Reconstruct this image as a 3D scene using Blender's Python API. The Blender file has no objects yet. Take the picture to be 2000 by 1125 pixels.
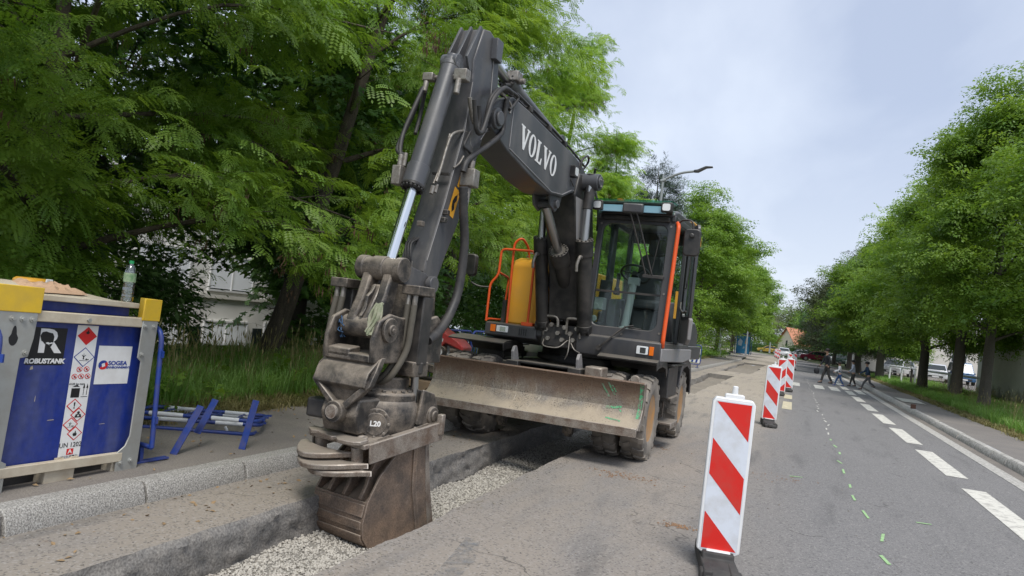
import bpy, bmesh, math, random
import numpy as np
from mathutils import Vector, Matrix, Euler
PI = math.pi; R = math.radians
scene = bpy.context.scene
col = scene.collection

# ------------------------------------------------------------------ camera
YAW, PITCH, ROLL, EYE = 0.36818, 0.03756, R(6.5), 1.57
fwd = Vector((-math.sin(YAW)*math.cos(PITCH), math.cos(YAW)*math.cos(PITCH), math.sin(PITCH)))
rgt = Vector((math.cos(YAW), math.sin(YAW), 0)); upv = rgt.cross(fwd)
cx_ = rgt*math.cos(ROLL) + upv*math.sin(ROLL); cy_ = upv*math.cos(ROLL) - rgt*math.sin(ROLL)
cam_d = bpy.data.cameras.new('camera'); cam = bpy.data.objects.new('camera', cam_d); col.objects.link(cam)
mw = Matrix((cx_, cy_, -fwd)).transposed().to_4x4(); mw.translation = (0, 0, EYE)
cam.matrix_world = mw
cam_d.sensor_width = 36; cam_d.lens = 26.1; cam_d.clip_start = .05; cam_d.clip_end = 3000
scene.camera = cam

# ------------------------------------------------------------------ light
SUN_EL, SUN_AZ = R(58), R(150)          # azimuth clockwise from +Y
world = bpy.data.worlds.new('World'); scene.world = world; world.use_nodes = True
wt = world.node_tree; wn = wt.nodes; wl = wt.links; wn.clear()
wout = wn.new('ShaderNodeOutputWorld'); wbg = wn.new('ShaderNodeBackground'); wbg.inputs[1].default_value = .1
sky = wn.new('ShaderNodeTexSky'); sky.sky_type = 'NISHITA'; sky.sun_disc = False
sky.sun_elevation = SUN_EL; sky.sun_rotation = SUN_AZ
tc = wn.new('ShaderNodeTexCoord')
# cloud deck: project the view direction on a flat layer
sep = wn.new('ShaderNodeSeparateXYZ'); wl.new(tc.outputs['Generated'], sep.inputs[0])
mx = wn.new('ShaderNodeMath'); mx.operation = 'MAXIMUM'; mx.inputs[1].default_value = .0; wl.new(sep.outputs[2], mx.inputs[0])
ad = wn.new('ShaderNodeMath'); ad.operation = 'ADD'; ad.inputs[1].default_value = .12; wl.new(mx.outputs[0], ad.inputs[0])
dv = wn.new('ShaderNodeVectorMath'); dv.operation = 'DIVIDE'
cmb = wn.new('ShaderNodeCombineXYZ'); [wl.new(ad.outputs[0], cmb.inputs[i]) for i in range(3)]
wl.new(tc.outputs['Generated'], dv.inputs[0]); wl.new(cmb.outputs[0], dv.inputs[1])
ns = wn.new('ShaderNodeTexNoise'); ns.inputs['Scale'].default_value = .55; ns.inputs['Detail'].default_value = 6; ns.inputs['Roughness'].default_value = .5
ns.inputs['Distortion'].default_value = .4
mp = wn.new('ShaderNodeMapping'); mp.inputs['Scale'].default_value = (1.6, .7, 1); mp.inputs['Rotation'].default_value = (0, 0, .5); mp.inputs['Location'].default_value = (3.1, .4, 0)
wl.new(dv.outputs[0], mp.inputs[0]); wl.new(mp.outputs[0], ns.inputs['Vector'])
cr = wn.new('ShaderNodeValToRGB'); wl.new(ns.outputs[0], cr.inputs[0])
cr.color_ramp.elements[0].position = .40; cr.color_ramp.elements[0].color = (2.5, 2.87, 3.7, 1)
cr.color_ramp.elements[1].position = .62; cr.color_ramp.elements[1].color = (3.8, 4.15, 4.8, 1)
hz = wn.new('ShaderNodeMapRange'); hz.inputs[1].default_value = 0; hz.inputs[2].default_value = .30; hz.inputs[3].default_value = .65; hz.inputs[4].default_value = 0
wl.new(mx.outputs[0], hz.inputs[0])
mh = wn.new('ShaderNodeMix'); mh.data_type = 'RGBA'; mh.inputs[7].default_value = (4.35, 4.6, 5.05, 1)
wl.new(hz.outputs[0], mh.inputs[0]); wl.new(cr.outputs[0], mh.inputs[6])
mk = wn.new('ShaderNodeMix'); mk.data_type = 'RGBA'; mk.inputs[0].default_value = .9
wl.new(sky.outputs[0], mk.inputs[6]); wl.new(mh.outputs[2], mk.inputs[7])
wl.new(mk.outputs[2], wbg.inputs[0]); wl.new(wbg.outputs[0], wout.inputs[0])

sd = bpy.data.lights.new('sun', 'SUN'); sd.energy = 1.5; sd.angle = R(22); sd.color = (1, .96, .9)
sun = bpy.data.objects.new('sun', sd); col.objects.link(sun)
sdir = Vector((math.sin(SUN_AZ)*math.cos(SUN_EL), math.cos(SUN_AZ)*math.cos(SUN_EL), math.sin(SUN_EL)))
sun.rotation_euler = sdir.to_track_quat('Z', 'Y').to_euler()
vs = scene.view_settings; vs.view_transform = 'Standard'; vs.look = 'None'; vs.exposure = 1.12; vs.gamma = 1; vs.use_curve_mapping = False
scene.render.engine = 'CYCLES'
cy = scene.cycles; cy.max_bounces = 8; cy.transparent_max_bounces = 12; cy.transmission_bounces = 6; cy.diffuse_bounces = 5; cy.glossy_bounces = 3
cy.use_denoising = True

# ------------------------------------------------------------------ materials
def nd(nt, kind, **kw):
    n = nt.nodes.new(kind)
    for k, v in kw.items(): setattr(n, k, v)
    return n
def c4(c): return (c[0], c[1], c[2], 1)
def patchy(m, scale, lo, hi, amt=1.):
    """thin sprayed coat: the ground shows between the specks"""
    nt = m.node_tree; L = nt.links; o = nt.nodes['Material Output']; b = nt.nodes['Principled BSDF']; g = nd(nt, 'ShaderNodeNewGeometry')
    n = nd(nt, 'ShaderNodeTexNoise'); n.inputs['Scale'].default_value = scale; n.inputs['Detail'].default_value = 9; n.inputs['Roughness'].default_value = .75; L.new(g.outputs['Position'], n.inputs['Vector'])
    r = nd(nt, 'ShaderNodeMapRange'); r.inputs[1].default_value = lo; r.inputs[2].default_value = hi; r.inputs[4].default_value = amt; L.new(n.outputs[0], r.inputs[0])
    t = nd(nt, 'ShaderNodeBsdfTransparent'); ms = nd(nt, 'ShaderNodeMixShader'); L.new(r.outputs[0], ms.inputs[0]); L.new(t.outputs[0], ms.inputs[1]); L.new(b.outputs[0], ms.inputs[2]); L.new(ms.outputs[0], o.inputs[0])
    return m
def M(name, c, rough=.5, metal=0., dirt=None, amt=.5, scale=5., bump=0., bscale=80., spec=.5, var=.12, stretch=(1, 1, 1), fine=0., fscale=250., coat=0., pos=False, thr=.5, soft=.18, edge=None, erad=.012, top=None, tamt=.6):
    """principled paint/metal/stone with a layer of dirt in noise patches, fine speckle and bump"""
    m = bpy.data.materials.new(name); m.use_nodes = True; nt = m.node_tree; b = nt.nodes['Principled BSDF']; L = nt.links
    b.inputs['Roughness'].default_value = rough; b.inputs['Metallic'].default_value = metal; b.inputs['Specular IOR Level'].default_value = spec
    b.inputs['Coat Weight'].default_value = coat
    t = nd(nt, 'ShaderNodeTexCoord')
    if pos:
        g = nd(nt, 'ShaderNodeNewGeometry'); src = g.outputs['Position']
    else: src = t.outputs['Object']
    mpn = nd(nt, 'ShaderNodeMapping'); mpn.inputs['Scale'].default_value = stretch; L.new(src, mpn.inputs[0])
    n1 = nd(nt, 'ShaderNodeTexNoise'); n1.inputs['Scale'].default_value = scale; n1.inputs['Detail'].default_value = 8; n1.inputs['Roughness'].default_value = .62
    L.new(mpn.outputs[0], n1.inputs['Vector'])
    out = None
    # slow tone variation
    n0 = nd(nt, 'ShaderNodeTexNoise'); n0.inputs['Scale'].default_value = scale*.37; n0.inputs['Detail'].default_value = 4; L.new(src, n0.inputs['Vector'])
    v = nd(nt, 'ShaderNodeMix', data_type='RGBA'); v.inputs[6].default_value = c4([x*(1-var) for x in c]); v.inputs[7].default_value = c4([min(1, x*(1+var)) for x in c])
    L.new(n0.outputs[0], v.inputs[0]); out = v.outputs[2]
    if dirt is not None:
        mr = nd(nt, 'ShaderNodeMapRange'); mr.inputs[1].default_value = thr-soft; mr.inputs[2].default_value = thr+soft; mr.inputs[4].default_value = amt
        L.new(n1.outputs[0], mr.inputs[0])
        d = nd(nt, 'ShaderNodeMix', data_type='RGBA'); d.inputs[7].default_value = c4(dirt); L.new(mr.outputs[0], d.inputs[0]); L.new(out, d.inputs[6]); out = d.outputs[2]
        rr = nd(nt, 'ShaderNodeMapRange'); rr.inputs[3].default_value = rough; rr.inputs[4].default_value = min(1, rough+.35); L.new(mr.outputs[0], rr.inputs[0]); L.new(rr.outputs[0], b.inputs['Roughness'])
    if fine:
        n2 = nd(nt, 'ShaderNodeTexNoise'); n2.inputs['Scale'].default_value = fscale; n2.inputs['Detail'].default_value = 3; L.new(src, n2.inputs['Vector'])
        f = nd(nt, 'ShaderNodeMapRange'); f.inputs[1].default_value = .3; f.inputs[2].default_value = .7; f.inputs[3].default_value = 1-fine; f.inputs[4].default_value = 1+fine
        L.new(n2.outputs[0], f.inputs[0])
        mm = nd(nt, 'ShaderNodeVectorMath', operation='SCALE'); L.new(out, mm.inputs[0]); L.new(f.outputs[0], mm.inputs['Scale']); out = mm.outputs[0]
    if top is not None:       # dust settled on faces that look up
        g = nd(nt, 'ShaderNodeNewGeometry'); s = nd(nt, 'ShaderNodeSeparateXYZ'); L.new(g.outputs['Normal'], s.inputs[0]); n5 = nd(nt, 'ShaderNodeTexNoise'); n5.inputs['Scale'].default_value = 9; n5.inputs['Detail'].default_value = 8; L.new(src, n5.inputs['Vector'])
        a = nd(nt, 'ShaderNodeMath', operation='MULTIPLY_ADD'); L.new(n5.outputs[0], a.inputs[0]); a.inputs[1].default_value = .9; L.new(s.outputs[2], a.inputs[2])
        r = nd(nt, 'ShaderNodeMapRange'); r.inputs[1].default_value = .75; r.inputs[2].default_value = 1.35; r.inputs[4].default_value = tamt; L.new(a.outputs[0], r.inputs[0])
        d = nd(nt, 'ShaderNodeMix', data_type='RGBA'); d.inputs[7].default_value = c4(top); L.new(r.outputs[0], d.inputs[0]); L.new(out, d.inputs[6]); out = d.outputs[2]
    if edge is not None:      # paint rubbed off along the edges
        bv = nd(nt, 'ShaderNodeBevel', samples=4); bv.inputs[0].default_value = erad; g = nd(nt, 'ShaderNodeNewGeometry')
        dt = nd(nt, 'ShaderNodeVectorMath', operation='DOT_PRODUCT'); L.new(bv.outputs[0], dt.inputs[0]); L.new(g.outputs['Normal'], dt.inputs[1])
        n4 = nd(nt, 'ShaderNodeTexNoise'); n4.inputs['Scale'].default_value = 16; n4.inputs['Detail'].default_value = 6; L.new(src, n4.inputs['Vector'])
        sm = nd(nt, 'ShaderNodeMath', operation='MULTIPLY_ADD'); L.new(n4.outputs[0], sm.inputs[0]); sm.inputs[1].default_value = .25; L.new(dt.outputs['Value'], sm.inputs[2])
        er = nd(nt, 'ShaderNodeMapRange'); er.inputs[1].default_value = 1.09; er.inputs[2].default_value = .99; er.inputs[4].default_value = .8; L.new(sm.outputs[0], er.inputs[0])
        e = nd(nt, 'ShaderNodeMix', data_type='RGBA'); e.inputs[7].default_value = c4(edge); L.new(er.outputs[0], e.inputs[0]); L.new(out, e.inputs[6]); out = e.outputs[2]
    L.new(out, b.inputs['Base Color'])
    if bump:
        n3 = nd(nt, 'ShaderNodeTexNoise'); n3.inputs['Scale'].default_value = bscale; n3.inputs['Detail'].default_value = 5; L.new(src, n3.inputs['Vector'])
        bp = nd(nt, 'ShaderNodeBump'); bp.inputs['Strength'].default_value = bump; bp.inputs['Distance'].default_value = .01
        L.new(n3.outputs[0], bp.inputs['Height']); L.new(bp.outputs[0], b.inputs['Normal'])
    m.diffuse_color = c4(c)
    return m
def glass(name, c=(.9, 1, .95), rough=.0, alpha=.2):
    m = bpy.data.materials.new(name); m.use_nodes = True; nt = m.node_tree; nt.nodes.clear(); L = nt.links
    o = nd(nt, 'ShaderNodeOutputMaterial'); tr = nd(nt, 'ShaderNodeBsdfTransparent'); tr.inputs[0].default_value = c4(c)
    g = nd(nt, 'ShaderNodeBsdfGlossy'); g.inputs['Roughness'].default_value = rough; g.inputs[0].default_value = (1, 1, 1, 1)
    fr = nd(nt, 'ShaderNodeFresnel'); fr.inputs[0].default_value = 1.5
    mr = nd(nt, 'ShaderNodeMapRange'); mr.inputs[3].default_value = 0; mr.inputs[4].default_value = .5; L.new(fr.outputs[0], mr.inputs[0])
    mx = nd(nt, 'ShaderNodeMixShader'); L.new(mr.outputs[0], mx.inputs[0]); L.new(tr.outputs[0], mx.inputs[1]); L.new(g.outputs[0], mx.inputs[2]); L.new(mx.outputs[0], o.inputs[0])
    return m
def leafmat(name, c, c2, trans=.35, scale=.7):
    m = bpy.data.materials.new(name); m.use_nodes = True; nt = m.node_tree; L = nt.links; b = nt.nodes['Principled BSDF']; o = nt.nodes['Material Output']
    g = nd(nt, 'ShaderNodeNewGeometry'); n = nd(nt, 'ShaderNodeTexNoise'); n.inputs['Scale'].default_value = scale; n.inputs['Detail'].default_value = 6; n.inputs['Roughness'].default_value = .7
    L.new(g.outputs['Position'], n.inputs['Vector'])
    r = nd(nt, 'ShaderNodeMapRange'); r.inputs[1].default_value = .40; r.inputs[2].default_value = .62; L.new(n.outputs[0], r.inputs[0])
    mx = nd(nt, 'ShaderNodeMix', data_type='RGBA'); mx.inputs[6].default_value = c4(c); mx.inputs[7].default_value = c4(c2); L.new(r.outputs[0], mx.inputs[0])
    L.new(mx.outputs[2], b.inputs['Base Color']); b.inputs['Roughness'].default_value = .45; b.inputs['Specular IOR Level'].default_value = .35
    t = nd(nt, 'ShaderNodeBsdfTranslucent'); hs = nd(nt, 'ShaderNodeHueSaturation'); hs.inputs['Hue'].default_value = .487; hs.inputs['Value'].default_value = 1.5; hs.inputs['Saturation'].default_value = 1.1
    L.new(mx.outputs[2], hs.inputs['Color']); L.new(hs.outputs[0], t.inputs[0])
    ms = nd(nt, 'ShaderNodeMixShader'); ms.inputs[0].default_value = trans; L.new(b.outputs[0], ms.inputs[1]); L.new(t.outputs[0], ms.inputs[2]); L.new(ms.outputs[0], o.inputs[0])
    return m

# ------------------------------------------------------------------ object helpers
def tag(o, label=None, cat=None, group=None, kind=None):
    if label: o['label'] = label
    if cat: o['category'] = cat
    if group: o['group'] = group
    if kind: o['kind'] = kind
    return o
def thing(name, label, cat, loc=(0, 0, 0), rz=0, group=None):
    o = bpy.data.objects.new(name, None); o.empty_display_size = .2; col.objects.link(o); o.location = loc; o.rotation_euler.z = rz
    return tag(o, label, cat, group)
def rootof(o):
    while o.parent is not None: o = o.parent
    return o
def dup(src, loc=None, rz=None, label=None, parent=None, scale=None, rot=None):
    c = src.copy(); col.objects.link(c)
    if parent is not None: c.parent = parent
    if loc is not None: c.location = loc
    if rz is not None: c.rotation_euler.z = rz
    if rot is not None: c.rotation_euler = rot
    if scale is not None: c.scale = (scale,)*3 if isinstance(scale, (int, float)) else scale
    if label: c['label'] = label
    for ch in list(src.children): dup(ch, parent=c)
    return c
def xf(o=(0, 0, 0), rx=0, ry=0, rz=0):
    return Matrix.Translation(o) @ Euler((rx, ry, rz)).to_matrix().to_4x4()
def frame(p0, p1, upish=(0, 0, 1)):
    """matrix whose Z runs from p0 to p1"""
    z = (Vector(p1)-Vector(p0)).normalized(); u = Vector(upish)
    if abs(z.dot(u)) > .98: u = Vector((1, 0, 0))
    x = u.cross(z).normalized(); y = z.cross(x)
    m = Matrix((x, y, z)).transposed().to_4x4(); m.translation = p0
    return m
def smooth_path(pts, k=5):
    P = [Vector(p) for p in pts]
    if len(P) < 3: return P
    out = []
    for i in range(len(P)-1):
        a, b, c, d = P[max(i-1, 0)], P[i], P[i+1], P[min(i+2, len(P)-1)]
        for j in range(k):
            t = j/k
            out.append(.5*((2*b)+(c-a)*t+(2*a-5*b+4*c-d)*t*t+(3*b-a-3*c+d)*t**3))
    out.append(P[-1]); return out
class MB:
    def __init__(s): s.v = []; s.f = []; s.m = []
    def add(s, vs_, fs, T=None, mi=0):
        o = len(s.v)
        for p in vs_:
            p = Vector(p); s.v.append(T @ p if T is not None else p)
        for f in fs: s.f.append([i+o for i in f]); s.m.append(mi)
        return s
    def box(s, c, d, T=None, mi=0):
        x, y, z = c; a, b, h = d[0]/2, d[1]/2, d[2]/2
        vs_ = [(x+i*a, y+j*b, z+k*h) for i in (-1, 1) for j in (-1, 1) for k in (-1, 1)]
        return s.add(vs_, [(0, 1, 3, 2), (4, 6, 7, 5), (0, 4, 5, 1), (2, 3, 7, 6), (0, 2, 6, 4), (1, 5, 7, 3)], T, mi)
    def hexa(s, p, mi=0):   # 4 bottom, 4 top
        return s.add(p, [(3, 2, 1, 0), (4, 5, 6, 7), (0, 1, 5, 4), (1, 2, 6, 5), (2, 3, 7, 6), (3, 0, 4, 7)], None, mi)
    def prism(s, prof, w0, w1, fn, mi=0):
        """prof: list of (a,b); fn(w,a,b)->xyz; extruded from w0 to w1"""
        n = len(prof); vs_ = [fn(w0, a, b) for a, b in prof]+[fn(w1, a, b) for a, b in prof]
        fs = [tuple(range(n))[::-1], tuple(range(n, 2*n))]+[(i, (i+1) % n, n+(i+1) % n, n+i) for i in range(n)]
        return s.add(vs_, fs, None, mi)
    def sheet(s, prof, w0, w1, fn, t=.01, mi=0):
        """open curved plate of thickness t along the 2D polyline prof"""
        n = len(prof); P = [Vector(p) for p in prof]; N = []
        for i in range(n):
            d = (P[min(i+1, n-1)]-P[max(i-1, 0)]).normalized(); N.append(Vector((-d.y, d.x)))
        return s.prism([tuple(p) for p in P]+[tuple(P[i]+N[i]*t) for i in range(n-1, -1, -1)], w0, w1, fn, mi) if False else s._sheet(P, N, w0, w1, fn, t, mi)
    def _sheet(s, P, N, w0, w1, fn, t, mi):
        n = len(P); vs_ = []
        for w in (w0, w1):
            for i in range(n): vs_.append(fn(w, P[i].x, P[i].y))
            for i in range(n): q = P[i]+N[i]*t; vs_.append(fn(w, q.x, q.y))
        A = lambda i: i; B = lambda i: n+i; C_ = lambda i: 2*n+i; D = lambda i: 3*n+i
        fs = []
        for i in range(n-1):
            fs += [(A(i), A(i+1), C_(i+1), C_(i)), (B(i), D(i), D(i+1), B(i+1)), (A(i), B(i), B(i+1), A(i+1)), (C_(i), C_(i+1), D(i+1), D(i))]
        fs += [(A(0), C_(0), D(0), B(0)), (A(n-1), B(n-1), D(n-1), C_(n-1))]
        return s.add(vs_, fs, None, mi)
    def cyl(s, p0, p1, r0, r1=None, n=16, mi=0, caps=True):
        r1 = r0 if r1 is None else r1; T = frame(p0, p1); L = (Vector(p1)-Vector(p0)).length
        vs_ = [(r*math.cos(2*PI*i/n), r*math.sin(2*PI*i/n), z) for z, r in ((0, r0), (L, r1)) for i in range(n)]
        fs = [(i, (i+1) % n, n+(i+1) % n, n+i) for i in range(n)]
        if caps: fs += [tuple(range(n))[::-1], tuple(range(n, 2*n))]
        return s.add(vs_, fs, T, mi)
    def lathe(s, prof, T=None, n=24, mi=0):
        """prof: (r,z) along Z"""
        k = len(prof); vs_ = [(r*math.cos(2*PI*i/n), r*math.sin(2*PI*i/n), z) for r, z in prof for i in range(n)]
        fs = [(j*n+i, j*n+(i+1) % n, (j+1)*n+(i+1) % n, (j+1)*n+i) for j in range(k-1) for i in range(n)]
        if prof[0][0] > 1e-4: fs.append(tuple(range(n))[::-1])
        if prof[-1][0] > 1e-4: fs.append(tuple(range((k-1)*n, k*n)))
        return s.add(vs_, fs, T, mi)
    def tube(s, path, r, n=8, k=5, mi=0, smooth=True, ring=0.):
        P = smooth_path(path, k) if smooth else [Vector(p) for p in path]
        m = len(P); fr = None; rings = []
        for i in range(m):
            d = (P[min(i+1, m-1)]-P[max(i-1, 0)]).normalized()
            if fr is None: a = d.orthogonal().normalized()
            else: a = (fr - d*fr.dot(d)).normalized()
            fr = a; b = d.cross(a)
            ri = r[min(int(i*len(r)/m), len(r)-1)] if isinstance(r, (list, tuple)) else r
            if ring: ri *= 1+ring*(i % 2)
            rings.append([P[i]+a*ri*math.cos(2*PI*j/n)+b*ri*math.sin(2*PI*j/n) for j in range(n)])
        vs_ = [p for q in rings for p in q]
        fs = [(i*n+j, i*n+(j+1) % n, (i+1)*n+(j+1) % n, (i+1)*n+j) for i in range(m-1) for j in range(n)]
        fs += [tuple(range(n))[::-1], tuple(range((m-1)*n, m*n))]
        return s.add(vs_, fs, None, mi)
    def mesh(s, name, mats, org=None, smooth=35):
        me = bpy.data.meshes.new(name); o = Vector(org) if org is not None else Vector((0, 0, 0))
        me.from_pydata([tuple(v-o) for v in s.v], [], s.f)
        for m in (mats if isinstance(mats, (list, tuple)) else [mats]): me.materials.append(m)
        if any(s.m): me.polygons.foreach_set('material_index', s.m)
        bm = bmesh.new(); bm.from_mesh(me); bmesh.ops.recalc_face_normals(bm, faces=bm.faces[:]); bm.to_mesh(me); bm.free()
        if smooth:
            me.shade_smooth(); me.set_sharp_from_angle(angle=R(smooth))
        return me
    def build(s, name, mats, parent=None, bevel=0, smooth=35, seg=2):
        org = rootof(parent).location if parent is not None else None
        o = bpy.data.objects.new(name, s.mesh(name, mats, org, smooth)); col.objects.link(o)
        if parent is not None: o.parent = parent
        if bevel:
            b = o.modifiers.new('bevel', 'BEVEL'); b.width = bevel; b.segments = seg; b.limit_method = 'ANGLE'; b.angle_limit = R(40)
        return o
def rrect(w, h, r, k=4, cx=0, cy=0):
    out = []
    for qx, qy, a0 in ((w/2-r, h/2-r, 0), (-w/2+r, h/2-r, 90), (-w/2+r, -h/2+r, 180), (w/2-r, -h/2+r, 270)):
        for i in range(k+1):
            a = R(a0+90*i/k); out.append((cx+qx+r*math.cos(a), cy+qy+r*math.sin(a)))
    return out
def disc(cx, cy, r, n=20): return [(cx+r*math.cos(2*PI*i/n), cy+r*math.sin(2*PI*i/n)) for i in range(n)]
def text(name, body, size, T, mat, parent, shear=0., bold=0., align='CENTER', extrude=.0008, sx=1.):
    c = bpy.data.curves.new(name, 'FONT'); c.body = body; c.size = size; c.align_x = align; c.align_y = 'CENTER'; c.shear = shear; c.offset = bold; c.extrude = extrude; c.resolution_u = 3
    tmp = bpy.data.objects.new(name, c); col.objects.link(tmp); dg = bpy.context.evaluated_depsgraph_get(); me = bpy.data.meshes.new_from_object(tmp.evaluated_get(dg))
    bpy.data.objects.remove(tmp); me.materials.clear(); me.materials.append(mat); o = bpy.data.objects.new(name, me); col.objects.link(o)
    if parent is not None: o.parent = parent
    T = T.copy(); T.translation = T.translation-rootof(parent).location
    o.matrix_local = T @ Matrix.Diagonal((sx, 1, 1, 1))
    return o
rnd = random.Random(7)

# palette
MT = {}
MT['boom'] = M('boom_grey', (.066, .068, .075), .38, 0, (.16, .152, .142), .5, 3.5, .05, 40, thr=.58, stretch=(1, 1, .35), soft=.12, edge=(.20, .19, .185), erad=.008)
MT['arm'] = M('arm_grey', (.058, .059, .065), .38, 0, (.165, .152, .138), .6, 5, .06, 40, thr=.57, stretch=(1, 1, .3), soft=.12, edge=(.20, .19, .185), erad=.008)
MT['black'] = M('black_paint', (.014, .014, .015), .42, 0, (.12, .105, .09), .5, 5, .04, 60, thr=.56, top=(.24, .215, .18), tamt=.5)
MT['cab'] = M('cab_grey', (.046, .048, .054), .36, 0, (.15, .13, .11), .35, 4, .0, thr=.58, stretch=(1, 1, .3), top=(.22, .2, .17), tamt=.4)
MT['grey'] = M('light_grey_paint', (.22, .22, .23), .4, 0, (.28, .25, .22), .5, 4)
MT['yellow'] = M('yellow_paint', (.72, .36, .03), .38, 0, (.45, .28, .10), .35, 3, thr=.58)
MT['capyellow'] = M('cap_yellow', (.72, .47, .025), .4, 0, (.45, .30, .08), .5, 7, thr=.56)
MT['orange'] = M('orange_rail', (.78, .10, .015), .4, 0, (.35, .08, .03), .3, 9)
MT['tool'] = M('tool_steel', (.036, .033, .031), .42, .3, (.24, .20, .16), .8, 6, .2, 50, thr=.53, soft=.12, fine=.25, fscale=90, edge=(.26, .235, .21), top=(.36, .31, .255), tamt=.75)
MT['worn'] = M('worn_steel', (.27, .235, .20), .42, .35, (.12, .075, .05), .85, 7, .25, 50, thr=.53, soft=.12, fine=.3, fscale=120, edge=(.46, .43, .40), top=(.42, .37, .31), tamt=.6)
MT['bucket'] = M('bucket_steel', (.25, .175, .125), .42, .2, (.085, .07, .06), .85, 4, .25, 45, thr=.52, soft=.12, fine=.3, fscale=90, edge=(.40, .34, .29), top=(.36, .31, .25), tamt=.5)
MT['chrome'] = M('chrome', (.75, .77, .8), .12, 1, None, var=.03)
MT['rod'] = M('dull_rod', (.4, .4, .4), .3, 1, None, var=.1)
MT['fitting'] = M('zinc_fitting', (.34, .32, .29), .4, .6, (.12, .10, .085), .8, 20)
MT['hose'] = M('rubber_hose', (.02, .02, .022), .5, 0, (.10, .09, .08), .4, 12)
MT['tyre'] = M('tyre_rubber', (.085, .08, .075), .85, 0, (.29, .255, .215), .85, 4, .25, 90, thr=.46)
MT['rim'] = M('rim_ochre', (.46, .22, .055), .5, 0, (.27, .20, .14), .8, 7, .1, thr=.48)
MT['rubber'] = M('black_rubber', (.025, .025, .026), .7, 0, (.12, .11, .10), .4, 8, .1)
MT['white'] = M('white_plastic', (.74, .75, .76), .4, 0, (.5, .48, .45), .35, 6, thr=.58)
MT['sheet'] = M('white_sheeting', (.62, .66, .73), .35, 0, (.40, .38, .35), .6, 5, .03, 40, var=.03, thr=.57, soft=.12)
MT['red'] = M('red_sheeting', (.60, .018, .012), .35, 0, (.40, .07, .05), .5, 6, var=.05, thr=.57, soft=.12)
MT['steel'] = M('galvanised', (.42, .43, .41), .45, .45, (.30, .27, .22), .5, 7, .03, thr=.54)
MT['blue'] = M('tank_blue', (.014, .034, .225), .36, 0, (.075, .09, .21), .75, 5, .03, 9, thr=.55, soft=.12, stretch=(1, 1, .3), fine=.1, fscale=30)
MT['rail'] = M('barrier_blue', (.015, .05, .27), .4, 0, (.13, .10, .09), .5, 14, thr=.58)
MT['cream'] = M('dusty_cream', (.55, .49, .38), .6, 0, (.36, .28, .19), .6, 8, .1, 60, thr=.55)
MT['pole'] = M('lamp_pole', (.30, .32, .33), .5, .3)
MT['glass'] = glass('cab_glass', (.90, .975, .95))
MT['amber'] = M('amber_lens', (.75, .16, .01), .2, 0, None, var=.05)
MT['lens'] = M('headlight_lens', (.72, .74, .75), .2, .0, None, var=.12, scale=40, coat=.6)
MT['seat'] = M('seat_fabric', (.075, .075, .08), .8, 0, None, bump=.1, bscale=200)
MT['interior'] = M('cab_plastic', (.11, .11, .115), .6, 0, (.10, .09, .08), .3, 8)
MT['greyplastic'] = M('grey_plastic', (.26, .27, .27), .6)
MT['ink'] = M('black_ink', (.012, .012, .013), .5, var=.02)
MT['inkred'] = M('red_ink', (.62, .02, .02), .5, var=.02)
MT['inkblue'] = M('blue_ink', (.02, .05, .28), .5, var=.02)
MT['inkwhite'] = M('white_ink', (.78, .78, .77), .5, 0, (.5, .46, .4), .35, 9, var=.03, thr=.6)
# ------------------------------------------------------------------ scatter (geometry nodes on the object's own mesh)
def scatter_group():
    ng = bpy.data.node_groups.new('scatter', 'GeometryNodeTree')
    ng.interface.new_socket('Geometry', in_out='INPUT', socket_type='NodeSocketGeometry'); ng.interface.new_socket('Geometry', in_out='OUTPUT', socket_type='NodeSocketGeometry')
    N = ng.nodes; L = ng.links; gi = N.new('NodeGroupInput'); go = N.new('NodeGroupOutput')
    def attr(nm, ty):
        a = N.new('GeometryNodeInputNamedAttribute'); a.data_type = ty; a.inputs[0].default_value = nm; return a.outputs[0]
    se = N.new('GeometryNodeSeparateGeometry'); se.domain = 'POINT'
    L.new(gi.outputs[0], se.inputs[0]); tid = attr('tid', 'INT')
    cmp = N.new('FunctionNodeCompare'); cmp.data_type = 'INT'; cmp.operation = 'GREATER_EQUAL'; L.new(tid, cmp.inputs[2]); cmp.inputs[3].default_value = 0
    L.new(cmp.outputs[0], se.inputs[1])
    sp = N.new('GeometryNodeSplitToInstances'); sp.domain = 'POINT'; L.new(se.outputs[0], sp.inputs[0]); L.new(tid, sp.inputs['Group ID'])
    ip = N.new('GeometryNodeInstanceOnPoints'); L.new(se.outputs[1], ip.inputs['Points']); L.new(sp.outputs[0], ip.inputs['Instance'])
    ip.inputs['Pick Instance'].default_value = True; L.new(attr('pick', 'INT'), ip.inputs['Instance Index'])
    eu = N.new('FunctionNodeEulerToRotation'); L.new(attr('rot', 'FLOAT_VECTOR'), eu.inputs[0]); L.new(eu.outputs[0], ip.inputs['Rotation'])
    L.new(attr('scl', 'FLOAT'), ip.inputs['Scale']); L.new(ip.outputs[0], go.inputs[0])
    return ng
SCATTER = scatter_group()
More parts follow.
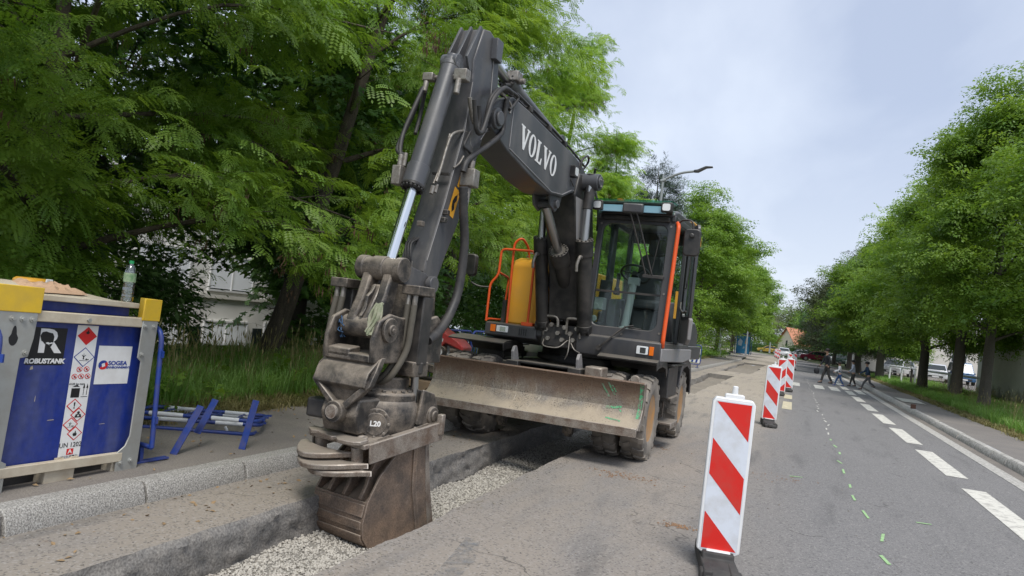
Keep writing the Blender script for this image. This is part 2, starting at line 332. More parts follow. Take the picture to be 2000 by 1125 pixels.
def scatter(name, temps, pts, rots, scls, mats, parent=None, org=(0, 0, 0), seed=0):
    """temps: list of (verts, faces, matindex list or None); pts Nx3 world; rots Nx3 euler"""
    g = np.random.default_rng(seed); V = []; F = []; T = []; MI = []
    for t, (tv, tf, tm) in enumerate(temps):
        o = len(V); V += [tuple(p) for p in tv]; F += [[i+o for i in f] for f in tf]; T += [t]*len(tv); MI += tm if tm is not None else [0]*len(tf)
    n = len(pts); nv = len(V); allv = np.concatenate([np.array(V, float).reshape(-1, 3), np.asarray(pts, float)-np.array(org, float)])
    me = bpy.data.meshes.new(name); me.from_pydata(allv.tolist(), [], F)
    for m in (mats if isinstance(mats, (list, tuple)) else [mats]): me.materials.append(m)
    me.polygons.foreach_set('material_index', MI)
    a = me.attributes.new('tid', 'INT', 'POINT'); a.data.foreach_set('value', np.concatenate([np.array(T), -np.ones(n)]).astype(np.int32))
    a = me.attributes.new('pick', 'INT', 'POINT'); a.data.foreach_set('value', np.concatenate([np.zeros(nv), g.integers(0, len(temps), n)]).astype(np.int32))
    a = me.attributes.new('rot', 'FLOAT_VECTOR', 'POINT'); a.data.foreach_set('vector', np.concatenate([np.zeros((nv, 3)), rots]).astype(np.float32).ravel())
    a = me.attributes.new('scl', 'FLOAT', 'POINT'); a.data.foreach_set('value', np.concatenate([np.ones(nv), scls]).astype(np.float32))
    o = bpy.data.objects.new(name, me); col.objects.link(o)
    if parent is not None: o.parent = parent
    md = o.modifiers.new('scatter', 'NODES'); md.node_group = SCATTER
    return o

# ------------------------------------------------------------------ ground, road, trench
def roadmat():
    m = M('road_asphalt', (.188, .182, .180), .85, 0, None, var=.1, scale=1.2, bump=.35, bscale=160, fine=.32, fscale=120, pos=True, spec=.3)
    nt = m.node_tree; L = nt.links; b = nt.nodes['Principled BSDF']; src = b.inputs['Base Color'].links[0].from_socket
    g = nd(nt, 'ShaderNodeNewGeometry'); s = nd(nt, 'ShaderNodeSeparateXYZ'); L.new(g.outputs['Position'], s.inputs[0])
    n = nd(nt, 'ShaderNodeTexNoise'); n.inputs['Scale'].default_value = .9; n.inputs['Detail'].default_value = 9; n.inputs['Roughness'].default_value = .65
    mpn = nd(nt, 'ShaderNodeMapping'); mpn.inputs['Scale'].default_value = (1.6, .45, 1); L.new(g.outputs['Position'], mpn.inputs[0]); L.new(mpn.outputs[0], n.inputs['Vector'])
    def rng(sock, a, b_, c, d):
        r = nd(nt, 'ShaderNodeMapRange', interpolation_type='SMOOTHSTEP'); L.new(sock, r.inputs[0])
        for i, v in enumerate((a, b_, c, d)): r.inputs[i+1].default_value = v
        return r.outputs[0]
    def mul(a, b_):
        q = nd(nt, 'ShaderNodeMath', operation='MULTIPLY'); L.new(a, q.inputs[0]); L.new(b_, q.inputs[1]); return q.outputs[0]
    def mix(f, a, c):
        q = nd(nt, 'ShaderNodeMix', data_type='RGBA'); L.new(f, q.inputs[0]); L.new(a, q.inputs[6]); q.inputs[7].default_value = c4(c); return q.outputs[2]
    # dusty tan wash on the closed lane, fading at the barrier line and beige further on
    dust = mul(rng(s.outputs[0], .5, -1.2, 0, 1), rng(n.outputs[0], .3, .62, .25, .95))
    o = mix(dust, src, (.275, .24, .205))
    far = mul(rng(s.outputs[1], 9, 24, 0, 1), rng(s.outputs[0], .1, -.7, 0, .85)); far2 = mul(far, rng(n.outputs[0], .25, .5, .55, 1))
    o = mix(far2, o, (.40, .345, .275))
    led = mul(rng(s.outputs[0], -3.2, -3.5, 0, .8), rng(n.outputs[0], .3, .6, .4, 1)); o = mix(led, o, (.27, .235, .195))
    # tyre tracks and old stains
    n2 = nd(nt, 'ShaderNodeTexNoise'); n2.inputs['Scale'].default_value = 2.6; n2.inputs['Detail'].default_value = 7
    mp2 = nd(nt, 'ShaderNodeMapping'); mp2.inputs['Scale'].default_value = (1.3, .18, 1); mp2.inputs['Location'].default_value = (5, 2, 0); L.new(g.outputs['Position'], mp2.inputs[0]); L.new(mp2.outputs[0], n2.inputs['Vector'])
    o = mix(rng(n2.outputs[0], .52, .76, 0, .6), o, (.10, .098, .098))
    # rust-brown crumbs of soil
    n3 = nd(nt, 'ShaderNodeTexNoise'); n3.inputs['Scale'].default_value = 1.1; n3.inputs['Detail'].default_value = 10; n3.inputs['Roughness'].default_value = .75; L.new(g.outputs['Position'], n3.inputs['Vector'])
    soil = mul(rng(n3.outputs[0], .62, .72, 0, .6), rng(s.outputs[0], .2, -1, 0, 1)); o = mix(soil, o, (.24, .16, .10))
    # pale aggregate grains
    vo = nd(nt, 'ShaderNodeTexVoronoi'); vo.inputs['Scale'].default_value = 75; L.new(g.outputs['Position'], vo.inputs['Vector'])
    sc = nd(nt, 'ShaderNodeSeparateColor'); L.new(vo.outputs['Color'], sc.inputs[0])
    o = mix(rng(sc.outputs[0], .80, .95, 0, .42), o, (.36, .34, .32)); o = mix(rng(sc.outputs[1], .80, .95, 0, .5), o, (.05, .05, .052))
    # hairline cracks
    vc = nd(nt, 'ShaderNodeTexVoronoi', feature='DISTANCE_TO_EDGE'); vc.inputs['Scale'].default_value = .55; nw = nd(nt, 'ShaderNodeTexNoise'); nw.inputs['Scale'].default_value = 2.2; nw.inputs['Detail'].default_value = 8; L.new(g.outputs['Position'], nw.inputs['Vector'])
    va = nd(nt, 'ShaderNodeMix', data_type='RGBA', blend_type='LINEAR_LIGHT'); va.inputs[0].default_value = .35; L.new(g.outputs['Position'], va.inputs[6]); L.new(nw.outputs[1], va.inputs[7]); L.new(va.outputs[2], vc.inputs['Vector'])
    o = mix(mul(rng(vc.outputs[0], .007, .0015, 0, .7), rng(n.outputs[0], .48, .6, 0, 1)), o, (.06, .056, .052))
    L.new(o, b.inputs['Base Color'])
    return m
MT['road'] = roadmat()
MT['cut'] = M('cut_asphalt', (.165, .158, .15), .9, 0, (.27, .245, .215), .65, 9, .5, 45, fine=.4, fscale=70, pos=True)
MT['dirtfloor'] = M('trench_dirt', (.27, .235, .19), .95, 0, (.17, .15, .125), .8, 2.5, .6, 40, fine=.3, fscale=90, pos=True)
MT['gravel'] = M('limestone_gravel', (.50, .47, .415), .85, 0, (.26, .24, .21), .6, 30, .1, 100, var=.25, pos=True)
MT['gravelbed'] = M('gravel_bed', (.30, .28, .245), .95, 0, (.12, .11, .10), .8, 60, .6, 70, fine=.4, fscale=60, pos=True)
MT['pave'] = M('pavement_asphalt', (.165, .148, .134), .9, 0, (.27, .24, .20), .5, 1.3, .3, 150, fine=.3, fscale=110, pos=True, thr=.55)
MT['paveR'] = M('right_pavement_asphalt', (.175, .16, .15), .9, 0, (.27, .24, .21), .5, 1.0, .3, 150, fine=.25, fscale=90, pos=True, thr=.55)
MT['earth'] = M('soil', (.085, .075, .04), .95, 0, (.05, .07, .022), .8, 3, .5, 30, pos=True)
MT['lawn'] = M('lawn_base', (.06, .085, .025), .95, 0, (.20, .17, .09), .5, 1.2, .4, 30, pos=True, thr=.58)
MT['paint'] = M('road_paint', (.62, .60, .54), .7, 0, (.26, .24, .22), .75, 9, .2, 90, thr=.58, soft=.1, pos=True)
MT['yellowpaint'] = M('cream_road_paint', (.60, .53, .36), .7, 0, (.3, .26, .2), .75, 9, .2, 90, thr=.56, pos=True)
MT['greenpaint'] = M('green_spray', (.32, .54, .24), .7, 0, (.25, .34, .2), .7, 22, thr=.52, pos=True)
MT['bluepaint'] = M('blue_spray', (.17, .205, .24), .8, 0, (.25, .225, .20), .95, 14, thr=.45, pos=True)
patchy(MT['greenpaint'], 30, .27, .42); patchy(MT['bluepaint'], 9, .42, .68, .75); patchy(MT['paint'], 26, .30, .42)
def kerbmat(name, c, dark, light, sc):
    m = M(name, c, .85, 0, None, var=.15, scale=2, bump=.45, bscale=120, fine=.2, pos=True); nt = m.node_tree; L = nt.links; b = nt.nodes['Principled BSDF']; src = b.inputs['Base Color'].links[0].from_socket
    g = nd(nt, 'ShaderNodeNewGeometry'); n = nd(nt, 'ShaderNodeTexNoise'); n.inputs['Scale'].default_value = sc; n.inputs['Detail'].default_value = 2; n.inputs['Roughness'].default_value = .6; L.new(g.outputs['Position'], n.inputs['Vector'])
    for lo, hi, cc in ((.47, .40, dark), (.55, .63, light)):
        r = nd(nt, 'ShaderNodeMapRange'); r.inputs[1].default_value = lo; r.inputs[2].default_value = hi; r.inputs[4].default_value = .85; L.new(n.outputs[0], r.inputs[0])
        q = nd(nt, 'ShaderNodeMix', data_type='RGBA'); L.new(r.outputs[0], q.inputs[0]); L.new(src, q.inputs[6]); q.inputs[7].default_value = c4(cc); src = q.outputs[2]
    L.new(src, b.inputs['Base Color']); return m
MT['kerb'] = kerbmat('kerb_granite', (.30, .285, .26), (.13, .125, .12), (.46, .45, .42), 105)
MT['kerbR'] = kerbmat('kerb_concrete', (.40, .385, .355), (.24, .23, .21), (.52, .50, .47), 20)

def snoise(seed):
    g = np.random.default_rng(seed); ph = g.uniform(0, 6.28, 12); fr = np.array([.4, .9, 1.7, 2.9, 4.6, 7.1, 11, 17, 25, 37, 53, 71.]); am = 1/fr**.55
    return lambda y: float((am*np.sin(fr*y+ph)).sum())
nL, nR, nW = snoise(1), snoise(2), snoise(3)
T1 = (-6., 15.2); T2 = (21.3, 35.2); T3 = (40., 62.)
def edgeL(y):  return (-3.37 + .03*math.sin(y*.35)+.015*nL(y))
def edgeR(y):  return (-2.36 + .02*math.sin(y*.5+1)+.014*nR(y))
ys = list(np.arange(-6, 12, .05))+list(np.arange(12, 15.2, .1))
mb = MB(); me_v = {}
def strip(mb, ylist, fa, fb, za=0., zb=0., nx=1, mi=0):
    o = len(mb.v)
    for y in ylist:
        a, b_ = fa(y), fb(y)
        for i in range(nx+1):
            t = i/nx; mb.v.append(Vector((a+(b_-a)*t, y, za+(zb-za)*t)))
    for j in range(len(ylist)-1):
        for i in range(nx):
            q = o+j*(nx+1)+i; mb.f.append([q, q+1, q+nx+2, q+nx+1]); mb.m.append(mi)
XL, XR = -4.2, 3.06
K = lambda v: (lambda y: v)
road = MB()
strip(road, ys+[15.2], K(XL), edgeL); strip(road, ys+[15.2], edgeR, K(XR))
strip(road, [15.2, 21.3], K(XL), K(XR))
y2 = list(np.arange(21.3, 35.2, .2))+[35.2]; eL2 = lambda y: -3.42+.02*nL(y); eR2 = lambda y: -2.42+.02*nR(y)
strip(road, y2, K(XL), eL2); strip(road, y2, eR2, K(XR)); strip(road, [35.2, 40], K(XL), K(XR))
y3 = list(np.arange(40, 62, .4))+[62]; eL3 = lambda y: -3.5+.03*nL(y); eR3 = lambda y: -1.9+.03*nR(y)
strip(road, y3, K(XL), eL3); strip(road, y3, eR3, K(XR))
# beyond, the street swings to the left
bend = lambda y: -((max(0, y-70))**2)/420
yb = [62, 66, 70]+list(range(74, 190, 4))
strip(road, yb, lambda y: XL+bend(y), lambda y: XR+bend(y))
road_o = tag(road.build('road', MT['road'], None, smooth=0), kind='structure')

def trench(name, yl, fL, fR, depth, floor_mat, nz, amp, seed, ends=True):
    m = MB(); g = np.random.default_rng(seed)
    for f, sg in ((fL, 1), (fR, -1)):
        o = len(m.v); n = snoise(seed+3); n2_ = snoise(seed+9)
        for y in yl:
            for k in range(nz+1):
                t = k/nz; x = f(y)
                if k: x += sg*amp*(.75*t+.30*n2_(y*1.3+t*3.1)+g.normal(0, .28))
                m.v.append(Vector((x, y+(g.normal(0, .008) if 0 < k < nz else 0), -depth*t)))
        for j in range(len(yl)-1):
            for k in range(nz):
                q = o+j*(nz+1)+k; m.f.append([q, q+1, q+nz+2, q+nz+1]); m.m.append(0)
    if ends:
        for y in (yl[0], yl[-1]): m.add([(fL(y), y, 0), (fR(y), y, 0), (fR(y), y, -depth), (fL(y), y, -depth)], [(0, 1, 2, 3)])
    w = tag(m.build('trench_side', MT['cut'], None, smooth=60), kind='structure')
    f = MB(); strip(f, yl, lambda y: fL(y)-.05, lambda y: fR(y)+.05, -depth+.002, -depth+.002, 10)
    for v in f.v: v.z += .012*math.sin(v.x*9+v.y*1.3)+.01*math.sin(v.y*3.1+v.x*4)
    tag(f.build('trench_floor', floor_mat, None, smooth=180), kind='structure')
trench('trench', ys+[15.2], edgeL, edgeR, .30, MT['gravelbed'], 8, .032, 5)
trench('trench', y2, eL2, eR2, .20, MT['dirtfloor'], 2, .06, 6)
trench('trench', y3, eL3, eR3, .14, MT['dirtfloor'], 2, .06, 8)

# pebbles on the trench floor
def pebbles():
    g = np.random.default_rng(11); temps = []
    for k in range(4):
        bm = bmesh.new(); bmesh.ops.create_icosphere(bm, subdivisions=1, radius=1)
        sx = g.uniform(.75, 1.3); sy = g.uniform(.65, 1.1); sz = g.uniform(.5, .8)
        vv = [((v.co.x*sx)*(1+g.normal(0, .12)), v.co.y*sy*(1+g.normal(0, .12)), v.co.z*sz*(1+g.normal(0, .12))) for v in bm.verts]
        temps.append((vv, [[v.index for v in f.verts] for f in bm.faces], None)); bm.free()
    P = []
    for y0, y1, d in ((2.2, 5, 3600), (5, 8, 2600), (8, 11, 1500), (11, 15.2, 700)):
        n = int((y1-y0)*1.0*d); y = g.uniform(y0, y1, n); u = g.uniform(-.02, 1.02, n)
        x = np.array([edgeL(a) for a in y])*(1-u)+np.array([edgeR(a) for a in y])*u
        z = -.298+.012*np.sin(x*9+y*1.3)+.01*np.sin(y*3.1+x*4)+g.uniform(0, .012, n)
        P.append(np.stack([x, y, z], 1))
    P = np.concatenate(P); n = len(P)
    o = scatter('gravel', temps, P, g.uniform(0, 6.28, (n, 3))*np.array([.15, .15, 1]), np.clip(g.lognormal(-4.62, .3, n), .005, .02), MT['gravel'], seed=4)
    tag(o, kind='stuff')
pebbles()
def soil_spill(x, y, r, n, seed):
    g = np.random.default_rng(seed); t = [([(-1, -.6, 0), (1, -.7, 0), (.8, .8, 0), (-.9, .7, 0), (0, 0, .7)], [[0, 1, 4], [1, 2, 4], [2, 3, 4], [3, 0, 4]], None)]
    P = np.stack([x+g.normal(0, r, n), y+g.normal(0, r*.55, n), np.full(n, .003)], 1)
    tag(scatter('spilled_soil', t, P, np.stack([np.zeros(n), np.zeros(n), g.uniform(0, 6.28, n)], 1), np.clip(g.lognormal(-5.3, .6, n), .002, .016), M('rusty_soil', (.24, .145, .085), .95, var=.3, scale=8, pos=True), seed=seed), kind='stuff')
soil_spill(-.75, 6.35, .075, 130, 31); soil_spill(-1.55, 8.0, .2, 220, 32); soil_spill(-1.9, 10.4, .25, 220, 33); soil_spill(-.1, 9.6, .3, 90, 34)
def crumbs():
    """loose asphalt crumbs and stones lying on the closed lane, kerb foot and ledge"""
    g = np.random.default_rng(21); temps = []
    for k in range(3):
        bm = bmesh.new(); bmesh.ops.create_icosphere(bm, subdivisions=1, radius=1)
        vv = [(v.co.x*(1+g.normal(0, .2)), v.co.y*.8*(1+g.normal(0, .2)), v.co.z*.6*(1+g.normal(0, .2))) for v in bm.verts]
        temps.append((vv, [[v.index for v in f.verts] for f in bm.faces], None)); bm.free()
    P = []
    for fx, y0, y1, n, sd_ in ((lambda y: edgeL(y)-.06, 2, 15, 500, .05), (lambda y: edgeR(y)+.07, 2, 15, 900, .07), (lambda y: -4.03, 2, 15, 420, .05), (lambda y: -1.3, 3, 30, 500, .7), (lambda y: .6, 3, 26, 160, .9)):
        y = g.uniform(y0, y1, n); x = np.array([fx(a) for a in y])+g.normal(0, sd_, n); P.append(np.stack([x, y, np.full(n, .002)], 1))
    P = np.concatenate(P); L_ = np.array([edgeL(a) if a < 15.2 else -3.3 for a in P[:, 1]]); R_ = np.array([edgeR(a) if a < 15.2 else -2.4 for a in P[:, 1]])
    P = P[((P[:, 0] < L_-.015) | (P[:, 0] > R_+.015)) & (P[:, 0] > -4.06)]; n = len(P)
    tag(scatter('asphalt_crumbs', temps, P, g.uniform(0, 6.28, (n, 3))*np.array([.1, .1, 1]), np.clip(g.lognormal(-5.2, .45, n), .002, .018), M('asphalt_crumb', (.13, .12, .11), .9, 0, (.28, .25, .2), .8, 3, pos=True), seed=2), kind='stuff')
crumbs()

# left kerb of separate stones, pavement and verge
def kerb(name, x0, wid, ht, y0, y1, ln, mat, sg, fx=None, far_ln=None):
    root = thing(name, None, None); root['kind'] = 'structure'; y = y0; i = 0
    while y < y1:
        l = ln if (y < 40 or far_ln is None) else far_ln
        xa, xb = (fx(y) if fx else x0), (fx(y+l) if fx else x0); m = MB(); gap = .012; j = rnd.uniform(-.006, .006); zt = ht+rnd.uniform(-.006, .006); c = .028; batter = .03
        prof = [(0, -.12), (0, .02), (-batter, zt-c), (-batter-c, zt), (-wid, zt), (-wid, -.12)]
        va = [(xa+j+sg*p[0], y+gap, p[1]) for p in prof]+[(xb+j+sg*p[0], y+l-gap, p[1]) for p in prof]; n = len(prof)
        m.add(va, [tuple(range(n))[::-1], tuple(range(n, 2*n))]+[(k, (k+1) % n, n+(k+1) % n, n+k) for k in range(n)])
        m.build('kerbstone', mat, root, bevel=.006 if y < 14 else 0); y += l; i += 1
    return root
kerb('kerb', -4.05, .19, .14, -5, 66, 1.0, MT['kerb'], 1, far_ln=4)
jm = MB(); jm.box((-4.15, 30, .02), (.12, 76, .18)); tag(jm.build('kerb_joint_mortar', MT['cut']), kind='structure')
pv = MB(); strip(pv, list(np.arange(-6, 70, 2))+[70], K(-4.22), lambda y: -5.75-.1*math.sin(y*.4), .133, .15, 4); tag(pv.build('pavement', MT['pave'], smooth=60), kind='structure')
pv = MB(); strip(pv, yb[2:], lambda y: -4.22+bend(y), lambda y: -5.8+bend(y), .133, .15); tag(pv.build('pavement', MT['pave'], smooth=60), kind='structure')
# left terrain: verge, then a slope down to the flats
tl = MB(); xs = [-5.65, -6.2, -7, -8, -10, -13, -17, -22, -30, -60, -200, -1200]; zs = [.145, .17, .19, .2, .15, -.4, -1.3, -2.2, -2.6, -2.8, -3, -3]
yy = [-60, -8]+list(range(-6, 70, 2))+[70]
for y in yy:
    for x, z in zip(xs, zs): tl.v.append(Vector((x, y, z+(.03*math.sin(x*3+y*1.7) if -9 < x < -6 else 0))))
n = len(xs)
for j in range(len(yy)-1):
    for i in range(n-1): tl.f.append([j*n+i, j*n+i+1, (j+1)*n+i+1, (j+1)*n+i]); tl.m.append(0)
tag(tl.build('ground', MT['earth'], smooth=180), kind='structure')
gf = MB(); gf.add([(-1200, 70, -.03), (1200, 70, -.03), (1200, 1600, -.03), (-1200, 1600, -.03)], [(0, 1, 2, 3)]); tag(gf.build('ground', MT['lawn']), kind='structure')
gb = MB(); gb.add([(-1200, -400, -.6), (1200, -400, -.6), (1200, -6, -.6), (-1200, -6, -.6)], [(0, 1, 2, 3)]); gb.add([(-6, -6.01, -.7), (5.2, -6.01, -.7), (5.2, 71, -.7), (-6, 71, -.7)], [(0, 1, 2, 3)]); tag(gb.build('ground', MT['lawn']), kind='structure')
gr = MB(); gr.add([(4.8, -6, .12), (1200, -6, .12), (1200, 70, .12), (4.8, 70, .12)], [(0, 1, 2, 3)]); tag(gr.build('ground', MT['lawn']), kind='structure')
gc = MB(); gc.add([(7.6, 50, .13), (60, 50, .13), (60, 96, .13), (7.6, 96, .13)], [(0, 1, 2, 3)]); tag(gc.build('car_park', MT['paveR']), kind='structure')
# right channel, kerb, pavement
gu = thing('gutter', None, None); gu['kind'] = 'structure'
y = -6.
while y < 66:
    m = MB(); l = 1. if y < 40 else 4.; m.add([(3.065, y+.005, .004), (3.32, y+.005, -.012), (3.32, y+l-.005, -.012), (3.065, y+l-.005, .004), (3.065, y+.005, -.1), (3.32, y+.005, -.1), (3.32, y+l-.005, -.1), (3.065, y+l-.005, -.1)], [(0, 1, 2, 3), (0, 1, 5, 4), (1, 2, 6, 5), (2, 3, 7, 6), (3, 0, 4, 7)])
    m.build('channel_block', MT['kerbR'], gu); y += l
rs = MB(); strip(rs, [-6, 66], K(3.325), K(3.56), -.014, -.012); tag(rs.build('gutter_strip', MT['pave']), kind='structure')
kerb('kerb', 3.52, .17, .12, -5, 66, 1.0, MT['kerbR'], -1, far_ln=4)
pr = MB(); strip(pr, list(range(-6, 66, 3))+[66], K(3.69), lambda y: 4.85+.07*math.sin(y*.7), .118, .13); tag(pr.build('pavement', MT['paveR'], smooth=60), kind='structure')
pr = MB(); strip(pr, [66, 70]+yb[3:], lambda y: 3.06+bend(y), lambda y: 5.2+bend(y), .01, .02); tag(pr.build('pavement', MT['paveR'], smooth=60), kind='structure')

# painted marks
def mark(name, quad, mat, z=.005, parent=road_o):
    m = MB(); m.add([(x, y, z) for x, y in quad], [tuple(range(len(quad)))]); return m.build(name, mat, parent, smooth=0)
y = 4.2
for i in range(13):
    if y+3 < 66: mark('lane_dash', [(2.2, y), (2.48, y), (2.48, y+2.95), (2.2, y+2.95)], MT['paint'])
    y += 3.98 if i else 4.15
for x in (.02, 1.0, 1.62, 2.66): mark('crossing_bar', [(x, 33.9), (x+(.38 if x < 2 else .3), 33.9), (x+(.38 if x < 2 else .3), 37.1), (x, 37.1)], MT['paint'])
for y0, y1 in ((20.4, 23.2), (24.6, 26.6)): mark('edge_dash', [(-.14, y0), (.1, y0), (.1, y1), (-.14, y1)], MT['yellowpaint'])
for x0, y0 in ((3.9, 30.3),): mark('tactile_patch', [(3.75, 29.6), (4.5, 29.6), (4.5, 32), (3.75, 32)], MT['paint'], z=.14)
gy = 3.7; i = 0
while gy < 44:
    x = .80+.04*math.sin(gy*1.1)+rnd.uniform(-.02, .02); l = rnd.uniform(.18, .42); w = rnd.uniform(.011, .017); s_ = rnd.uniform(-.05, .05)
    mark('spray_dash', [(x-w, gy), (x+w, gy+.02), (x+w+s_, gy+l), (x-w+s_, gy+l-.02)], MT['greenpaint'] if gy < 15 else MT['paint'])
    gy += rnd.uniform(.75, 1.1); i += 1
for x, y, l, a in ((.10, 9.9, .16, 1.2), (1.28, 8.4, .14, 1.35)):
    dx, dy = math.sin(a)*l, math.cos(a)*l; mark('spray_dash', [(x, y-.02), (x+dx, y+dy-.015), (x+dx, y+dy+.015), (x, y+.02)], MT['greenpaint'])
mark('blue_spray_streak', [(-1.84, 4.0), (-1.70, 3.95), (-1.74, 4.4), (-1.88, 4.82), (-2.0, 4.85), (-1.92, 4.45)], MT['bluepaint'])
# ------------------------------------------------------------------ vegetation
LEAF = {
 'locust': leafmat('locust_leaf', (0.105, 0.202, 0.032), (0.220, 0.337, 0.057), .42),
 'locust_pale': leafmat('pale_locust_leaf', (0.152, 0.284, 0.046), (0.288, 0.426, 0.075), .45),
 'maple': leafmat('maple_leaf', (0.053, 0.128, 0.029), (0.105, 0.209, 0.043), .3),
 'dark': leafmat('dark_leaf', (0.049, 0.105, 0.029), (0.097, 0.172, 0.043), .3),
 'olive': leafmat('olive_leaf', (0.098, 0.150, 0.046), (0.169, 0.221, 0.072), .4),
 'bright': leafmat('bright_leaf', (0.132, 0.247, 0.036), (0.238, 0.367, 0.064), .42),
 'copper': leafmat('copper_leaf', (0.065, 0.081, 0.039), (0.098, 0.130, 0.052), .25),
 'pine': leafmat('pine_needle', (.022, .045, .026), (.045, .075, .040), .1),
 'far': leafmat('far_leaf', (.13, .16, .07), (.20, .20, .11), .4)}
BARK = M('bark', (.115, .092, .070), .95, 0, (.045, .038, .032), .85, 14, .9, 25, stretch=(1, 1, .18), fine=.3, fscale=60, pos=True)
BARKD = M('dark_bark', (.095, .082, .070), .95, 0, (.11, .10, .085), .5, 14, .9, 25, stretch=(1, 1, .18), fine=.3, fscale=60, pos=True)

def t_locust(g):
    V = []; F = []
    tw = [Vector((0, 0, 0)), Vector((.02, .2, .01)), Vector((-.01, .4, -.02)), Vector((0, .58, -.08))]
    def quad(a, d, side, l, w, dip):
        o = len(V); n = side.cross(d)
        V.extend([tuple(a), tuple(a+d*l*.5+side*w+n*dip*.4), tuple(a+d*l+n*dip), tuple(a+d*l*.5-side*w+n*dip*.4)]); F.append([o, o+1, o+2, o+3])
    for k in range(8):
        t = (k+.6)/8; p = tw[0].lerp(tw[3], t); p.z = .02-.1*t*t; sg = 1 if k % 2 else -1
        if k == 7: ang = g.normal(0, .2)
        else: ang = sg*(.95-.35*t+g.normal(0, .15))
        d0 = Vector((math.sin(ang), math.cos(ang), g.normal(-.05, .15))).normalized(); L = g.uniform(.19, .27)*(1-.25*t); npair = 6
        droop = g.uniform(.5, 1.3); prev = p
        for q in range(npair+1):
            u = (q+1)/(npair+1); c = p+d0*L*u+Vector((0, 0, -droop*L*.5*u*u)); d = (c-prev).normalized(); prev = c
            s_ = d.cross(Vector((0, 0, 1))).normalized(); ll = .060*(1-.3*abs(u-.5)); w = .0165
            if q == npair: quad(c, d, s_, .058, w, -.006); continue
            for sd in (-1, 1):
                e = (d*.25+s_*sd+Vector((0, 0, -.12))).normalized(); quad(c, e, d, ll, w, -.004*sd)
    return V, F, None
def t_maple(g, size=.075, nl=8):
    V = []; F = []
    for k in range(nl):
        t = (k+.5)/nl; a = g.uniform(-1.3, 1.3) if k < nl-1 else 0; p = Vector((g.normal(0, .05), .5*t, -.06*t*t+g.normal(0, .02)))
        d = Vector((math.sin(a), math.cos(a), -.15)).normalized(); c = p+d*.07; nz = Vector((g.normal(0, .3), g.normal(.25, .3), 1)).normalized(); x = (d-nz*d.dot(nz)).normalized(); yv = nz.cross(x)
        s_ = size*g.uniform(.75, 1.2); o = len(V); V.append(tuple(c))
        out = [(-.35, .12), (-.5, .75), (.05, .48), (.35, 1.0), (.5, .42), (1.15, .22), (1.5, 0), (1.15, -.22), (.5, -.42), (.35, -1.0), (.05, -.48), (-.5, -.75), (-.35, -.12)]
        for u, v in out: V.append(tuple(c+x*u*s_+yv*v*s_+nz*(-.10*s_*abs(v)-.08*s_*u*u)))
        for i in range(len(out)-1): F.append([o, o+1+i, o+2+i])
    return V, F, None
def t_oval(g, n=16, size=.05, sp=.5):
    V = []; F = []
    for k in range(n):
        t = (k+.5)/n; p = Vector((g.normal(0, sp*.22*(1-.4*t)), sp*t, g.normal(0, .05)-.06*t*t)); a = g.uniform(-1.6, 1.6); d = Vector((math.sin(a), math.cos(a), g.normal(-.25, .3))).normalized()
        s_ = d.cross(Vector((g.normal(0, .35), g.normal(0, .35), 1))).normalized(); o = len(V); l = size*g.uniform(.8, 1.5); w = l*.36
        V.extend([tuple(p), tuple(p+d*l+s_*w), tuple(p+d*l*2), tuple(p+d*l-s_*w)]); F.append([o, o+1, o+2, o+3])
    return V, F, None
def t_clump(g, n=42, rad=.34, size=.042):
    V = []; F = []
    for k in range(n):
        a = g.uniform(0, 6.28); q = rad*g.random()**.5; p = Vector((q*math.cos(a), .16+q*math.sin(a)*1.1, .12*(1-(q/rad)**2)+g.normal(0, .035)))
        nz = Vector((math.cos(a)*q/rad*.7+g.normal(0, .35), math.sin(a)*q/rad*.7+g.normal(0, .35), 1)).normalized(); d = Vector((math.cos(a+g.normal(0, .8)), math.sin(a+g.normal(0, .8)), -.25)); d = (d-nz*d.dot(nz)).normalized(); s_ = nz.cross(d)
        l = size*g.uniform(.8, 1.5); w = l*.5; o = len(V); V.extend([tuple(p-d*l), tuple(p+s_*w), tuple(p+d*l), tuple(p-s_*w)]); F.append([o, o+1, o+2, o+3])
    return V, F, None
def t_needle(g):
    V = []; F = []
    for k in range(26):
        t = (k+.5)/26; p = Vector((0, .5*t, 0)); a = g.uniform(0, 6.28); d = Vector((math.cos(a)*.8, .6, math.sin(a)*.8)).normalized(); s_ = d.cross(Vector((.3, .2, 1))).normalized()
        o = len(V); V.extend([tuple(p), tuple(p+d*.07+s_*.008), tuple(p+d*.14), tuple(p+d*.07-s_*.008)]); F.append([o, o+1, o+2, o+3])
    return V, F, None
def t_pods(g):
    V = []; F = []
    for k in range(9):
        p = Vector((g.normal(0, .05), g.normal(0, .05), g.normal(0, .04))); a = g.uniform(0, 3.1); s_ = Vector((math.cos(a), math.sin(a), 0))*.009; o = len(V); l = g.uniform(.07, .12); b = Vector((g.normal(0, .015), g.normal(0, .015), 0))
        V.extend([tuple(p), tuple(p-Vector((0, 0, l*.5))+s_+b), tuple(p-Vector((0, 0, l))), tuple(p-Vector((0, 0, l*.5))-s_+b)]); F.append([o, o+1, o+2, o+3])
    return V, F, None
PODS = leafmat('seed_pod', (.10, .055, .035), (.16, .095, .06), .2)
TEMP = {'locust': [t_locust(np.random.default_rng(i)) for i in range(4)], 'maple': [t_maple(np.random.default_rng(i+10)) for i in range(4)],
        'oval': [t_oval(np.random.default_rng(i+20)) for i in range(4)], 'clump': [t_clump(np.random.default_rng(i+50)) for i in range(5)], 'pine': [t_needle(np.random.default_rng(i+30)) for i in range(2)], 'pods': [t_pods(np.random.default_rng(i+40)) for i in range(3)]}

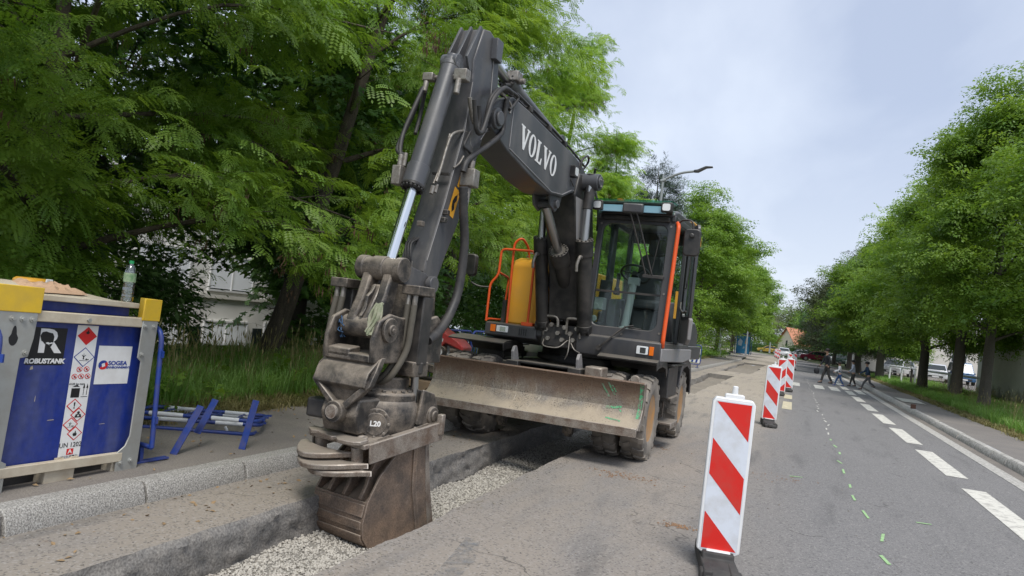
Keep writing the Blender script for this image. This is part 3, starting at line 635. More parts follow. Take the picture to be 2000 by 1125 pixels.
GAP_A, GAP_B = np.array([-6.0, 6.9, 1.45]), np.array([-23.6, 27.2, .2])
def in_gap(p, g):
    """thin place in the greenery where the flats show through"""
    d = GAP_B-GAP_A; t = np.clip(((p-GAP_A)@d)/(d@d), 0, 1); e = p-GAP_A-t[:, None]*d; r = .75+1.35*t
    q = np.sqrt((e[:, 0]**2+e[:, 1]**2)+(e[:, 2]*.95)**2)/r
    return (q < 1) & (g.random(len(p)) < np.clip((1.12-q)*3.2, 0, .985))
TRUNK_DIR = np.array([.57, -.82])
def trunk_gap(p, g):
    """the leaning trunk stays bare of leaves on its street side"""
    t = np.clip(p[:, 2]/9.1, 0, 1); d = p[:, :2]-np.stack([-8.6+1.9*t, 10.7+.9*t], 1); al = d@TRUNK_DIR; la = np.abs(d[:, 0]*TRUNK_DIR[1]-d[:, 1]*TRUNK_DIR[0])
    return (p[:, 2] > 2.2) & (p[:, 2] < 8.5) & (al > -.3) & (al < 6) & (la < .5+.04*al) & (g.random(len(p)) < .84)
def tree(name, label, loc, h, r, leaf, temp, n, seed, low=.18, lean=(0, 0), sc=1., trunk_r=.18, group=None, fork=.55, pods=0, bark=None, flat=.55, top=1., bias=(0, 0), wide=.0, limbs=13, clump=.16, cat='tree'):
    """trunk with limbs, boughs of leaf sprays round the limb ends; crown is one scatter mesh, trunk another"""
    g = np.random.default_rng(seed); root = thing(name, label, cat, loc, 0, group); O = Vector(loc)
    tr = MB(); axis = []
    for k in range(9):
        t = k/8; axis.append(Vector((lean[0]*t+.12*math.sin(seed+3*t)*t*2, lean[1]*t+.12*math.cos(seed*1.3+2.5*t)*t*2, h*.93*t)))
    P = smooth_path(axis, 4); mN = len(P); ringn = 10
    rad = lambda t: trunk_r*((1-t)**.8*.92+.05)+trunk_r*.38*math.exp(-t*h/.35)
    o = 0
    for i, p in enumerate(P):
        t = i/(mN-1)
        for j in range(ringn):
            a = 2*PI*j/ringn; rr = rad(t)*(1+.09*math.sin(3*a+seed)+.05*math.sin(5*a+4*t*h)); tr.v.append(O+p+Vector((math.cos(a)*rr, math.sin(a)*rr, 0)))
    for i in range(mN-1):
        for j in range(ringn): tr.f.append([i*ringn+j, i*ringn+(j+1) % ringn, (i+1)*ringn+(j+1) % ringn, (i+1)*ringn+j]); tr.m.append(0)
    tips = []
    def env(z):
        u = (z/h-low)/(1-low)
        if u < 0: return .35
        return max(.12, math.sin(PI*min(1, u**.75*.93+.09)))**.7
    for k in range(limbs):
        t = low+.05+(.9-low)*((k+g.uniform(.1, .9))/limbs); p = P[int(t*(mN-1))]; az = k*2.4+g.uniform(-.5, .5); R_ = r*env(t*h+.5)*g.uniform(.75, 1.1)*(.75 if t > .8 else 1)
        d = Vector((math.cos(az), math.sin(az), 0)); rise = R_*g.uniform(.12, .6)*(1 if t > .35 else .35)
        e = p+d*R_*.82+Vector((bias[0], bias[1], 0))*R_*.2+Vector((0, 0, rise)); e.z = min(e.z, h*(.97 if R_ < r*.5 else .92)); mid = p.lerp(e, .5)+Vector((g.normal(0, .15), g.normal(0, .15), R_*.10))
        b0 = rad(t)*.42; pl_ = smooth_path([p, mid, e], 4); tr.tube([O+q for q in pl_], [b0, b0*.8, b0*.6, b0*.45, b0*.3, b0*.18], 6, smooth=False)
        for q in range(6):
            u = .3+.7*(q+g.uniform(0, .9))/6; s0 = pl_[min(int(u*(len(pl_)-1)), len(pl_)-1)]; a2 = az+g.uniform(-1.25, 1.25); l2 = R_*g.uniform(.2, .45)*(1.1-.5*u)+.25
            e2 = s0+Vector((math.cos(a2)*l2, math.sin(a2)*l2, g.normal(.05, .25)*l2+.1*l2)); tips.append((s0.lerp(e2, .6), e2, az, l2))
            if q % 2 == 0: tr.tube([O+s0, O+s0.lerp(e2, .5)+Vector((0, 0, .06)), O+e2], [b0*.22, b0*.16, b0*.09], 4, smooth=False)
    tips.append((P[-1]*1, P[-1]+Vector((0, 0, .35*top)), 0, .8)); tips.append((P[-2]*1, P[-1]+Vector((.2, .1, .1)), 2, .8))
    trunk = tr.build('trunk', bark or BARK, root, smooth=60)
    tip = np.array([[*a, *b, az, l] for a, b, az, l in tips]); w = np.sqrt(tip[:, 7]); w /= w.sum(); ix = g.choice(len(tip), n, p=w); u = g.uniform(0, 1.15, (n, 1))
    sg = (clump*r)*np.array([1, 1, flat])
    pts = tip[ix, :3]*(1-u)+tip[ix, 3:6]*u+g.normal(0, 1, (n, 3))*sg*(.6+.5*g.random((n, 1)))
    ax = np.array([[*P[min(mN-1, max(0, int(z/(h*.93)*(mN-1))))]][:2] for z in pts[:, 2]]); out = pts[:, :2]-ax; az = np.arctan2(out[:, 1], out[:, 0])+g.normal(0, .65, n)
    pitch = g.normal(-.12, .33, n); roll = g.normal(0, .35, n)
    # spray grows along local +Y: yaw so +Y points outward
    rots = np.stack([pitch, roll, az-PI/2], 1); scl = sc*g.uniform(.75, 1.25, n)
    pts = pts[:, :3]; pts[:, 2] = np.where(pts[:, 2] > h, 2*h-pts[:, 2], pts[:, 2]); keep = (pts[:, 2] > low*h*.55) & ~in_gap(pts+np.array(loc), g) & ~trunk_gap(pts+np.array(loc), g); pts, rots, scl = pts[keep], rots[keep], scl[keep]
    c = scatter('crown', TEMP[temp], pts, rots, scl, LEAF[leaf], root, seed=seed); c['kind'] = 'stuff'
    if pods:
        q = g.choice(len(pts), pods); jit = np.repeat(pts[q], 5, 0)+g.normal(0, .14, (pods*5, 3))-np.array([0, 0, .12])
        s = scatter('seed_pods', TEMP['pods'], jit, np.stack([g.normal(0, .15, pods*5), g.normal(0, .15, pods*5), g.uniform(0, 6.28, pods*5)], 1), g.uniform(.7, 1.3, pods*5), PODS, root, seed=seed+1); s['kind'] = 'stuff'
    return root

# left row, near to far
tree('locust_tree', 'feathery black locust rising behind the blue tank at the picture edge', (-8.3, 6.0, .18), 8.2, 5.0, 'locust', 'locust', 8200, 1, low=.12, lean=(-.2, .3), sc=.64, pods=100, trunk_r=.15, limbs=19, bias=(.5, .7), clump=.12, flat=.4)
tree('locust_tree', 'tall locust with a bare leaning trunk beside the pale flats, brown pods in its crown', (-8.6, 10.7, .2), 9.8, 4.4, 'locust', 'locust', 5200, 2, low=.2, lean=(1.9, .9), sc=.66, pods=80, trunk_r=.19, limbs=16, bias=(-.1, .3), clump=.13)
tree('maple_tree', 'broad dark maple with lobed leaves low behind the tiltrotator', (-9.7, 12.9, .2), 8.0, 3.1, 'maple', 'maple', 2500, 3, low=.10, lean=(.2, .2), trunk_r=.19, bark=BARKD, limbs=16)
tree('locust_tree', 'slender locust directly behind the upright digger arm', (-8.5, 17.2, .2), 11.0, 3.4, 'locust_pale', 'locust', 5000, 4, low=.14, lean=(.5, .2), sc=.62, pods=50, trunk_r=.16, clump=.13)
tree('locust_tree', 'airy pale locust reaching into the sky above the lettered boom', (-8.5, 25, .2), 11.9, 2.6, 'locust_pale', 'locust', 5200, 5, low=.14, lean=(.4, 0), sc=.60, pods=70, trunk_r=.16, top=1.3, clump=.13)
tree('locust_tree', 'lower pale locust filling the gap left of the lamp post', (-8.4, 33, .2), 10.2, 2.4, 'locust_pale', 'locust', 3600, 6, low=.1, sc=.74, trunk_r=.16)
tree('pine_tree', 'dark pine top showing just left of the lamp post', (-8.6, 45, .2), 12.4, 2.3, 'pine', 'pine', 1500, 7, low=.25, sc=1.7, trunk_r=.16, bark=BARKD, limbs=15)
tree('broadleaf_tree', 'rounded bright green tree behind the cab roof and lamp head', (-6.9, 57, .2), 13.2, 4.3, 'bright', 'clump', 3300, 8, low=.1, sc=1.35, trunk_r=.2, limbs=18)
tree('broadleaf_tree', 'bright green tree overhanging the pavement beyond the cab door', (-6.9, 74, .2), 12.2, 4.4, 'bright', 'clump', 2800, 9, low=.12, sc=1.55, trunk_r=.2, limbs=18)
tree('broadleaf_tree', 'green tree above the blue bus shelter', (-6.9, 93, .2), 12.5, 4.4, 'bright', 'clump', 2200, 10, low=.2, sc=1.8, trunk_r=.2, limbs=16)
tree('broadleaf_tree', 'last street tree on the shelter side, edging the patch of sky', (-6.2, 116, .2), 13, 3.9, 'bright', 'clump', 1800, 11, low=.15, sc=2.0, trunk_r=.2, limbs=16)
# second row, dense and dark
for i, (x, y, h, r, lf, tp, lb) in enumerate([
    (-13.2, 7.2, 9.0, 3.4, 'dark', 'maple', 'dark maple in the second row behind the blue tank'), (-12.6, 10.2, 9.5, 3.4, 'maple', 'maple', 'second-row tree with a thin trunk left of the pale flats'),
    (-12.4, 16.6, 10, 3.7, 'maple', 'maple', 'dark maple behind the leaning trunk, right of the pale flats'), (-12.8, 22.5, 10.5, 3.8, 'dark', 'maple', 'dark maple far back behind the digger arm'),
    (-13, 30, 11, 4.0, 'locust', 'oval', 'second-row tree seen below the boom'), (-12, 39, 10.5, 4.0, 'locust', 'oval', 'second-row tree between the boom and the cab'), (-12.5, 50, 10, 4.2, 'bright', 'oval', 'second-row tree behind the cab windows'),
    (-12.5, 65, 10, 4.5, 'locust', 'oval', 'second-row tree right of the cab door')]):
    tree('background_tree', lb, (x, y, -.3), h, r, lf, tp, 1500 if y < 25 else 1400, 40+i, low=.24 if i == 1 else (.2 if i in (0, 2) else .05), sc=1.25 if y < 25 else 1.9, trunk_r=.15, bark=BARKD, limbs=14)
for i, (x, y, h, r) in enumerate([(-16.0, 9.0, 9.5, 3.2), (-17, 22.5, 9.5, 2.4), (-20, 30, 14, 5.0), (-19, 42, 14, 5.5), (-19, 55, 14, 5.5)]):
    tree('background_tree', ['big dark tree far behind the tank', 'big dark tree far behind the digger bucket link', 'big dark tree far behind the boom', 'big tree far behind the lift cylinders', 'big tree far behind the driver seat'][i], (x, y, -1.6), h, r, 'dark', 'maple', 1500, 60+i, low=.42 if i == 5 else .12, sc=2.1, trunk_r=.2, bark=BARKD, limbs=14)
# saplings and bushes under the trees
for i, (x, y, h, r, lf, tp, n, lb) in enumerate([
    (-8.0, 5.0, 2.6, 1.5, 'locust', 'locust', 420, 'young locust shoots between tank and grass'), (-9.4, 7.6, 1.9, 1.2, 'dark', 'oval', 420, 'dark bush under the trees right of the bottle'),
    (-9.9, 9.4, 1.5, 1.1, 'maple', 'oval', 330, 'low bush in front of the pale flats'), (-9.4, 12.2, 2.6, 1.5, 'maple', 'maple', 520, 'maple shoots right of the leaning trunk'),
    (-8.3, 15.0, 2.4, 1.5, 'dark', 'maple', 480, 'shrub behind the red compactor'), (-8.2, 19, 2.6, 1.7, 'maple', 'oval', 520, 'shrub behind the yellow hood'), (-8.3, 24, 2.6, 1.8, 'dark', 'oval', 480, 'shrub behind the lift cylinders'),
    (-7.6, 29, 3.0, 1.8, 'locust', 'oval', 480, 'shrub behind the windscreen'), (-7.2, 35, 3.4, 2.0, 'bright', 'oval', 560, 'round pale shrub right of the cab behind the blue barriers'),
    (-8, 42, 3.6, 2.2, 'locust', 'oval', 480, 'shrub left of the grey post'), (-8.4, 52, 4.2, 2.6, 'bright', 'oval', 500, 'shrub behind the grey post'), (-8.2, 63, 4.4, 2.8, 'locust', 'oval', 500, 'shrub between grey post and bus shelter'), (-9, 78, 4.5, 3, 'locust', 'oval', 500, 'shrub just left of the bus shelter')]):
    tree('shrub', lb, (x, y, .15), h, r, lf, tp, n, 80+i, low=.02, sc=1. if y < 16 else 1.5, trunk_r=.03, bark=BARKD, limbs=9, clump=.22, flat=.8, cat='bush')
# right row
for i, (x, y, h, r, lf, tp, n, s_, lo, tr_, lb) in enumerate([
    (7.7, 22.5, 11.6, 2.9, 'locust', 'clump', 2400, 1.05, .22, .17, 'tree at the right picture edge, its trunk out of view'),
    (6.25, 29.9, 12.0, 3.0, 'locust', 'clump', 4800, 1.06, .15, .19, 'first roadside tree, slim grey trunk before the rendered wall'),
    (6.75, 37.6, 12.4, 3.0, 'locust', 'clump', 4200, 1.11, .16, .25, 'roadside tree with a thick trunk at the near end of the white railing'),
    (6.0, 41.5, 10.4, 2.9, 'locust_pale', 'clump', 4000, 1.15, .16, .24, 'roadside tree whose trunk crosses the middle of the white railing'),
    (5.45, 55, 10.4, 3.0, 'locust', 'clump', 3600, 1.25, .13, .26, 'roadside tree just beyond the far end of the white railing'),
    (6.1, 61, 10.3, 3.8, 'maple', 'clump', 2600, 1.35, .13, .24, 'dark roadside tree right above the running boy'),
    (5.15, 69, 10.6, 4.5, 'copper', 'clump', 2800, 1.5, .12, .30, 'thick-trunked copper-brown tree right of the walking man'),
    (5.3, 82, 10.0, 4.6, 'copper', 'clump', 2200, 1.7, .12, .25, 'copper-tinged tree above the walking man'),
    (4.6, 98, 9.8, 4.0, 'maple', 'clump', 1900, 1.9, .12, .25, 'dark tree to the right of the orange roof'),
    (5.8, 112, 10, 4.6, 'bright', 'clump', 1700, 2.1, .12, .25, 'lighter tree touching the orange roof'),
    (4.8, 128, 10.5, 4.2, 'maple', 'clump', 1600, 2.3, .12, .25, 'last dark tree of the right-hand row')]):
    tree('roadside_tree', lb, (x, y, .12), h, r, lf, tp, n, 100+i, low=lo, sc=s_, trunk_r=tr_, limbs=17, bark=BARKD, group='street trees along the right pavement', flat=.65, bias=(-.3, -.2), clump=.19)
# trees closing the street, far off
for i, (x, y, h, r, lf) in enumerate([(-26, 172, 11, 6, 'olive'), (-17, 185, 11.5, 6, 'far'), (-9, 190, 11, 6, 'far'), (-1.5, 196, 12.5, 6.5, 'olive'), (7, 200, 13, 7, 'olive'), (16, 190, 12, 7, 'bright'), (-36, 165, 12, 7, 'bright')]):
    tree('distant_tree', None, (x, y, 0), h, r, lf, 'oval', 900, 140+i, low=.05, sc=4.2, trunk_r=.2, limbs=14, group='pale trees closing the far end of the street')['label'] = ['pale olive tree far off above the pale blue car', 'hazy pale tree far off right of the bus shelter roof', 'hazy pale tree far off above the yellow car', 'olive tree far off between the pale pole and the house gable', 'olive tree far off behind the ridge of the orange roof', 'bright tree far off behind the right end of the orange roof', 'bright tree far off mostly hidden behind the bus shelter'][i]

# grass
def tufts(n, hgt, seed, wid=.006, bend_=.45):
    out = []
    for k in range(4):
        g = np.random.default_rng(seed+k); V = []; F = []
        for b in range(n):
            a = g.uniform(0, 6.28); p = Vector((g.normal(0, .06), g.normal(0, .06), 0)); d = Vector((math.cos(a), math.sin(a), 0)); s_ = Vector((-d.y, d.x, 0))*wid; H = hgt*g.uniform(.55, 1.15); bd = bend_*H*g.uniform(.3, 1.3)
            o = len(V); V.extend([tuple(p-s_), tuple(p+s_), tuple(p+d*bd*.3+Vector((0, 0, H*.6))+s_*.8), tuple(p+d*bd*.3+Vector((0, 0, H*.6))-s_*.8), tuple(p+d*bd+Vector((0, 0, H*.95-bd*.15)))]); F += [[o, o+1, o+2, o+3], [o+3, o+2, o+4]]
        out.append((V, F, None))
    return out
GRASS = leafmat('grass_blade', (.15, .29, .055), (.25, .40, .115), .45, .9)
GRASSD = leafmat('dry_grass', (.19, .19, .07), (.30, .25, .12), .3, 1.5)
def grassfield(label_name, pts, tmp, mat, s0, s1, seed):
    g = np.random.default_rng(seed); n = len(pts); o = scatter('grass', tmp, pts, np.stack([g.normal(0, .15, n), g.normal(0, .15, n), g.uniform(0, 6.28, n)], 1), g.uniform(s0, s1, n), mat, seed=seed); o['kind'] = 'stuff'; return o
def region(g, n, x0, x1, y0, y1, zf): return np.stack([x := g.uniform(x0, x1, n), y := g.uniform(y0, y1, n), np.array([zf(a) for a in x])], 1)
zl = lambda x: float(np.interp(-x, [5.65, 6.2, 7, 8, 10, 13], [.145, .17, .19, .2, .15, -.4]))-.02
g = np.random.default_rng(5)
grassfield('verge', np.concatenate([region(g, 3600, -9.6, -6.1, 3.5, 13, zl), region(g, 2000, -9, -6.1, 13, 30, zl), region(g, 1300, -9, -6.2, 30, 80, zl)]), tufts(16, .38, 3), GRASS, .55, 1.25, 1)
grassfield('verge edge', np.concatenate([region(g, 1500, -6.3, -5.62, 3.5, 14, zl), region(g, 700, -6.3, -5.7, 14, 60, zl)]), tufts(14, .16, 13, bend_=.9), GRASSD, .5, 1.1, 2)
zr = lambda x: .115
grassfield('right verge', np.concatenate([region(g, 3200, 5.25, 8.9, 16, 36, zr), region(g, 2600, 5.2, 9.2, 36, 60, zr)]), tufts(16, .34, 23, wid=.009), GRASS, .6, 1.25, 3)
grassfield('right verge edge', region(g, 1700, 4.82, 5.4, 16, 60, zr), tufts(12, .12, 33, wid=.008, bend_=.9), GRASSD, .6, 1.3, 4)
# weeds and seeding grass stalks between the blades
g = np.random.default_rng(15); wp = np.concatenate([region(g, 420, -8.5, -5.9, 3.8, 16, zl), region(g, 160, 5.3, 8.5, 20, 45, zr)]); n = len(wp); wp[:, 2] += g.uniform(.02, .22, n)
tag(scatter('weeds', TEMP['maple']+TEMP['oval'], wp, np.stack([g.uniform(.2, 1.2, n), g.normal(0, .3, n), g.uniform(0, 6.28, n)], 1), g.uniform(.3, .75, n), LEAF['bright'], seed=16), kind='stuff')
def stalks(seed):
    out = []
    for k in range(3):
        g = np.random.default_rng(seed+k); V = []; F = []
        for b in range(7):
            a = g.uniform(0, 6.28); d = Vector((math.cos(a), math.sin(a), 0)); p = Vector((g.normal(0, .08), g.normal(0, .08), 0)); H = g.uniform(.5, .8); q = p+d*H*.25+Vector((0, 0, H)); s_ = Vector((-d.y, d.x, 0)); o = len(V)
            V.extend([tuple(p-s_*.002), tuple(p+s_*.002), tuple(q+s_*.002), tuple(q-s_*.002)]); F.append([o, o+1, o+2, o+3]); o = len(V); e = d*.3+Vector((0, 0, .95)); V.extend([tuple(q), tuple(q+e*.06+s_*.009), tuple(q+e*.13), tuple(q+e*.06-s_*.009)]); F.append([o, o+1, o+2, o+3])
        out.append((V, F, None))
    return out
sp_ = np.concatenate([region(g, 520, -8.6, -6.0, 3.6, 18, zl), region(g, 260, 5.3, 8.6, 18, 48, zr)]); n = len(sp_)
tag(scatter('seeding_grass', stalks(3), sp_, np.stack([g.normal(0, .15, n), g.normal(0, .15, n), g.uniform(0, 6.28, n)], 1), g.uniform(.55, 1.05, n), GRASSD, seed=17), kind='stuff')
# leaf litter and seed husks on the pavement edge
lt = [([(0, -.02, 0), (.012, 0, .004), (0, .025, 0), (-.012, 0, .004)], [[0, 1, 2, 3]], None)]
gg = np.random.default_rng(9); P = np.concatenate([region(gg, 260, -5.8, -4.3, 3, 14, lambda x: .145), region(gg, 420, -6.1, -5.5, 3, 14, lambda x: .155), region(gg, 160, -4.05, -3.5, 2.5, 12, lambda x: .004)]); n = len(P)
tag(scatter('leaf_litter', lt, P, np.stack([gg.normal(0, .3, n), gg.normal(0, .3, n), gg.uniform(0, 6.28, n)], 1), gg.uniform(.4, 1.2, n), M('dead_leaf', (.25, .17, .09), .9, var=.4, scale=20, pos=True)), kind='stuff')
# ------------------------------------------------------------------ wheeled excavator
AX = R(3.86); C0 = Vector((-2.78, 9.3, 0)); FW = Vector((-math.sin(AX), -math.cos(AX), 0)); RT = Vector((math.cos(AX), -math.sin(AX), 0))
def U(o, s, z): return C0+RT*o+FW*s+Vector((0, 0, z))       # upper works: o across (towards the road), s forwards, z up
UV = lambda l: [U(*p) for p in l]
def UT(o, s, z): return U(o*.85-.02, s, z)     # the tool on the arm's end
UTV = lambda l: [UT(*p) for p in l]
ex = thing('wheeled_excavator', 'dark grey wheeled excavator with yellow hood and worn dozer blade, straddling the gravel trench', 'excavator', (-2.9, 10.4, 0))
def P_(name, mb, mat, parent=ex, bevel=0, smooth=35, label=None, seg=2):
    o = mb.build(name, mat, parent, bevel, smooth, seg)
    if label: o['label'] = label
    return o
X0, AF, AR, WR = -2.9, 9.22, 11.75, .515
# chassis
m = MB(); m.box((X0, 10.5, .83), (.86, 3.1, .36)); m.box((X0, 9.0, .86), (1.0, .5, .30)); m.box((X0, 12.0, .86), (1.0, .5, .30))
m.prism([(-1.25, .72), (-1.25, .95), (-.42, 1.02), (.42, 1.02), (1.25, .95), (1.25, .72), (.42, .62), (-.42, .62)], 10.05, 10.95, lambda w, a, b: (X0+a, w, b))
P_('chassis', m, MT['black'], bevel=.015)
for y in (AF, AR):
    m = MB(); m.cyl((X0-.95, y, WR), (X0+.95, y, WR), .11, n=14); m.cyl((X0-.22, y, WR), (X0+.22, y, WR), .20, n=16); m.box((X0, y, WR+.16), (.5, .3, .2)); P_('axle', m, MT['black'], bevel=.01)
m = MB(); m.cyl((X0+.02, 10.4, 1.0), (X0+.02, 10.4, 1.22), .52, n=40); m.cyl((X0+.02, 10.4, 1.03), (X0+.02, 10.4, 1.10), .58, n=40); P_('slew_ring', m, MT['black'])
# wheels: four twin pairs
def wheel_meshes():
    w = .145
    t = MB(); t.lathe([(.29, -w*.86), (.33, -w), (.43, -w*1.02), (.485, -w*.9), (.50, -w*.7), (.50, w*.7), (.485, w*.9), (.43, w*1.02), (.33, w), (.29, w*.86), (.27, w*.5), (.27, -w*.5), (.29, -w*.86)], n=40)
    for k in range(18):
        for sd in (-1, 1):
            a = 2*PI*(k+(.5 if sd > 0 else 0))/18
            for (z0, z1, da) in ((.012, w*.62, .10), (w*.55, w*1.0, .13)):
                v = []
                for zz, dd in ((z0, da*.0), (z1, da*(.55 if z0 < .05 else .2))):
                    base = .06 if z0 < .05 else .115
                    for rr in (.49 if z0 < .05 else .455, .522 if z0 < .05 else (.522 if zz == z0 else .50)):
                        for s_ in (-1, 1):
                            A = a+(dd+ (0 if z0 < .05 else .06))+s_*.062; v.append((rr*math.cos(A), rr*math.sin(A), sd*zz))
                t.add(v, [(0, 1, 3, 2), (4, 6, 7, 5), (0, 4, 5, 1), (2, 3, 7, 6), (0, 2, 6, 4), (1, 5, 7, 3)])
    r = MB(); r.lathe([(.275, -w*.8), (.30, -w*.88), (.30, -w*.7), (.265, -w*.6), (.25, w*.1), (.17, w*.2), (.16, w*.75), (.0, w*.8)], n=32); r.lathe([(.275, w*.8), (.30, w*.88), (.30, w*.7), (.265, w*.6), (.25, w*.15)], n=32)
    for k in range(8): a = 2*PI*k/8; r.cyl((.205*math.cos(a), .205*math.sin(a), w*.1), (.205*math.cos(a), .205*math.sin(a), w*.32), .02, n=6)
    return t.mesh('tyre', MT['tyre'], None, 28), r.mesh('wheel', MT['rim'], None, 35)
tm_, rm_ = wheel_meshes(); k = 0
for y in (AF, AR):
    for x, sg in ((-4.12, -1), (-3.775, -1), (-2.025, 1), (-1.68, 1)):
        w_ = bpy.data.objects.new('wheel', rm_); col.objects.link(w_); w_.parent = ex; w_.location = Vector((x, y, WR))-ex.location; w_.rotation_euler = (Matrix.Rotation(sg*PI/2, 3, 'Y') @ Matrix.Rotation(k*.37, 3, 'Z')).to_euler(); k += 1
        t_ = bpy.data.objects.new('tyre', tm_); col.objects.link(t_); t_.parent = w_
# mudguards
def fender(prof, x0, x1, t=.02, flange=True):
    m = MB(); m.sheet(prof, x0, x1, lambda w, a, b: (w, a, b), t)
    if flange: m.sheet([(a, b-.0) for a, b in prof], x1-.015, x1, lambda w, a, b: (w, a, b), -.09)
    return m
fpr = [(9.0, 1.19), (9.12, 1.22), (9.45, 1.24), (9.72, 1.20), (9.86, 1.06)]
P_('mudguard', fender(fpr, -2.25, -1.5), MT['black'], bevel=.004)
P_('mudguard', fender(fpr, -4.3, -3.5), MT['black'], bevel=.004)
rpr = [(11.0, .82), (11.1, 1.03), (11.35, 1.17), (11.8, 1.20), (12.15, 1.12), (12.36, .9), (12.42, .66)]
P_('mudguard', fender(rpr, -2.25, -1.5), MT['cab'], bevel=.004); P_('mudguard', fender(rpr, -4.3, -3.5), MT['cab'], bevel=.004)
# side box and steps between the wheels
for sg, x in ((1, -1.72), (-1, -4.08)):
    m = MB(); m.box((x, 10.45, .92), (.42, .86, .42)); m.box((x+sg*.04, 10.45, 1.16), (.5, 1.25, .03)); P_('side_box', m, MT['black'], bevel=.012)
    for z, xx, mt in ((.70, x+sg*.13, 'steel'), (.36, x+sg*.16, 'rim')):
        m = MB(); m.box((xx, 10.5, z), (.24, .62, .025)); m.box((xx+sg*.115, 10.5, z-.03), (.012, .62, .07)); m.box((xx-sg*.1, 10.22, z+.12), (.02, .03, .25)); m.box((xx-sg*.1, 10.78, z+.12), (.02, .03, .25)); P_('step', m, MT['tool' if z > .5 else 'worn'], bevel=.004)
# dozer blade
bp = [(8.25, .46), (8.27, .49), (8.42, .575), (8.50, .67), (8.51, .81), (8.47, .94), (8.44, .97)]
def bladeshell():
    m = MB(); m.sheet(bp, -4.21, -1.53, lambda w, a, b: (w, a, b), -.025); return m
BL = M('blade_steel', (.18, .168, .155), .55, .3, (.34, .28, .20), .75, 3.2, .25, 45, thr=.5, fine=.3, fscale=70, pos=True, edge=(.38, .35, .31))
def streaks(mt):
    nt = mt.node_tree; L = nt.links; b = nt.nodes['Principled BSDF']; src = b.inputs['Base Color'].links[0].from_socket
    g = nd(nt, 'ShaderNodeNewGeometry')
    for scv, lo, hi, amt, cc in (((26, 2, 2.0), .52, .72, .6, (.11, .075, .055)), ((40, 3, 3), .60, .72, .8, (.50, .47, .43)), ((34, 10, 48), .60, .66, .75, (.045, .04, .036))):
        mpn = nd(nt, 'ShaderNodeMapping'); mpn.inputs['Scale'].default_value = scv; L.new(g.outputs['Position'], mpn.inputs[0])
        n = nd(nt, 'ShaderNodeTexNoise'); n.inputs['Scale'].default_value = 1; n.inputs['Detail'].default_value = 6; n.inputs['Roughness'].default_value = .7; L.new(mpn.outputs[0], n.inputs['Vector'])
        r = nd(nt, 'ShaderNodeMapRange'); r.inputs[1].default_value = lo; r.inputs[2].default_value = hi; r.inputs[4].default_value = amt; L.new(n.outputs[0], r.inputs[0])
        q = nd(nt, 'ShaderNodeMix', data_type='RGBA'); L.new(r.outputs[0], q.inputs[0]); L.new(src, q.inputs[6]); q.inputs[7].default_value = c4(cc); src = q.outputs[2]
    vo = nd(nt, 'ShaderNodeTexVoronoi'); vo.inputs['Scale'].default_value = 34; L.new(g.outputs['Position'], vo.inputs['Vector']); nv = nd(nt, 'ShaderNodeTexNoise'); nv.inputs['Scale'].default_value = 5; L.new(g.outputs['Position'], nv.inputs['Vector'])
    dm = nd(nt, 'ShaderNodeMapRange'); dm.inputs[1].default_value = .30; dm.inputs[2].default_value = .16; L.new(vo.outputs['Distance'], dm.inputs[0]); dn = nd(nt, 'ShaderNodeMapRange'); dn.inputs[1].default_value = .45; dn.inputs[2].default_value = .62; dn.inputs[4].default_value = .8; L.new(nv.outputs[0], dn.inputs[0])
    dp = nd(nt, 'ShaderNodeMath', operation='MULTIPLY'); L.new(dm.outputs[0], dp.inputs[0]); L.new(dn.outputs[0], dp.inputs[1]); pit = dp.outputs[0]
    # rust-brown top, clay dried on the lower half
    s = nd(nt, 'ShaderNodeSeparateXYZ'); L.new(g.outputs['Position'], s.inputs[0]); n = nd(nt, 'ShaderNodeTexNoise'); n.inputs['Scale'].default_value = 2.2; n.inputs['Detail'].default_value = 9; n.inputs['Roughness'].default_value = .68; L.new(g.outputs['Position'], n.inputs['Vector'])
    for k, lo, hi, amt, cc in ((.45, .96, 1.14, .7, (.14, .075, .045)), (-.5, -.36, -.22, .8, (.42, .355, .27))):
        a = nd(nt, 'ShaderNodeMath', operation='MULTIPLY_ADD'); L.new(n.outputs[0], a.inputs[0]); a.inputs[1].default_value = .55
        z = nd(nt, 'ShaderNodeMath', operation='MULTIPLY'); L.new(s.outputs[2], z.inputs[0]); z.inputs[1].default_value = 1 if k > 0 else -1; L.new(z.outputs[0], a.inputs[2])
        r = nd(nt, 'ShaderNodeMapRange'); r.inputs[1].default_value = lo; r.inputs[2].default_value = hi; r.inputs[4].default_value = amt; L.new(a.outputs[0], r.inputs[0])
        q = nd(nt, 'ShaderNodeMix', data_type='RGBA'); L.new(r.outputs[0], q.inputs[0]); L.new(src, q.inputs[6]); q.inputs[7].default_value = c4(cc); src = q.outputs[2]
    q = nd(nt, 'ShaderNodeMix', data_type='RGBA'); L.new(pit, q.inputs[0]); L.new(src, q.inputs[6]); q.inputs[7].default_value = (.05, .042, .036, 1); src = q.outputs[2]
    L.new(src, b.inputs['Base Color'])
streaks(BL)
bl = P_('dozer_blade', bladeshell(), BL, bevel=.004)
m = MB(); m.box((-2.87, 8.262, .435), (2.68, .035, .10)); P_('cutting_edge', m, MT['worn'], bl, bevel=.006)
for x in (-4.205, -1.535):
    m = MB(); m.prism([(8.28, .46)]+[(a+.0, b) for a, b in bp[2:]]+[(8.60, .97), (8.62, .58), (8.45, .44)], x-.011, x+.011, lambda w, a, b: (w, a, b)); P_('end_plate', m, MT['worn'], bl, bevel=.003)
def splash(name, quads, mat):
    m = MB()
    for q in quads: m.add(q, [tuple(range(len(q)))])
    return P_(name, m, mat, bl, smooth=0)
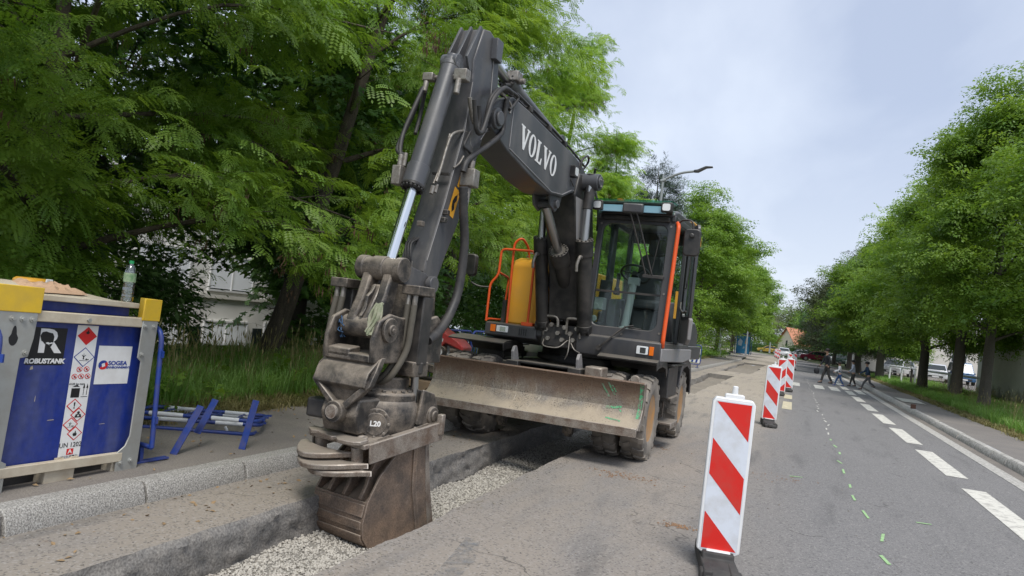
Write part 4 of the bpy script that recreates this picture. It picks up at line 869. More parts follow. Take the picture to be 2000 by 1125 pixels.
def onblade(x, t):     # point on the blade's front skin, t 0 (edge) to 1 (top)
    L_ = len(bp)-1; i = min(int(t*L_), L_-1); f = t*L_-i; a = Vector(bp[i]).lerp(Vector(bp[i+1]), f); return Vector((x, a.x-.0045, a.y))
GP = M('green_spray_on_blade', (.05, .44, .19), .6, 0, (.19, .165, .14), .95, 36, thr=.47, soft=.08)
patchy(GP, 24, .33, .47); qs = []
for x0, t0, x1, t1, w in ((-1.565, .34, -1.555, .98, .02), (-2.02, .80, -1.93, .62, .012), (-1.95, .84, -1.87, .66, .012), (-1.90, .80, -1.85, .70, .01), (-1.95, .47, -1.77, .50, .022), (-1.83, .50, -1.76, .42, .012), (-1.92, .28, -1.74, .25, .014)):
    n_ = 8
    for i in range(n_):
        a, b = i/n_, (i+1)/n_; p = lambda f: (x0+(x1-x0)*f, t0+(t1-t0)*f)
        (xa, ta), (xb, tb) = p(a), p(b)
        if abs(x1-x0) > .15: qs.append([onblade(xa, ta-w), onblade(xb, tb-w), onblade(xb, tb+w), onblade(xa, ta+w)])
        else: qs.append([onblade(xa-w, ta), onblade(xa+w, ta), onblade(xb+w, tb), onblade(xb-w, tb)])
[splash('spray_mark', qs[i:i+8], GP) for i in range(0, len(qs), 8)]
# blade linkage: cross frame with upright lugs
lk = MB(); lk.box((-2.82, 8.78, 1.02), (.94, .16, .03)); lk.box((-2.82, 8.80, .80), (.86, .10, .42)); lk.box((-3.22, 8.74, .78), (.16, .22, .5)); lk.box((-2.42, 8.74, .78), (.16, .22, .5)); lk.box((-2.82, 8.95, .75), (.9, .3, .3))
lkp = P_('blade_carrier', lk, MT['black'], bevel=.008)
for x in (-3.24, -2.40):
    for dx in (0.,):
        m = MB(); m.prism([(8.70, .98), (8.66, 1.14), (8.70, 1.20), (8.76, 1.21), (8.81, 1.15), (8.90, 1.0), (8.9, .95)], x+dx-.018, x+dx+.018, lambda w, a, b: (w, a, b)); P_('lug', m, MT['grey'], lkp, bevel=.004)
    m = MB(); m.box((x, 8.64, .86), (.11, .04, .15)); m.cyl((x-.09, 8.66, .76), (x+.09, 8.66, .76), .04); P_('pin_block', m, MT['worn'], lkp, bevel=.005)
for x in (-3.28, -2.42):
    m = MB(); m.prism([(8.55, .40), (8.62, .22), (8.74, .2), (8.9, .4), (9.0, .62), (8.72, .62), (8.56, .6)], x-.03, x+.03, lambda w, a, b: (w, a, b)); m.cyl((x-.06, 8.66, .3), (x+.06, 8.66, .3), .06); P_('push_arm', m, MT['tool'], lkp, bevel=.006)
m = MB(); m.cyl((-1.65, 8.48, 1.0), (-1.65, 8.54, 1.0), .055); m.box((-1.65, 8.51, .95), (.12, .04, .1)); P_('transport_eye', m, MT['worn'], bl, bevel=.006)
m = MB(); m.box((-2.2, 8.85, .95), (.22, .3, .25)); P_('grease_box', m, MT['worn'], ex, bevel=.02)

# upper frame and decks
m = MB(); m.prism([(.02, 1.28), (.10, 1.36), (.10, 1.46), (-1.9, 1.46), (-3.0, 1.42), (-3.0, 1.2), (-.2, 1.22)], -1.05, -.24, lambda w, a, b: U(w, a, b)); m.prism([(-.25, 1.22), (-.25, 1.42), (-3.0, 1.42), (-3.0, 1.22)], -.24, 1.2, lambda w, a, b: U(w, a, b))
uf = P_('upper_frame', m, MT['cab'], bevel=.012)
m = MB(); m.prism([(.03, 1.27), (.125, 1.30), (.125, 1.455), (.05, 1.47), (-.05, 1.47), (-.05, 1.27)], -1.11, -.36, lambda w, a, b: U(w, a, b)); fl = P_('front_fascia', m, MT['cab'], bevel=.012)
for i in range(4):
    m = MB(); m.prism([(.126, 1.33+.005*i), (.129, 1.33), (.129, 1.42), (.126, 1.42)], -.60+.032*i, -.588+.032*i, lambda w, a, b: U(w, a, b)); P_('vent_slot', m, MT['ink'], fl)
def lamp(o0, o1, am0, am1, s, z0, z1, parent):
    m = MB(); m.prism(rrect(o1-o0, z1-z0, .012, 3, (o0+o1)/2, (z0+z1)/2), s, s+.012, lambda w, a, b: U(a, w, b)); h = P_('headlight', m, MT['lens'], parent, bevel=.003)
    m = MB(); m.prism(rrect((o1-o0)*.5, (z1-z0)*.7, .01, 3, (o0+o1)/2+.01, (z0+z1)/2), s+.012, s+.016, lambda w, a, b: U(a, w, b)); P_('reflector', m, MT['chrome'], h)
    m = MB(); m.prism([(am0, z0-.004), (am1, z0-.004), (am1, z1+.004), (am0, z1+.004)], s, s+.013, lambda w, a, b: U(a, w, b)); P_('indicator', m, MT['amber'], parent, bevel=.003)
lamp(-.93, -.76, -1.02, -.945, .126, 1.345, 1.43, fl)
# yellow hood box right of the boom (picture left)
m = MB(); m.prism([(-.05, 1.465), (-.06, 2.2), (-.13, 2.34), (-.3, 2.39), (-1.6, 2.39), (-1.6, 1.465)], -.905, -.36, lambda w, a, b: U(w, a, b)); yh = P_('tank_hood', m, MT['yellow'], bevel=.03, seg=3)
m = MB(); m.prism([(-.25, 1.465), (-.25, 2.36), (-2.9, 2.36), (-2.9, 1.465)], -.34, -.16, lambda w, a, b: U(w, a, b)); P_('inner_cover', m, MT['yellow'], bevel=.02)
m = MB(); m.prism([(-1.75, 1.42), (-1.75, 1.8), (-2.9, 1.8), (-3.2, 1.65), (-3.2, 1.3)], -1.1, 1.1, lambda w, a, b: U(w, a, b)); P_('counterweight', m, MT['cab'], bevel=.05, seg=3)
m = MB(); m.prism([(-.04, 1.47), (-.04, 1.78), (-.06, 1.78), (-.06, 1.47)], -.965, -.91, lambda w, a, b: U(w, a, b)); P_('toe_board', m, MT['black'], yh)
m = MB(); m.box((0, 0, 0), (.1, .12, .06), Matrix.Translation(U(-.62, -.35, 2.41))); m.cyl(U(-.5, -.3, 2.38), U(-.5, -.3, 2.46), .05); m.cyl(U(-.73, -.45, 2.38), U(-.73, -.45, 2.47), .03); m.tube(UV([(-.8, -.3, 2.4), (-.75, -.3, 2.46), (-.62, -.3, 2.44)]), .012); P_('filler_caps', m, MT['fitting'], yh, bevel=.006)
# orange guard rails
def rail(name, pts, r=.016, rad=None):
    m = MB(); m.tube(UV(pts), r, 10, 4); return P_(name, m, MT['orange'])
def bendp(pts, r=.07, k=5):      # rounds the corners of a polyline
    P = [Vector(p) for p in pts]; out = [P[0]]
    for i in range(1, len(P)-1):
        a = P[i]+(P[i-1]-P[i]).normalized()*min(r, (P[i-1]-P[i]).length*.45); b = P[i]+(P[i+1]-P[i]).normalized()*min(r, (P[i+1]-P[i]).length*.45)
        for j in range(k+1): t = j/k; out.append(a.lerp(P[i], t).lerp(P[i].lerp(b, t), t))
    out.append(P[-1]); return out
def pipe(name, pts, r, mat, parent=ex, rd=.07, n=10, upper=True):
    m = MB(); m.tube(UV(bendp(pts, rd)) if upper else bendp(pts, rd), r, n, smooth=False); return P_(name, m, mat, parent, smooth=60)
gr_ = pipe('guard_rail', [(-1.12, .09, 1.47), (-1.12, .09, 1.98), (-1.02, .07, 2.10), (-1.02, .06, 2.46), (-.52, .06, 2.46), (-.52, .06, 1.47)], .017, MT['orange'])
pipe('guard_rail', [(-.84, .02, 1.47), (-.86, .02, 2.56), (-.76, .0, 2.64), (-.72, -.16, 2.52), (-.72, -.2, 2.39)], .017, MT['orange'])
pipe('guard_rail', [(-1.10, .08, 1.5), (-1.06, -.30, 1.5), (-1.06, -.35, 2.1), (-1.02, .06, 2.14)], .015, MT['orange'])
m = MB(); m.box((0, 0, 0), (.16, .1, .05), Matrix.Translation(U(-.52, .05, 1.485))); P_('rail_foot', m, MT['orange'], gr_, bevel=.008)
# right-hand mirror on its bent arm
mm_ = pipe('mirror', [(-1.10, .06, 1.93), (-1.28, .12, 1.92), (-1.40, .18, 1.98), (-1.40, .18, 2.04)], .011, MT['black'])
m = MB(); m.prism(rrect(.17, .30, .05, 4, -1.39, 2.20), .14, .23, lambda w, a, b: U(a, w, b)); P_('mirror_head', m, MT['black'], mm_, bevel=.02, seg=3)
# valve block, pipes and swivel hoses in front of the boom foot
m = MB(); m.box((0, 0, 0), (.5, .3, .3), Matrix.Translation(U(-.05, -.05, 1.38))); vb = P_('valve_block', m, MT['black'], bevel=.02)
for i, (o, s, z) in enumerate([(-.22, .12, 1.45), (-.14, .14, 1.52), (-.05, .13, 1.42), (.04, .14, 1.5), (.12, .13, 1.43), (.2, .12, 1.5), (-.18, .13, 1.34), (.02, .14, 1.34), (.16, .12, 1.35)]):
    m = MB(); m.cyl(U(o, s-.15, z), U(o, s, z), .022, n=6); m.cyl(U(o, s, z), U(o, s+.025, z), .03, n=6); P_('fitting', m, MT['fitting'], vb)
for pts, r in (([(-.26, .10, 1.38), (-.27, .14, 1.56), (-.24, .15, 1.62), (-.08, .15, 1.62), (-.06, .14, 1.5)], .02), ([(.06, .12, 1.42), (.07, .16, 1.58), (.1, .17, 1.62), (.24, .16, 1.60), (.25, .13, 1.38)], .018), ([(-.24, .12, 1.32), (-.2, .2, 1.24), (.0, .2, 1.24), (.1, .12, 1.34), (.2, .16, 1.24), (.26, .1, 1.2)], .009), ([(.12, .14, 1.4), (.14, .2, 1.2), (.1, .18, 1.1)], .008)):
    m = MB(); m.tube(UV(pts), r, 8); P_('hydraulic_pipe', m, MT['fitting'], vb, smooth=60)
for pts in ([(-.22, .10, 2.36), (-.24, .16, 2.1), (-.14, .15, 1.82), (-.02, .12, 1.58)], [(.24, .10, 2.32), (.22, .17, 2.05), (.12, .15, 1.8), (.03, .12, 1.58)], [(-.05, -.05, 1.95), (.0, .06, 1.85), (.08, .08, 1.75), (.05, .05, 1.6)], [(-.12, -.15, 2.3), (-.10, .02, 2.0), (.0, .04, 1.85)]):
    m = MB(); m.tube(UV(pts), .022, 8); P_('hydraulic_hose', m, MT['hose'], ex, smooth=60)
m = MB()
for i in range(24):
    a = PI*(i/23); m.v.append(U(.0+.22*math.cos(a), .02, 1.46+.20*math.sin(a)))
ring = [tuple(v) for v in m.v]; m = MB(); m.tube(ring, .02, 8, smooth=False); P_('hose_guard', m, MT['black'], vb, smooth=60)

# ---- boom: upper section, knuckle, lower section
def side(name, prof, w, mat, parent=ex, bevel=.012, w0=None): m = MB(); m.prism(prof, -w if w0 is None else w0, w, lambda o, a, b: U(o, a, b)); return P_(name, m, mat, parent, bevel=bevel)
bprof = [(3.02, 3.30), (3.04, 3.46), (2.9, 3.60), (2.62, 3.71), (2.2, 3.69), (1.5, 3.625), (.80, 3.57), (.45, 3.50), (.24, 3.38), (.24, 3.22), (.40, 3.14), (.75, 3.135), (1.05, 3.02), (1.42, 2.985), (1.9, 3.03), (2.62, 3.17)]
boom = side('boom', bprof, .175, MT['boom'])
m = MB(); m.prism([(.95, 3.10), (1.35, 3.06), (1.28, 2.88), (1.12, 2.83), (1.0, 2.92)], -.10, -.07, lambda o, a, b: U(o, a, b)); m.prism([(.95, 3.10), (1.35, 3.06), (1.28, 2.88), (1.12, 2.83), (1.0, 2.92)], .10, .13, lambda o, a, b: U(o, a, b)); m.cyl(U(-.12, 1.14, 2.92), U(.165, 1.14, 2.92), .05); P_('cylinder_bracket', m, MT['boom'], boom, bevel=.006)
for o_ in (.178,):      # weld seams framing the side plate
    m = MB(); m.tube(UV([(o_, 2.60, 3.68), (o_, 2.60, 3.22)]), .006, 6, smooth=False); m.tube(UV([(o_, 2.6, 3.205), (o_, 1.42, 3.01), (o_, 1.08, 3.045), (o_, .78, 3.16), (o_, .5, 3.17)]), .006, 6, smooth=False); m.tube(UV([(o_, .62, 3.54), (o_, .62, 3.2)]), .004, 6, smooth=False); P_('weld_seam', m, MT['grey'], boom)
m = MB(); m.cyl(U(-.40, .44, 3.33), U(.40, .44, 3.33), .105, n=28); m.cyl(U(.40, .44, 3.33), U(.425, .44, 3.33), .075, n=20); kn = P_('knuckle_pin', m, MT['boom'], bevel=.008)
for a in (0.5, 2.6, 4.7): m = MB(); m.cyl(U(.425, .44+.05*math.cos(a), 3.33+.05*math.sin(a)), U(.435, .44+.05*math.cos(a), 3.33+.05*math.sin(a)), .012, n=6); P_('bolt', m, MT['fitting'], kn)
lower = side('lower_boom', [(.30, 3.42), (.62, 3.40), (.72, 3.12), (.52, 2.6), (.25, 2.05), (.16, 1.6), (-.25, 1.45), (-.42, 1.6), (-.30, 2.1), (-.12, 2.7), (.08, 3.25)], .20, MT['black'], bevel=.015)
m = MB(); m.prism([(.70, 3.1), (.52, 2.6), (.25, 2.05), (.0, 2.05), (.2, 2.7), (.42, 3.1)], .201, .207, lambda o, a, b: U(o, a, b)); P_('side_plate', m, MT['grey'], lower)
# lettering VOLVO in slab serif
def serif(ch):
    if ch == 'V': return [[(0, 1), (.40, 1), (.40, .93), (.33, .93), (.53, .3), (.70, .93), (.62, .93), (.62, 1), (.92, 1), (.92, .93), (.85, .93), (.55, 0), (.40, 0), (.08, .93), (0, .93)]], .90
    if ch == 'L': return [[(0, 1), (.42, 1), (.42, .93), (.32, .93), (.32, .08), (.52, .08), (.62, .32), (.69, .32), (.66, 0), (0, 0), (0, .07), (.09, .07), (.09, .93), (0, .93)]], .70
    o, i = [], []
    for k in range(20):
        a = 2*PI*k/20; o.append((.39+.39*math.cos(a), .5+.52*math.sin(a))); i.append((.39+.165*math.cos(a), .5+.44*math.sin(a)))
    return [o, i], .82
e_t = Vector((0, -.995, -.105)); e_t = (U(0, 1.32, 3.36)-U(0, 2.36, 3.47)).normalized(); n_t = RT; u_t = n_t.cross(e_t).normalized()
if u_t.z < 0: u_t = -u_t
org = U(.1775, 2.40, 3.285); x = 0; H_ = .235; wsc = .245
for ch in 'VOLVO':
    pol, adv = serif(ch); m = MB()
    def pt(a, b, d): return org+e_t*(x+a*wsc)+u_t*(b*H_)+n_t*d
    if len(pol) == 1:
        bm = bmesh.new(); f = bm.faces.new([bm.verts.new(pt(a, b, 0)) for a, b in pol[0]]); r_ = bmesh.ops.extrude_face_region(bm, geom=[f]); bmesh.ops.translate(bm, verts=[v for v in r_['geom'] if isinstance(v, bmesh.types.BMVert)], vec=n_t*.002); bmesh.ops.triangulate(bm, faces=bm.faces[:])
        m.add([v.co for v in bm.verts], [[v.index for v in f.verts] for f in bm.faces]) if not bm.verts.index_update() else 0; bm.free()
    else:
        n_ = len(pol[0]); m.add([pt(a, b, .002) for a, b in pol[0]]+[pt(a, b, .002) for a, b in pol[1]], [(i, (i+1) % n_, n_+(i+1) % n_, n_+i) for i in range(n_)])
    P_('letter', m, MT['inkwhite'], boom, smooth=0); x += adv*wsc+.008
# boom work lamp
m = MB(); m.box((0, 0, 0), (.06, .13, .13), Matrix.Translation(U(.205, .84, 3.37)) @ Euler((0, 0, -AX)).to_matrix().to_4x4()); m.tube(UV([(.19, .9, 3.27), (.2, .84, 3.22), (.2, .80, 3.2)]), .008); wl_ = P_('work_light', m, MT['black'], boom, bevel=.008)
m = MB(); m.prism(rrect(.095, .095, .02, 3, .84, 3.37), .236, .241, lambda o, a, b: U(o, a, b)); P_('lens', m, MT['lens'], wl_)
# hoses and pipes along the boom's back
for i, o_ in enumerate((-.10, -.05, .0, .05, .10, .14)):
    dz = .05 if i % 2 else .03
    m = MB(); m.tube(UV([(o_, .35, 3.55), (o_, .8, 3.61+dz*.3), (o_, 1.4, 3.65+dz), (o_, 2.0, 3.70+dz), (o_, 2.5, 3.74+dz)]), .014, 6); P_('hydraulic_pipe', m, MT['hose'], boom, smooth=60)
for s_, z_ in ((1.1, 3.64), (1.6, 3.68), (2.15, 3.73)):
    m = MB(); m.box((0, 0, 0), (.3, .06, .06), Matrix.Translation(U(.02, s_, z_)) @ Euler((0, 0, -AX)).to_matrix().to_4x4()); P_('pipe_clamp', m, MT['black'], boom, bevel=.006)
for pts, r in (([(.1, .3, 3.5), (.16, .28, 3.62), (.2, .42, 3.66), (.2, .6, 3.58), (.19, .62, 3.45)], .014), ([(.24, .2, 3.56), (.2, .1, 3.4), (.26, .0, 3.1), (.25, -.1, 2.8)], .016)):
    m = MB(); m.tube(UV(pts), r, 8); P_('hydraulic_hose', m, MT['hose'], ex, smooth=60)

# ---- arm
aprof = [(3.82, 1.86), (3.80, 1.95), (3.62, 2.48), (3.43, 3.16), (3.38, 3.60), (3.40, 3.80), (3.28, 4.13), (3.16, 4.16), (3.03, 4.12), (2.93, 3.95), (2.84, 3.45), (2.90, 3.30), (3.06, 3.22), (3.34, 2.35), (3.52, 1.98), (3.62, 1.75), (3.74, 1.70)]
arm = side('arm', aprof, .13, MT['arm'])
for o_ in (-.10, .0, .10):     # stiffener ribs on the nose
    m = MB(); m.prism([(3.41, 3.66), (3.50, 3.80), (3.31, 4.15), (3.26, 4.12)], o_-.012, o_+.012, lambda o, a, b: U(o, a, b)); P_('nose_rib', m, MT['boom'], arm, bevel=.004)
m = MB(); m.tube(UV([(.133, 3.80, 1.95), (.133, 3.62, 2.48), (.133, 3.43, 3.16), (.133, 3.39, 3.6)]), .004, 6, smooth=False); m.tube(UV([(.133, 3.05, 3.95), (.133, 3.0, 3.3), (.133, 3.12, 3.15)]), .005, 6, smooth=False); P_('weld_seam', m, MT['grey'], arm)
m = MB(); m.cyl(U(-.21, 2.95, 3.40), U(.21, 2.95, 3.40), .10, n=28); m.cyl(U(.21, 2.95, 3.40), U(.235, 2.95, 3.40), .07, n=20); P_('arm_pivot', m, MT['boom'], arm, bevel=.008)
m = MB(); m.cyl(U(-.15, 3.0, 4.05), U(.15, 3.0, 4.05), .06, n=18); m.box((0, 0, 0), (.06, .14, .2), Matrix.Translation(U(.15, 3.03, 4.02))); P_('arm_cylinder_pin', m, MT['boom'], arm, bevel=.006)
# stick stickers
YS = MT['yellow']
for s_, z_, w_, h_ in ((3.49, 2.50, .11, .26), (3.42, 2.70, .06, .12)):
    d = Vector((3.34-3.06, 0, 2.35-3.22)).normalized(); dd = (d.x, d.z); nn = (-dd[1], dd[0]); q = [(-w_/2, -h_/2), (w_/2, -h_/2), (w_/2, h_/2), (-w_/2, h_/2)]
    m = MB(); m.add([U(.1325, s_-.02+a*nn[0]+b*dd[0], z_+a*nn[1]+b*dd[1]) for a, b in q], [(0, 1, 2, 3)]); st_ = P_('warning_sticker', m, YS, arm, smooth=0)
    if h_ > .2:
        m = MB(); sy = [(-.02, -.09), (.015, -.05), (.03, .0), (.02, .05), (-.005, .09), (-.03, .05), (-.012, .0), (-.035, -.04)]; m.add([U(.1335, s_-.02+a*nn[0]+b*dd[0], z_+a*nn[1]+b*dd[1]) for a, b in sy], [tuple(range(8))]); P_('pictogram', m, MT['ink'], st_, smooth=0)

# ---- cylinders (barrel part with rod, gland and fittings under it)
def cylinder(name, base, gland, end, rb, rr, rod_mat, off=0., eye=.06, bolts=12, mat='boom'):
    B, G, E_ = U(off, *base), U(off, *gland), U(off, *end); d = (G-B).normalized()
    m = MB(); m.cyl(B-d*.02, G-d*.12, rb, n=28); m.cyl(G-d*.20, G-d*.02, rb*1.16, n=28); m.cyl(B+d*.02, B+d*.06, rb*1.05, n=28); m.cyl(B-RT*.08, B+RT*.08, eye*1.25, n=20); m.cyl(B, B-d*.06, rb*.8, n=20)
    b_ = P_(name, m, MT[mat], bevel=.005)
    m = MB(); m.cyl(G-d*.02, G, rb*1.2, n=28)
    for k in range(bolts):
        T = frame(G, G+d); a = 2*PI*k/bolts; q = T @ Vector((rb*1.03*math.cos(a), rb*1.03*math.sin(a), 0)); m.cyl(q, q+d*.018, .014, n=6)
    P_('gland', m, MT['black'], b_, bevel=.003)
    m = MB(); m.cyl(G-d*.02, E_, rr, n=20, caps=False); P_('rod', m, MT[rod_mat], b_)
    return b_, d
bc, bd_ = cylinder('bucket_cylinder', (3.56, 3.72), (3.945, 2.53), (4.17, 1.82), .085, .046, 'chrome', bolts=16)
ac, _ = cylinder('arm_cylinder', (1.0, 3.70), (2.48, 3.93), (3.0, 4.05), .075, .05, 'rod')
ad_, _ = cylinder('adjusting_cylinder', (-.12, 1.80), (.56, 2.44), (1.12, 2.90), .105, .055, 'rod', bolts=16, mat='black')
for o_ in (-.29, .29):
    lc, _ = cylinder('lift_cylinder', (.10, 1.50), (.46, 2.60), (.46+.02, 3.30), .095 if o_ > 0 else .085, .05, 'rod', off=o_, mat='black')
    m = MB(); m.cyl(U(o_, .44, 3.42), U(o_, .475, 2.98), .075, .062, n=20); P_('rod_sleeve', m, MT['black'], lc, bevel=.004)
    m = MB(); m.tube(UV([(o_, .50, 2.38), (o_, .56, 2.38), (o_-.02, .58, 2.28), (o_-.02, .57, 2.2)]), .02, 8); P_('elbow', m, MT['fitting'], lc, smooth=60)
# clevis and fittings at the head of the bucket cylinder
m = MB(); m.box((0, 0, 0), (.12, .10, .10), Matrix.Translation(U(.155, 3.62, 3.58))); m.box((0, 0, 0), (.10, .08, .07), Matrix.Translation(U(-.15, 3.66, 3.56))); m.cyl(U(-.18, 3.64, 3.56), U(.2, 3.62, 3.58), .02); m.cyl(U(.15, 3.66, 3.54), U(.15, 3.68, 3.40), .026); m.cyl(U(-.16, 3.68, 3.52), U(-.16, 3.70, 3.42), .024); P_('port_block', m, MT['fitting'], bc, bevel=.008)
m = MB(); m.box((0, 0, 0), (.08, .11, .16), Matrix.Translation(U(-.125, 3.98, 2.62))); m.cyl(U(-.13, 3.98, 2.7), U(-.13, 3.97, 2.8), .022); m.cyl(U(-.10, 3.96, 2.7), U(-.10, 3.95, 2.82), .018); P_('port_block', m, MT['fitting'], bc, bevel=.008)
def hose(pts, r=.017, mat='hose', parent=ex, name='hydraulic_hose', ring=0., k=6): m = MB(); m.tube(UV(pts), r, 8, k, ring=ring); return P_(name, m, MT[mat], parent, smooth=60)
hose([(-.17, 3.70, 3.46), (-.19, 3.78, 3.25), (-.21, 3.86, 3.02), (-.17, 3.94, 2.86), (-.13, 3.97, 2.78)], .02)
hose([(-.20, 3.68, 3.46), (-.23, 3.72, 3.22), (-.24, 3.84, 2.98), (-.19, 3.95, 2.84), (-.11, 3.95, 2.80)], .018)
hose([(-.17, 3.66, 3.5), (-.22, 3.60, 3.42), (-.23, 3.62, 3.2), (-.2, 3.7, 3.05)], .018)
# loops at the arm joint
hose([(0.2, 3.35, 3.4), (0.2, 3.31, 3.28), (0.2, 3.31, 3.17), (0.2, 3.21, 3.21), (0.2, 3.18, 3.32), (0.2, 3.14, 3.52), (0.2, 3, 3.66), (0.2, 2.83, 3.69)], .024)
hose([(0.26, 3.55, 3.39), (0.26, 3.5, 3.27), (0.26, 3.45, 3.16), (0.26, 3.35, 3.16), (0.26, 3.27, 3.34), (0.26, 3.19, 3.52), (0.26, 3.01, 3.67), (0.26, 2.84, 3.68)], .022)
hose([(0.18, 3.49, 3.43), (0.18, 3.43, 3.31), (0.18, 3.36, 3.24)], .022, 'fitting')
hose([(0.2, 2.81, 3.65), (0.2, 2.83, 3.44), (0.2, 2.84, 3.3), (0.2, 3.07, 3.12), (0.2, 3.3, 2.98), (0.2, 3.45, 2.87), (0.2, 3.49, 2.77)], .026)
hose([(0.2, 2.87, 3.65), (0.2, 3.03, 3.65), (0.2, 2.88, 3.64), (0.2, 2.72, 3.6), (0.2, 2.72, 3.52)], .012, 'fitting')
hose([(0.2, 2.73, 3.73), (0.2, 2.58, 3.72), (0.2, 2.64, 3.63), (0.2, 2.74, 3.55)], .016)
hose([(0.15, 3.36, 3.16), (0.15, 3.4, 3.09), (0.15, 3.44, 3.01), (0.15, 3.35, 2.99), (0.15, 3.28, 2.96)], .012)
m = MB(); m.box((0, 0, 0), (.14, .12, .16), Matrix.Translation(U(.2, 3.36, 2.74))); m.cyl(U(.2, 3.37, 2.66), U(.2, 3.4, 2.42), .03, n=12); m.cyl(U(.2, 3.36, 2.82), U(.2, 3.35, 2.90), .03, n=12); m.box((0, 0, 0), (.07, .06, .06), Matrix.Translation(U(.16, 3.30, 2.76))); P_('manifold', m, MT['fitting'], arm, bevel=.01)
hose([(0.22, 3.49, 2.64), (0.22, 3.43, 2.4), (0.22, 3.35, 2.14), (0.22, 3.36, 1.77), (0.22, 3.46, 1.54), (0.22, 3.61, 1.38), (0.22, 3.78, 1.29)], .040, 'hose', ring=.10, k=14, name='tool_hose')
hose([(0, 2.29, 3.95), (0, 2.07, 3.89), (0, 1.83, 3.77), (0, 1.5, 3.65), (0, 1.17, 3.57), (0, 0.91, 3.54)], .022)
hose([(0.05, 2.61, 3.84), (0.05, 2.41, 3.89), (0.05, 2.24, 3.83), (0.05, 2.02, 3.68), (0.05, 1.68, 3.6), (0.05, 1.3, 3.58)], .02)
m = MB(); m.box((0, 0, 0), (.12, .14, .1), Matrix.Translation(U(.06, 2.42, 3.98))); m.cyl(U(.06, 2.38, 3.95), U(.16, 2.38, 3.95), .03); P_('port_block', m, MT['fitting'], ac, bevel=.008)
# steel pipes clipped to the arm's front
for pts, r in (([(0.1, 3.62, 3.07), (0.1, 3.67, 2.88), (0.1, 3.72, 2.74), (0.1, 3.79, 2.6)], .010), ([(0.12, 3.43, 3.15), (0.12, 3.61, 3.07), (0.12, 3.68, 2.93), (0.12, 3.73, 2.76), (0.12, 3.78, 2.62)], .012), ([(0.12, 3.43, 3.15), (0.12, 3.33, 3.15), (0.12, 3.29, 3.07), (0.12, 3.24, 3.04)], .012), ([(0.135, 3.4, 2.93), (0.135, 3.46, 2.85), (0.135, 3.55, 2.79)], .009)):
    m = MB(); m.tube(UV(pts), r, 8); P_('hydraulic_pipe', m, MT['fitting'], arm, smooth=60)
for px_ in ([(0.1, 3.79, 2.58)], [(0.11, 3.75, 2.6)]):
    o_, s_, z_ = px_[0]; m = MB(); m.cyl(U(o_, s_, z_), U(o_, s_+.02, z_-.07), .018, n=6); P_('fitting', m, MT['fitting'], arm)
m = MB(); m.box((0, 0, 0), (.16, .03, .02), Matrix.Translation(U(.06, 3.62, 2.72))); P_('pipe_clamp', m, MT['black'], arm)
for o_, s_, z_ in [(0.15, 3.61, 2.39), (0.15, 3.64, 2.32), (0.15, 3.99, 2.23)]:
    m = MB(); m.box((0, 0, 0), (.05, .05, .04), Matrix.Translation(U(o_, s_, z_))); P_('pipe_clamp', m, MT['tool'], arm, bevel=.004)
for dx in (0, .025, .05):
    hose([(-.06+dx, 3.66, 2.30), (-.07+dx, 3.72, 2.15), (-.05+dx, 3.86, 2.08), (-.02+dx, 3.90, 1.98), (-.02+dx, 3.88, 1.9)], .009)
    m = MB(); m.cyl(U(-.02+dx, 3.88, 1.93), U(-.02+dx, 3.87, 1.86), .013, n=6); P_('fitting', m, MT['fitting'], arm)

# ---- bucket link and tilting rotator
m = MB(); m.cyl(UT(-.23, 4.19, 1.83), UT(.23, 4.19, 1.83), .088, n=28); m.cyl(UT(-.09, 4.19, 1.83), UT(.05, 4.19, 1.83), .098, n=28); m.cyl(UT(.165, 4.19, 1.83), UT(.24, 4.19, 1.83), .098, n=28); m.cyl(UT(-.25, 4.19, 1.83), UT(-.17, 4.19, 1.83), .096, n=28)
for a0, a1 in ((-.16, -.11), (-.16, .07)): pass
lkm = P_('bucket_link', m, MT['tool'], bevel=.006)
m = MB(); m.prism([(4.13, 1.80), (4.26, 1.80), (4.32, 1.6), (4.42, 1.40), (4.30, 1.30), (4.20, 1.45)], -.165, -.06, lambda o, a, b: UT(o, a, b)); m.prism([(4.13, 1.80), (4.26, 1.80), (4.32, 1.6), (4.42, 1.40), (4.30, 1.30), (4.20, 1.45)], .06, .165, lambda o, a, b: UT(o, a, b)); m.prism([(4.18, 1.70), (4.25, 1.70), (4.31, 1.58), (4.40, 1.42), (4.30, 1.32), (4.22, 1.46)], -.06, .06, lambda o, a, b: UT(o, a, b)); m.cyl(UT(-.22, 4.34, 1.36), UT(.19, 4.34, 1.36), .085, n=28)
P_('link_body', m, MT['tool'], lkm, bevel=.02)
m = MB(); m.prism([(4.27, 1.70), (4.31, 1.64), (4.36, 1.60), (4.37, 1.50), (4.42, 1.44), (4.38, 1.44), (4.33, 1.50), (4.31, 1.59), (4.26, 1.62)], -.02, .012, lambda o, a, b: UT(o, a, b)); P_('lifting_hook', m, MT['tool'], lkm, bevel=.006)
for o_ in (-.15, .15):
    m = MB(); m.prism([(4.24, 1.90), (4.26, 1.80), (4.2, 1.74), (3.82, 1.67), (3.72, 1.70), (3.72, 1.80), (3.82, 1.84)], o_-.018 + (.03 if o_ > 0 else -.03), o_+.018+(.03 if o_ > 0 else -.03), lambda o, a, b: UT(o, a, b)); P_('side_link', m, MT['arm'], lkm, bevel=.005)
m = MB(); m.cyl(UT(-.22, 3.76, 1.755), UT(.25, 3.76, 1.755), .055, n=22); m.cyl(UT(.21, 3.76, 1.755), UT(.27, 3.76, 1.755), .07, n=22); P_('arm_tip_pin', m, MT['arm'], lkm, bevel=.006)
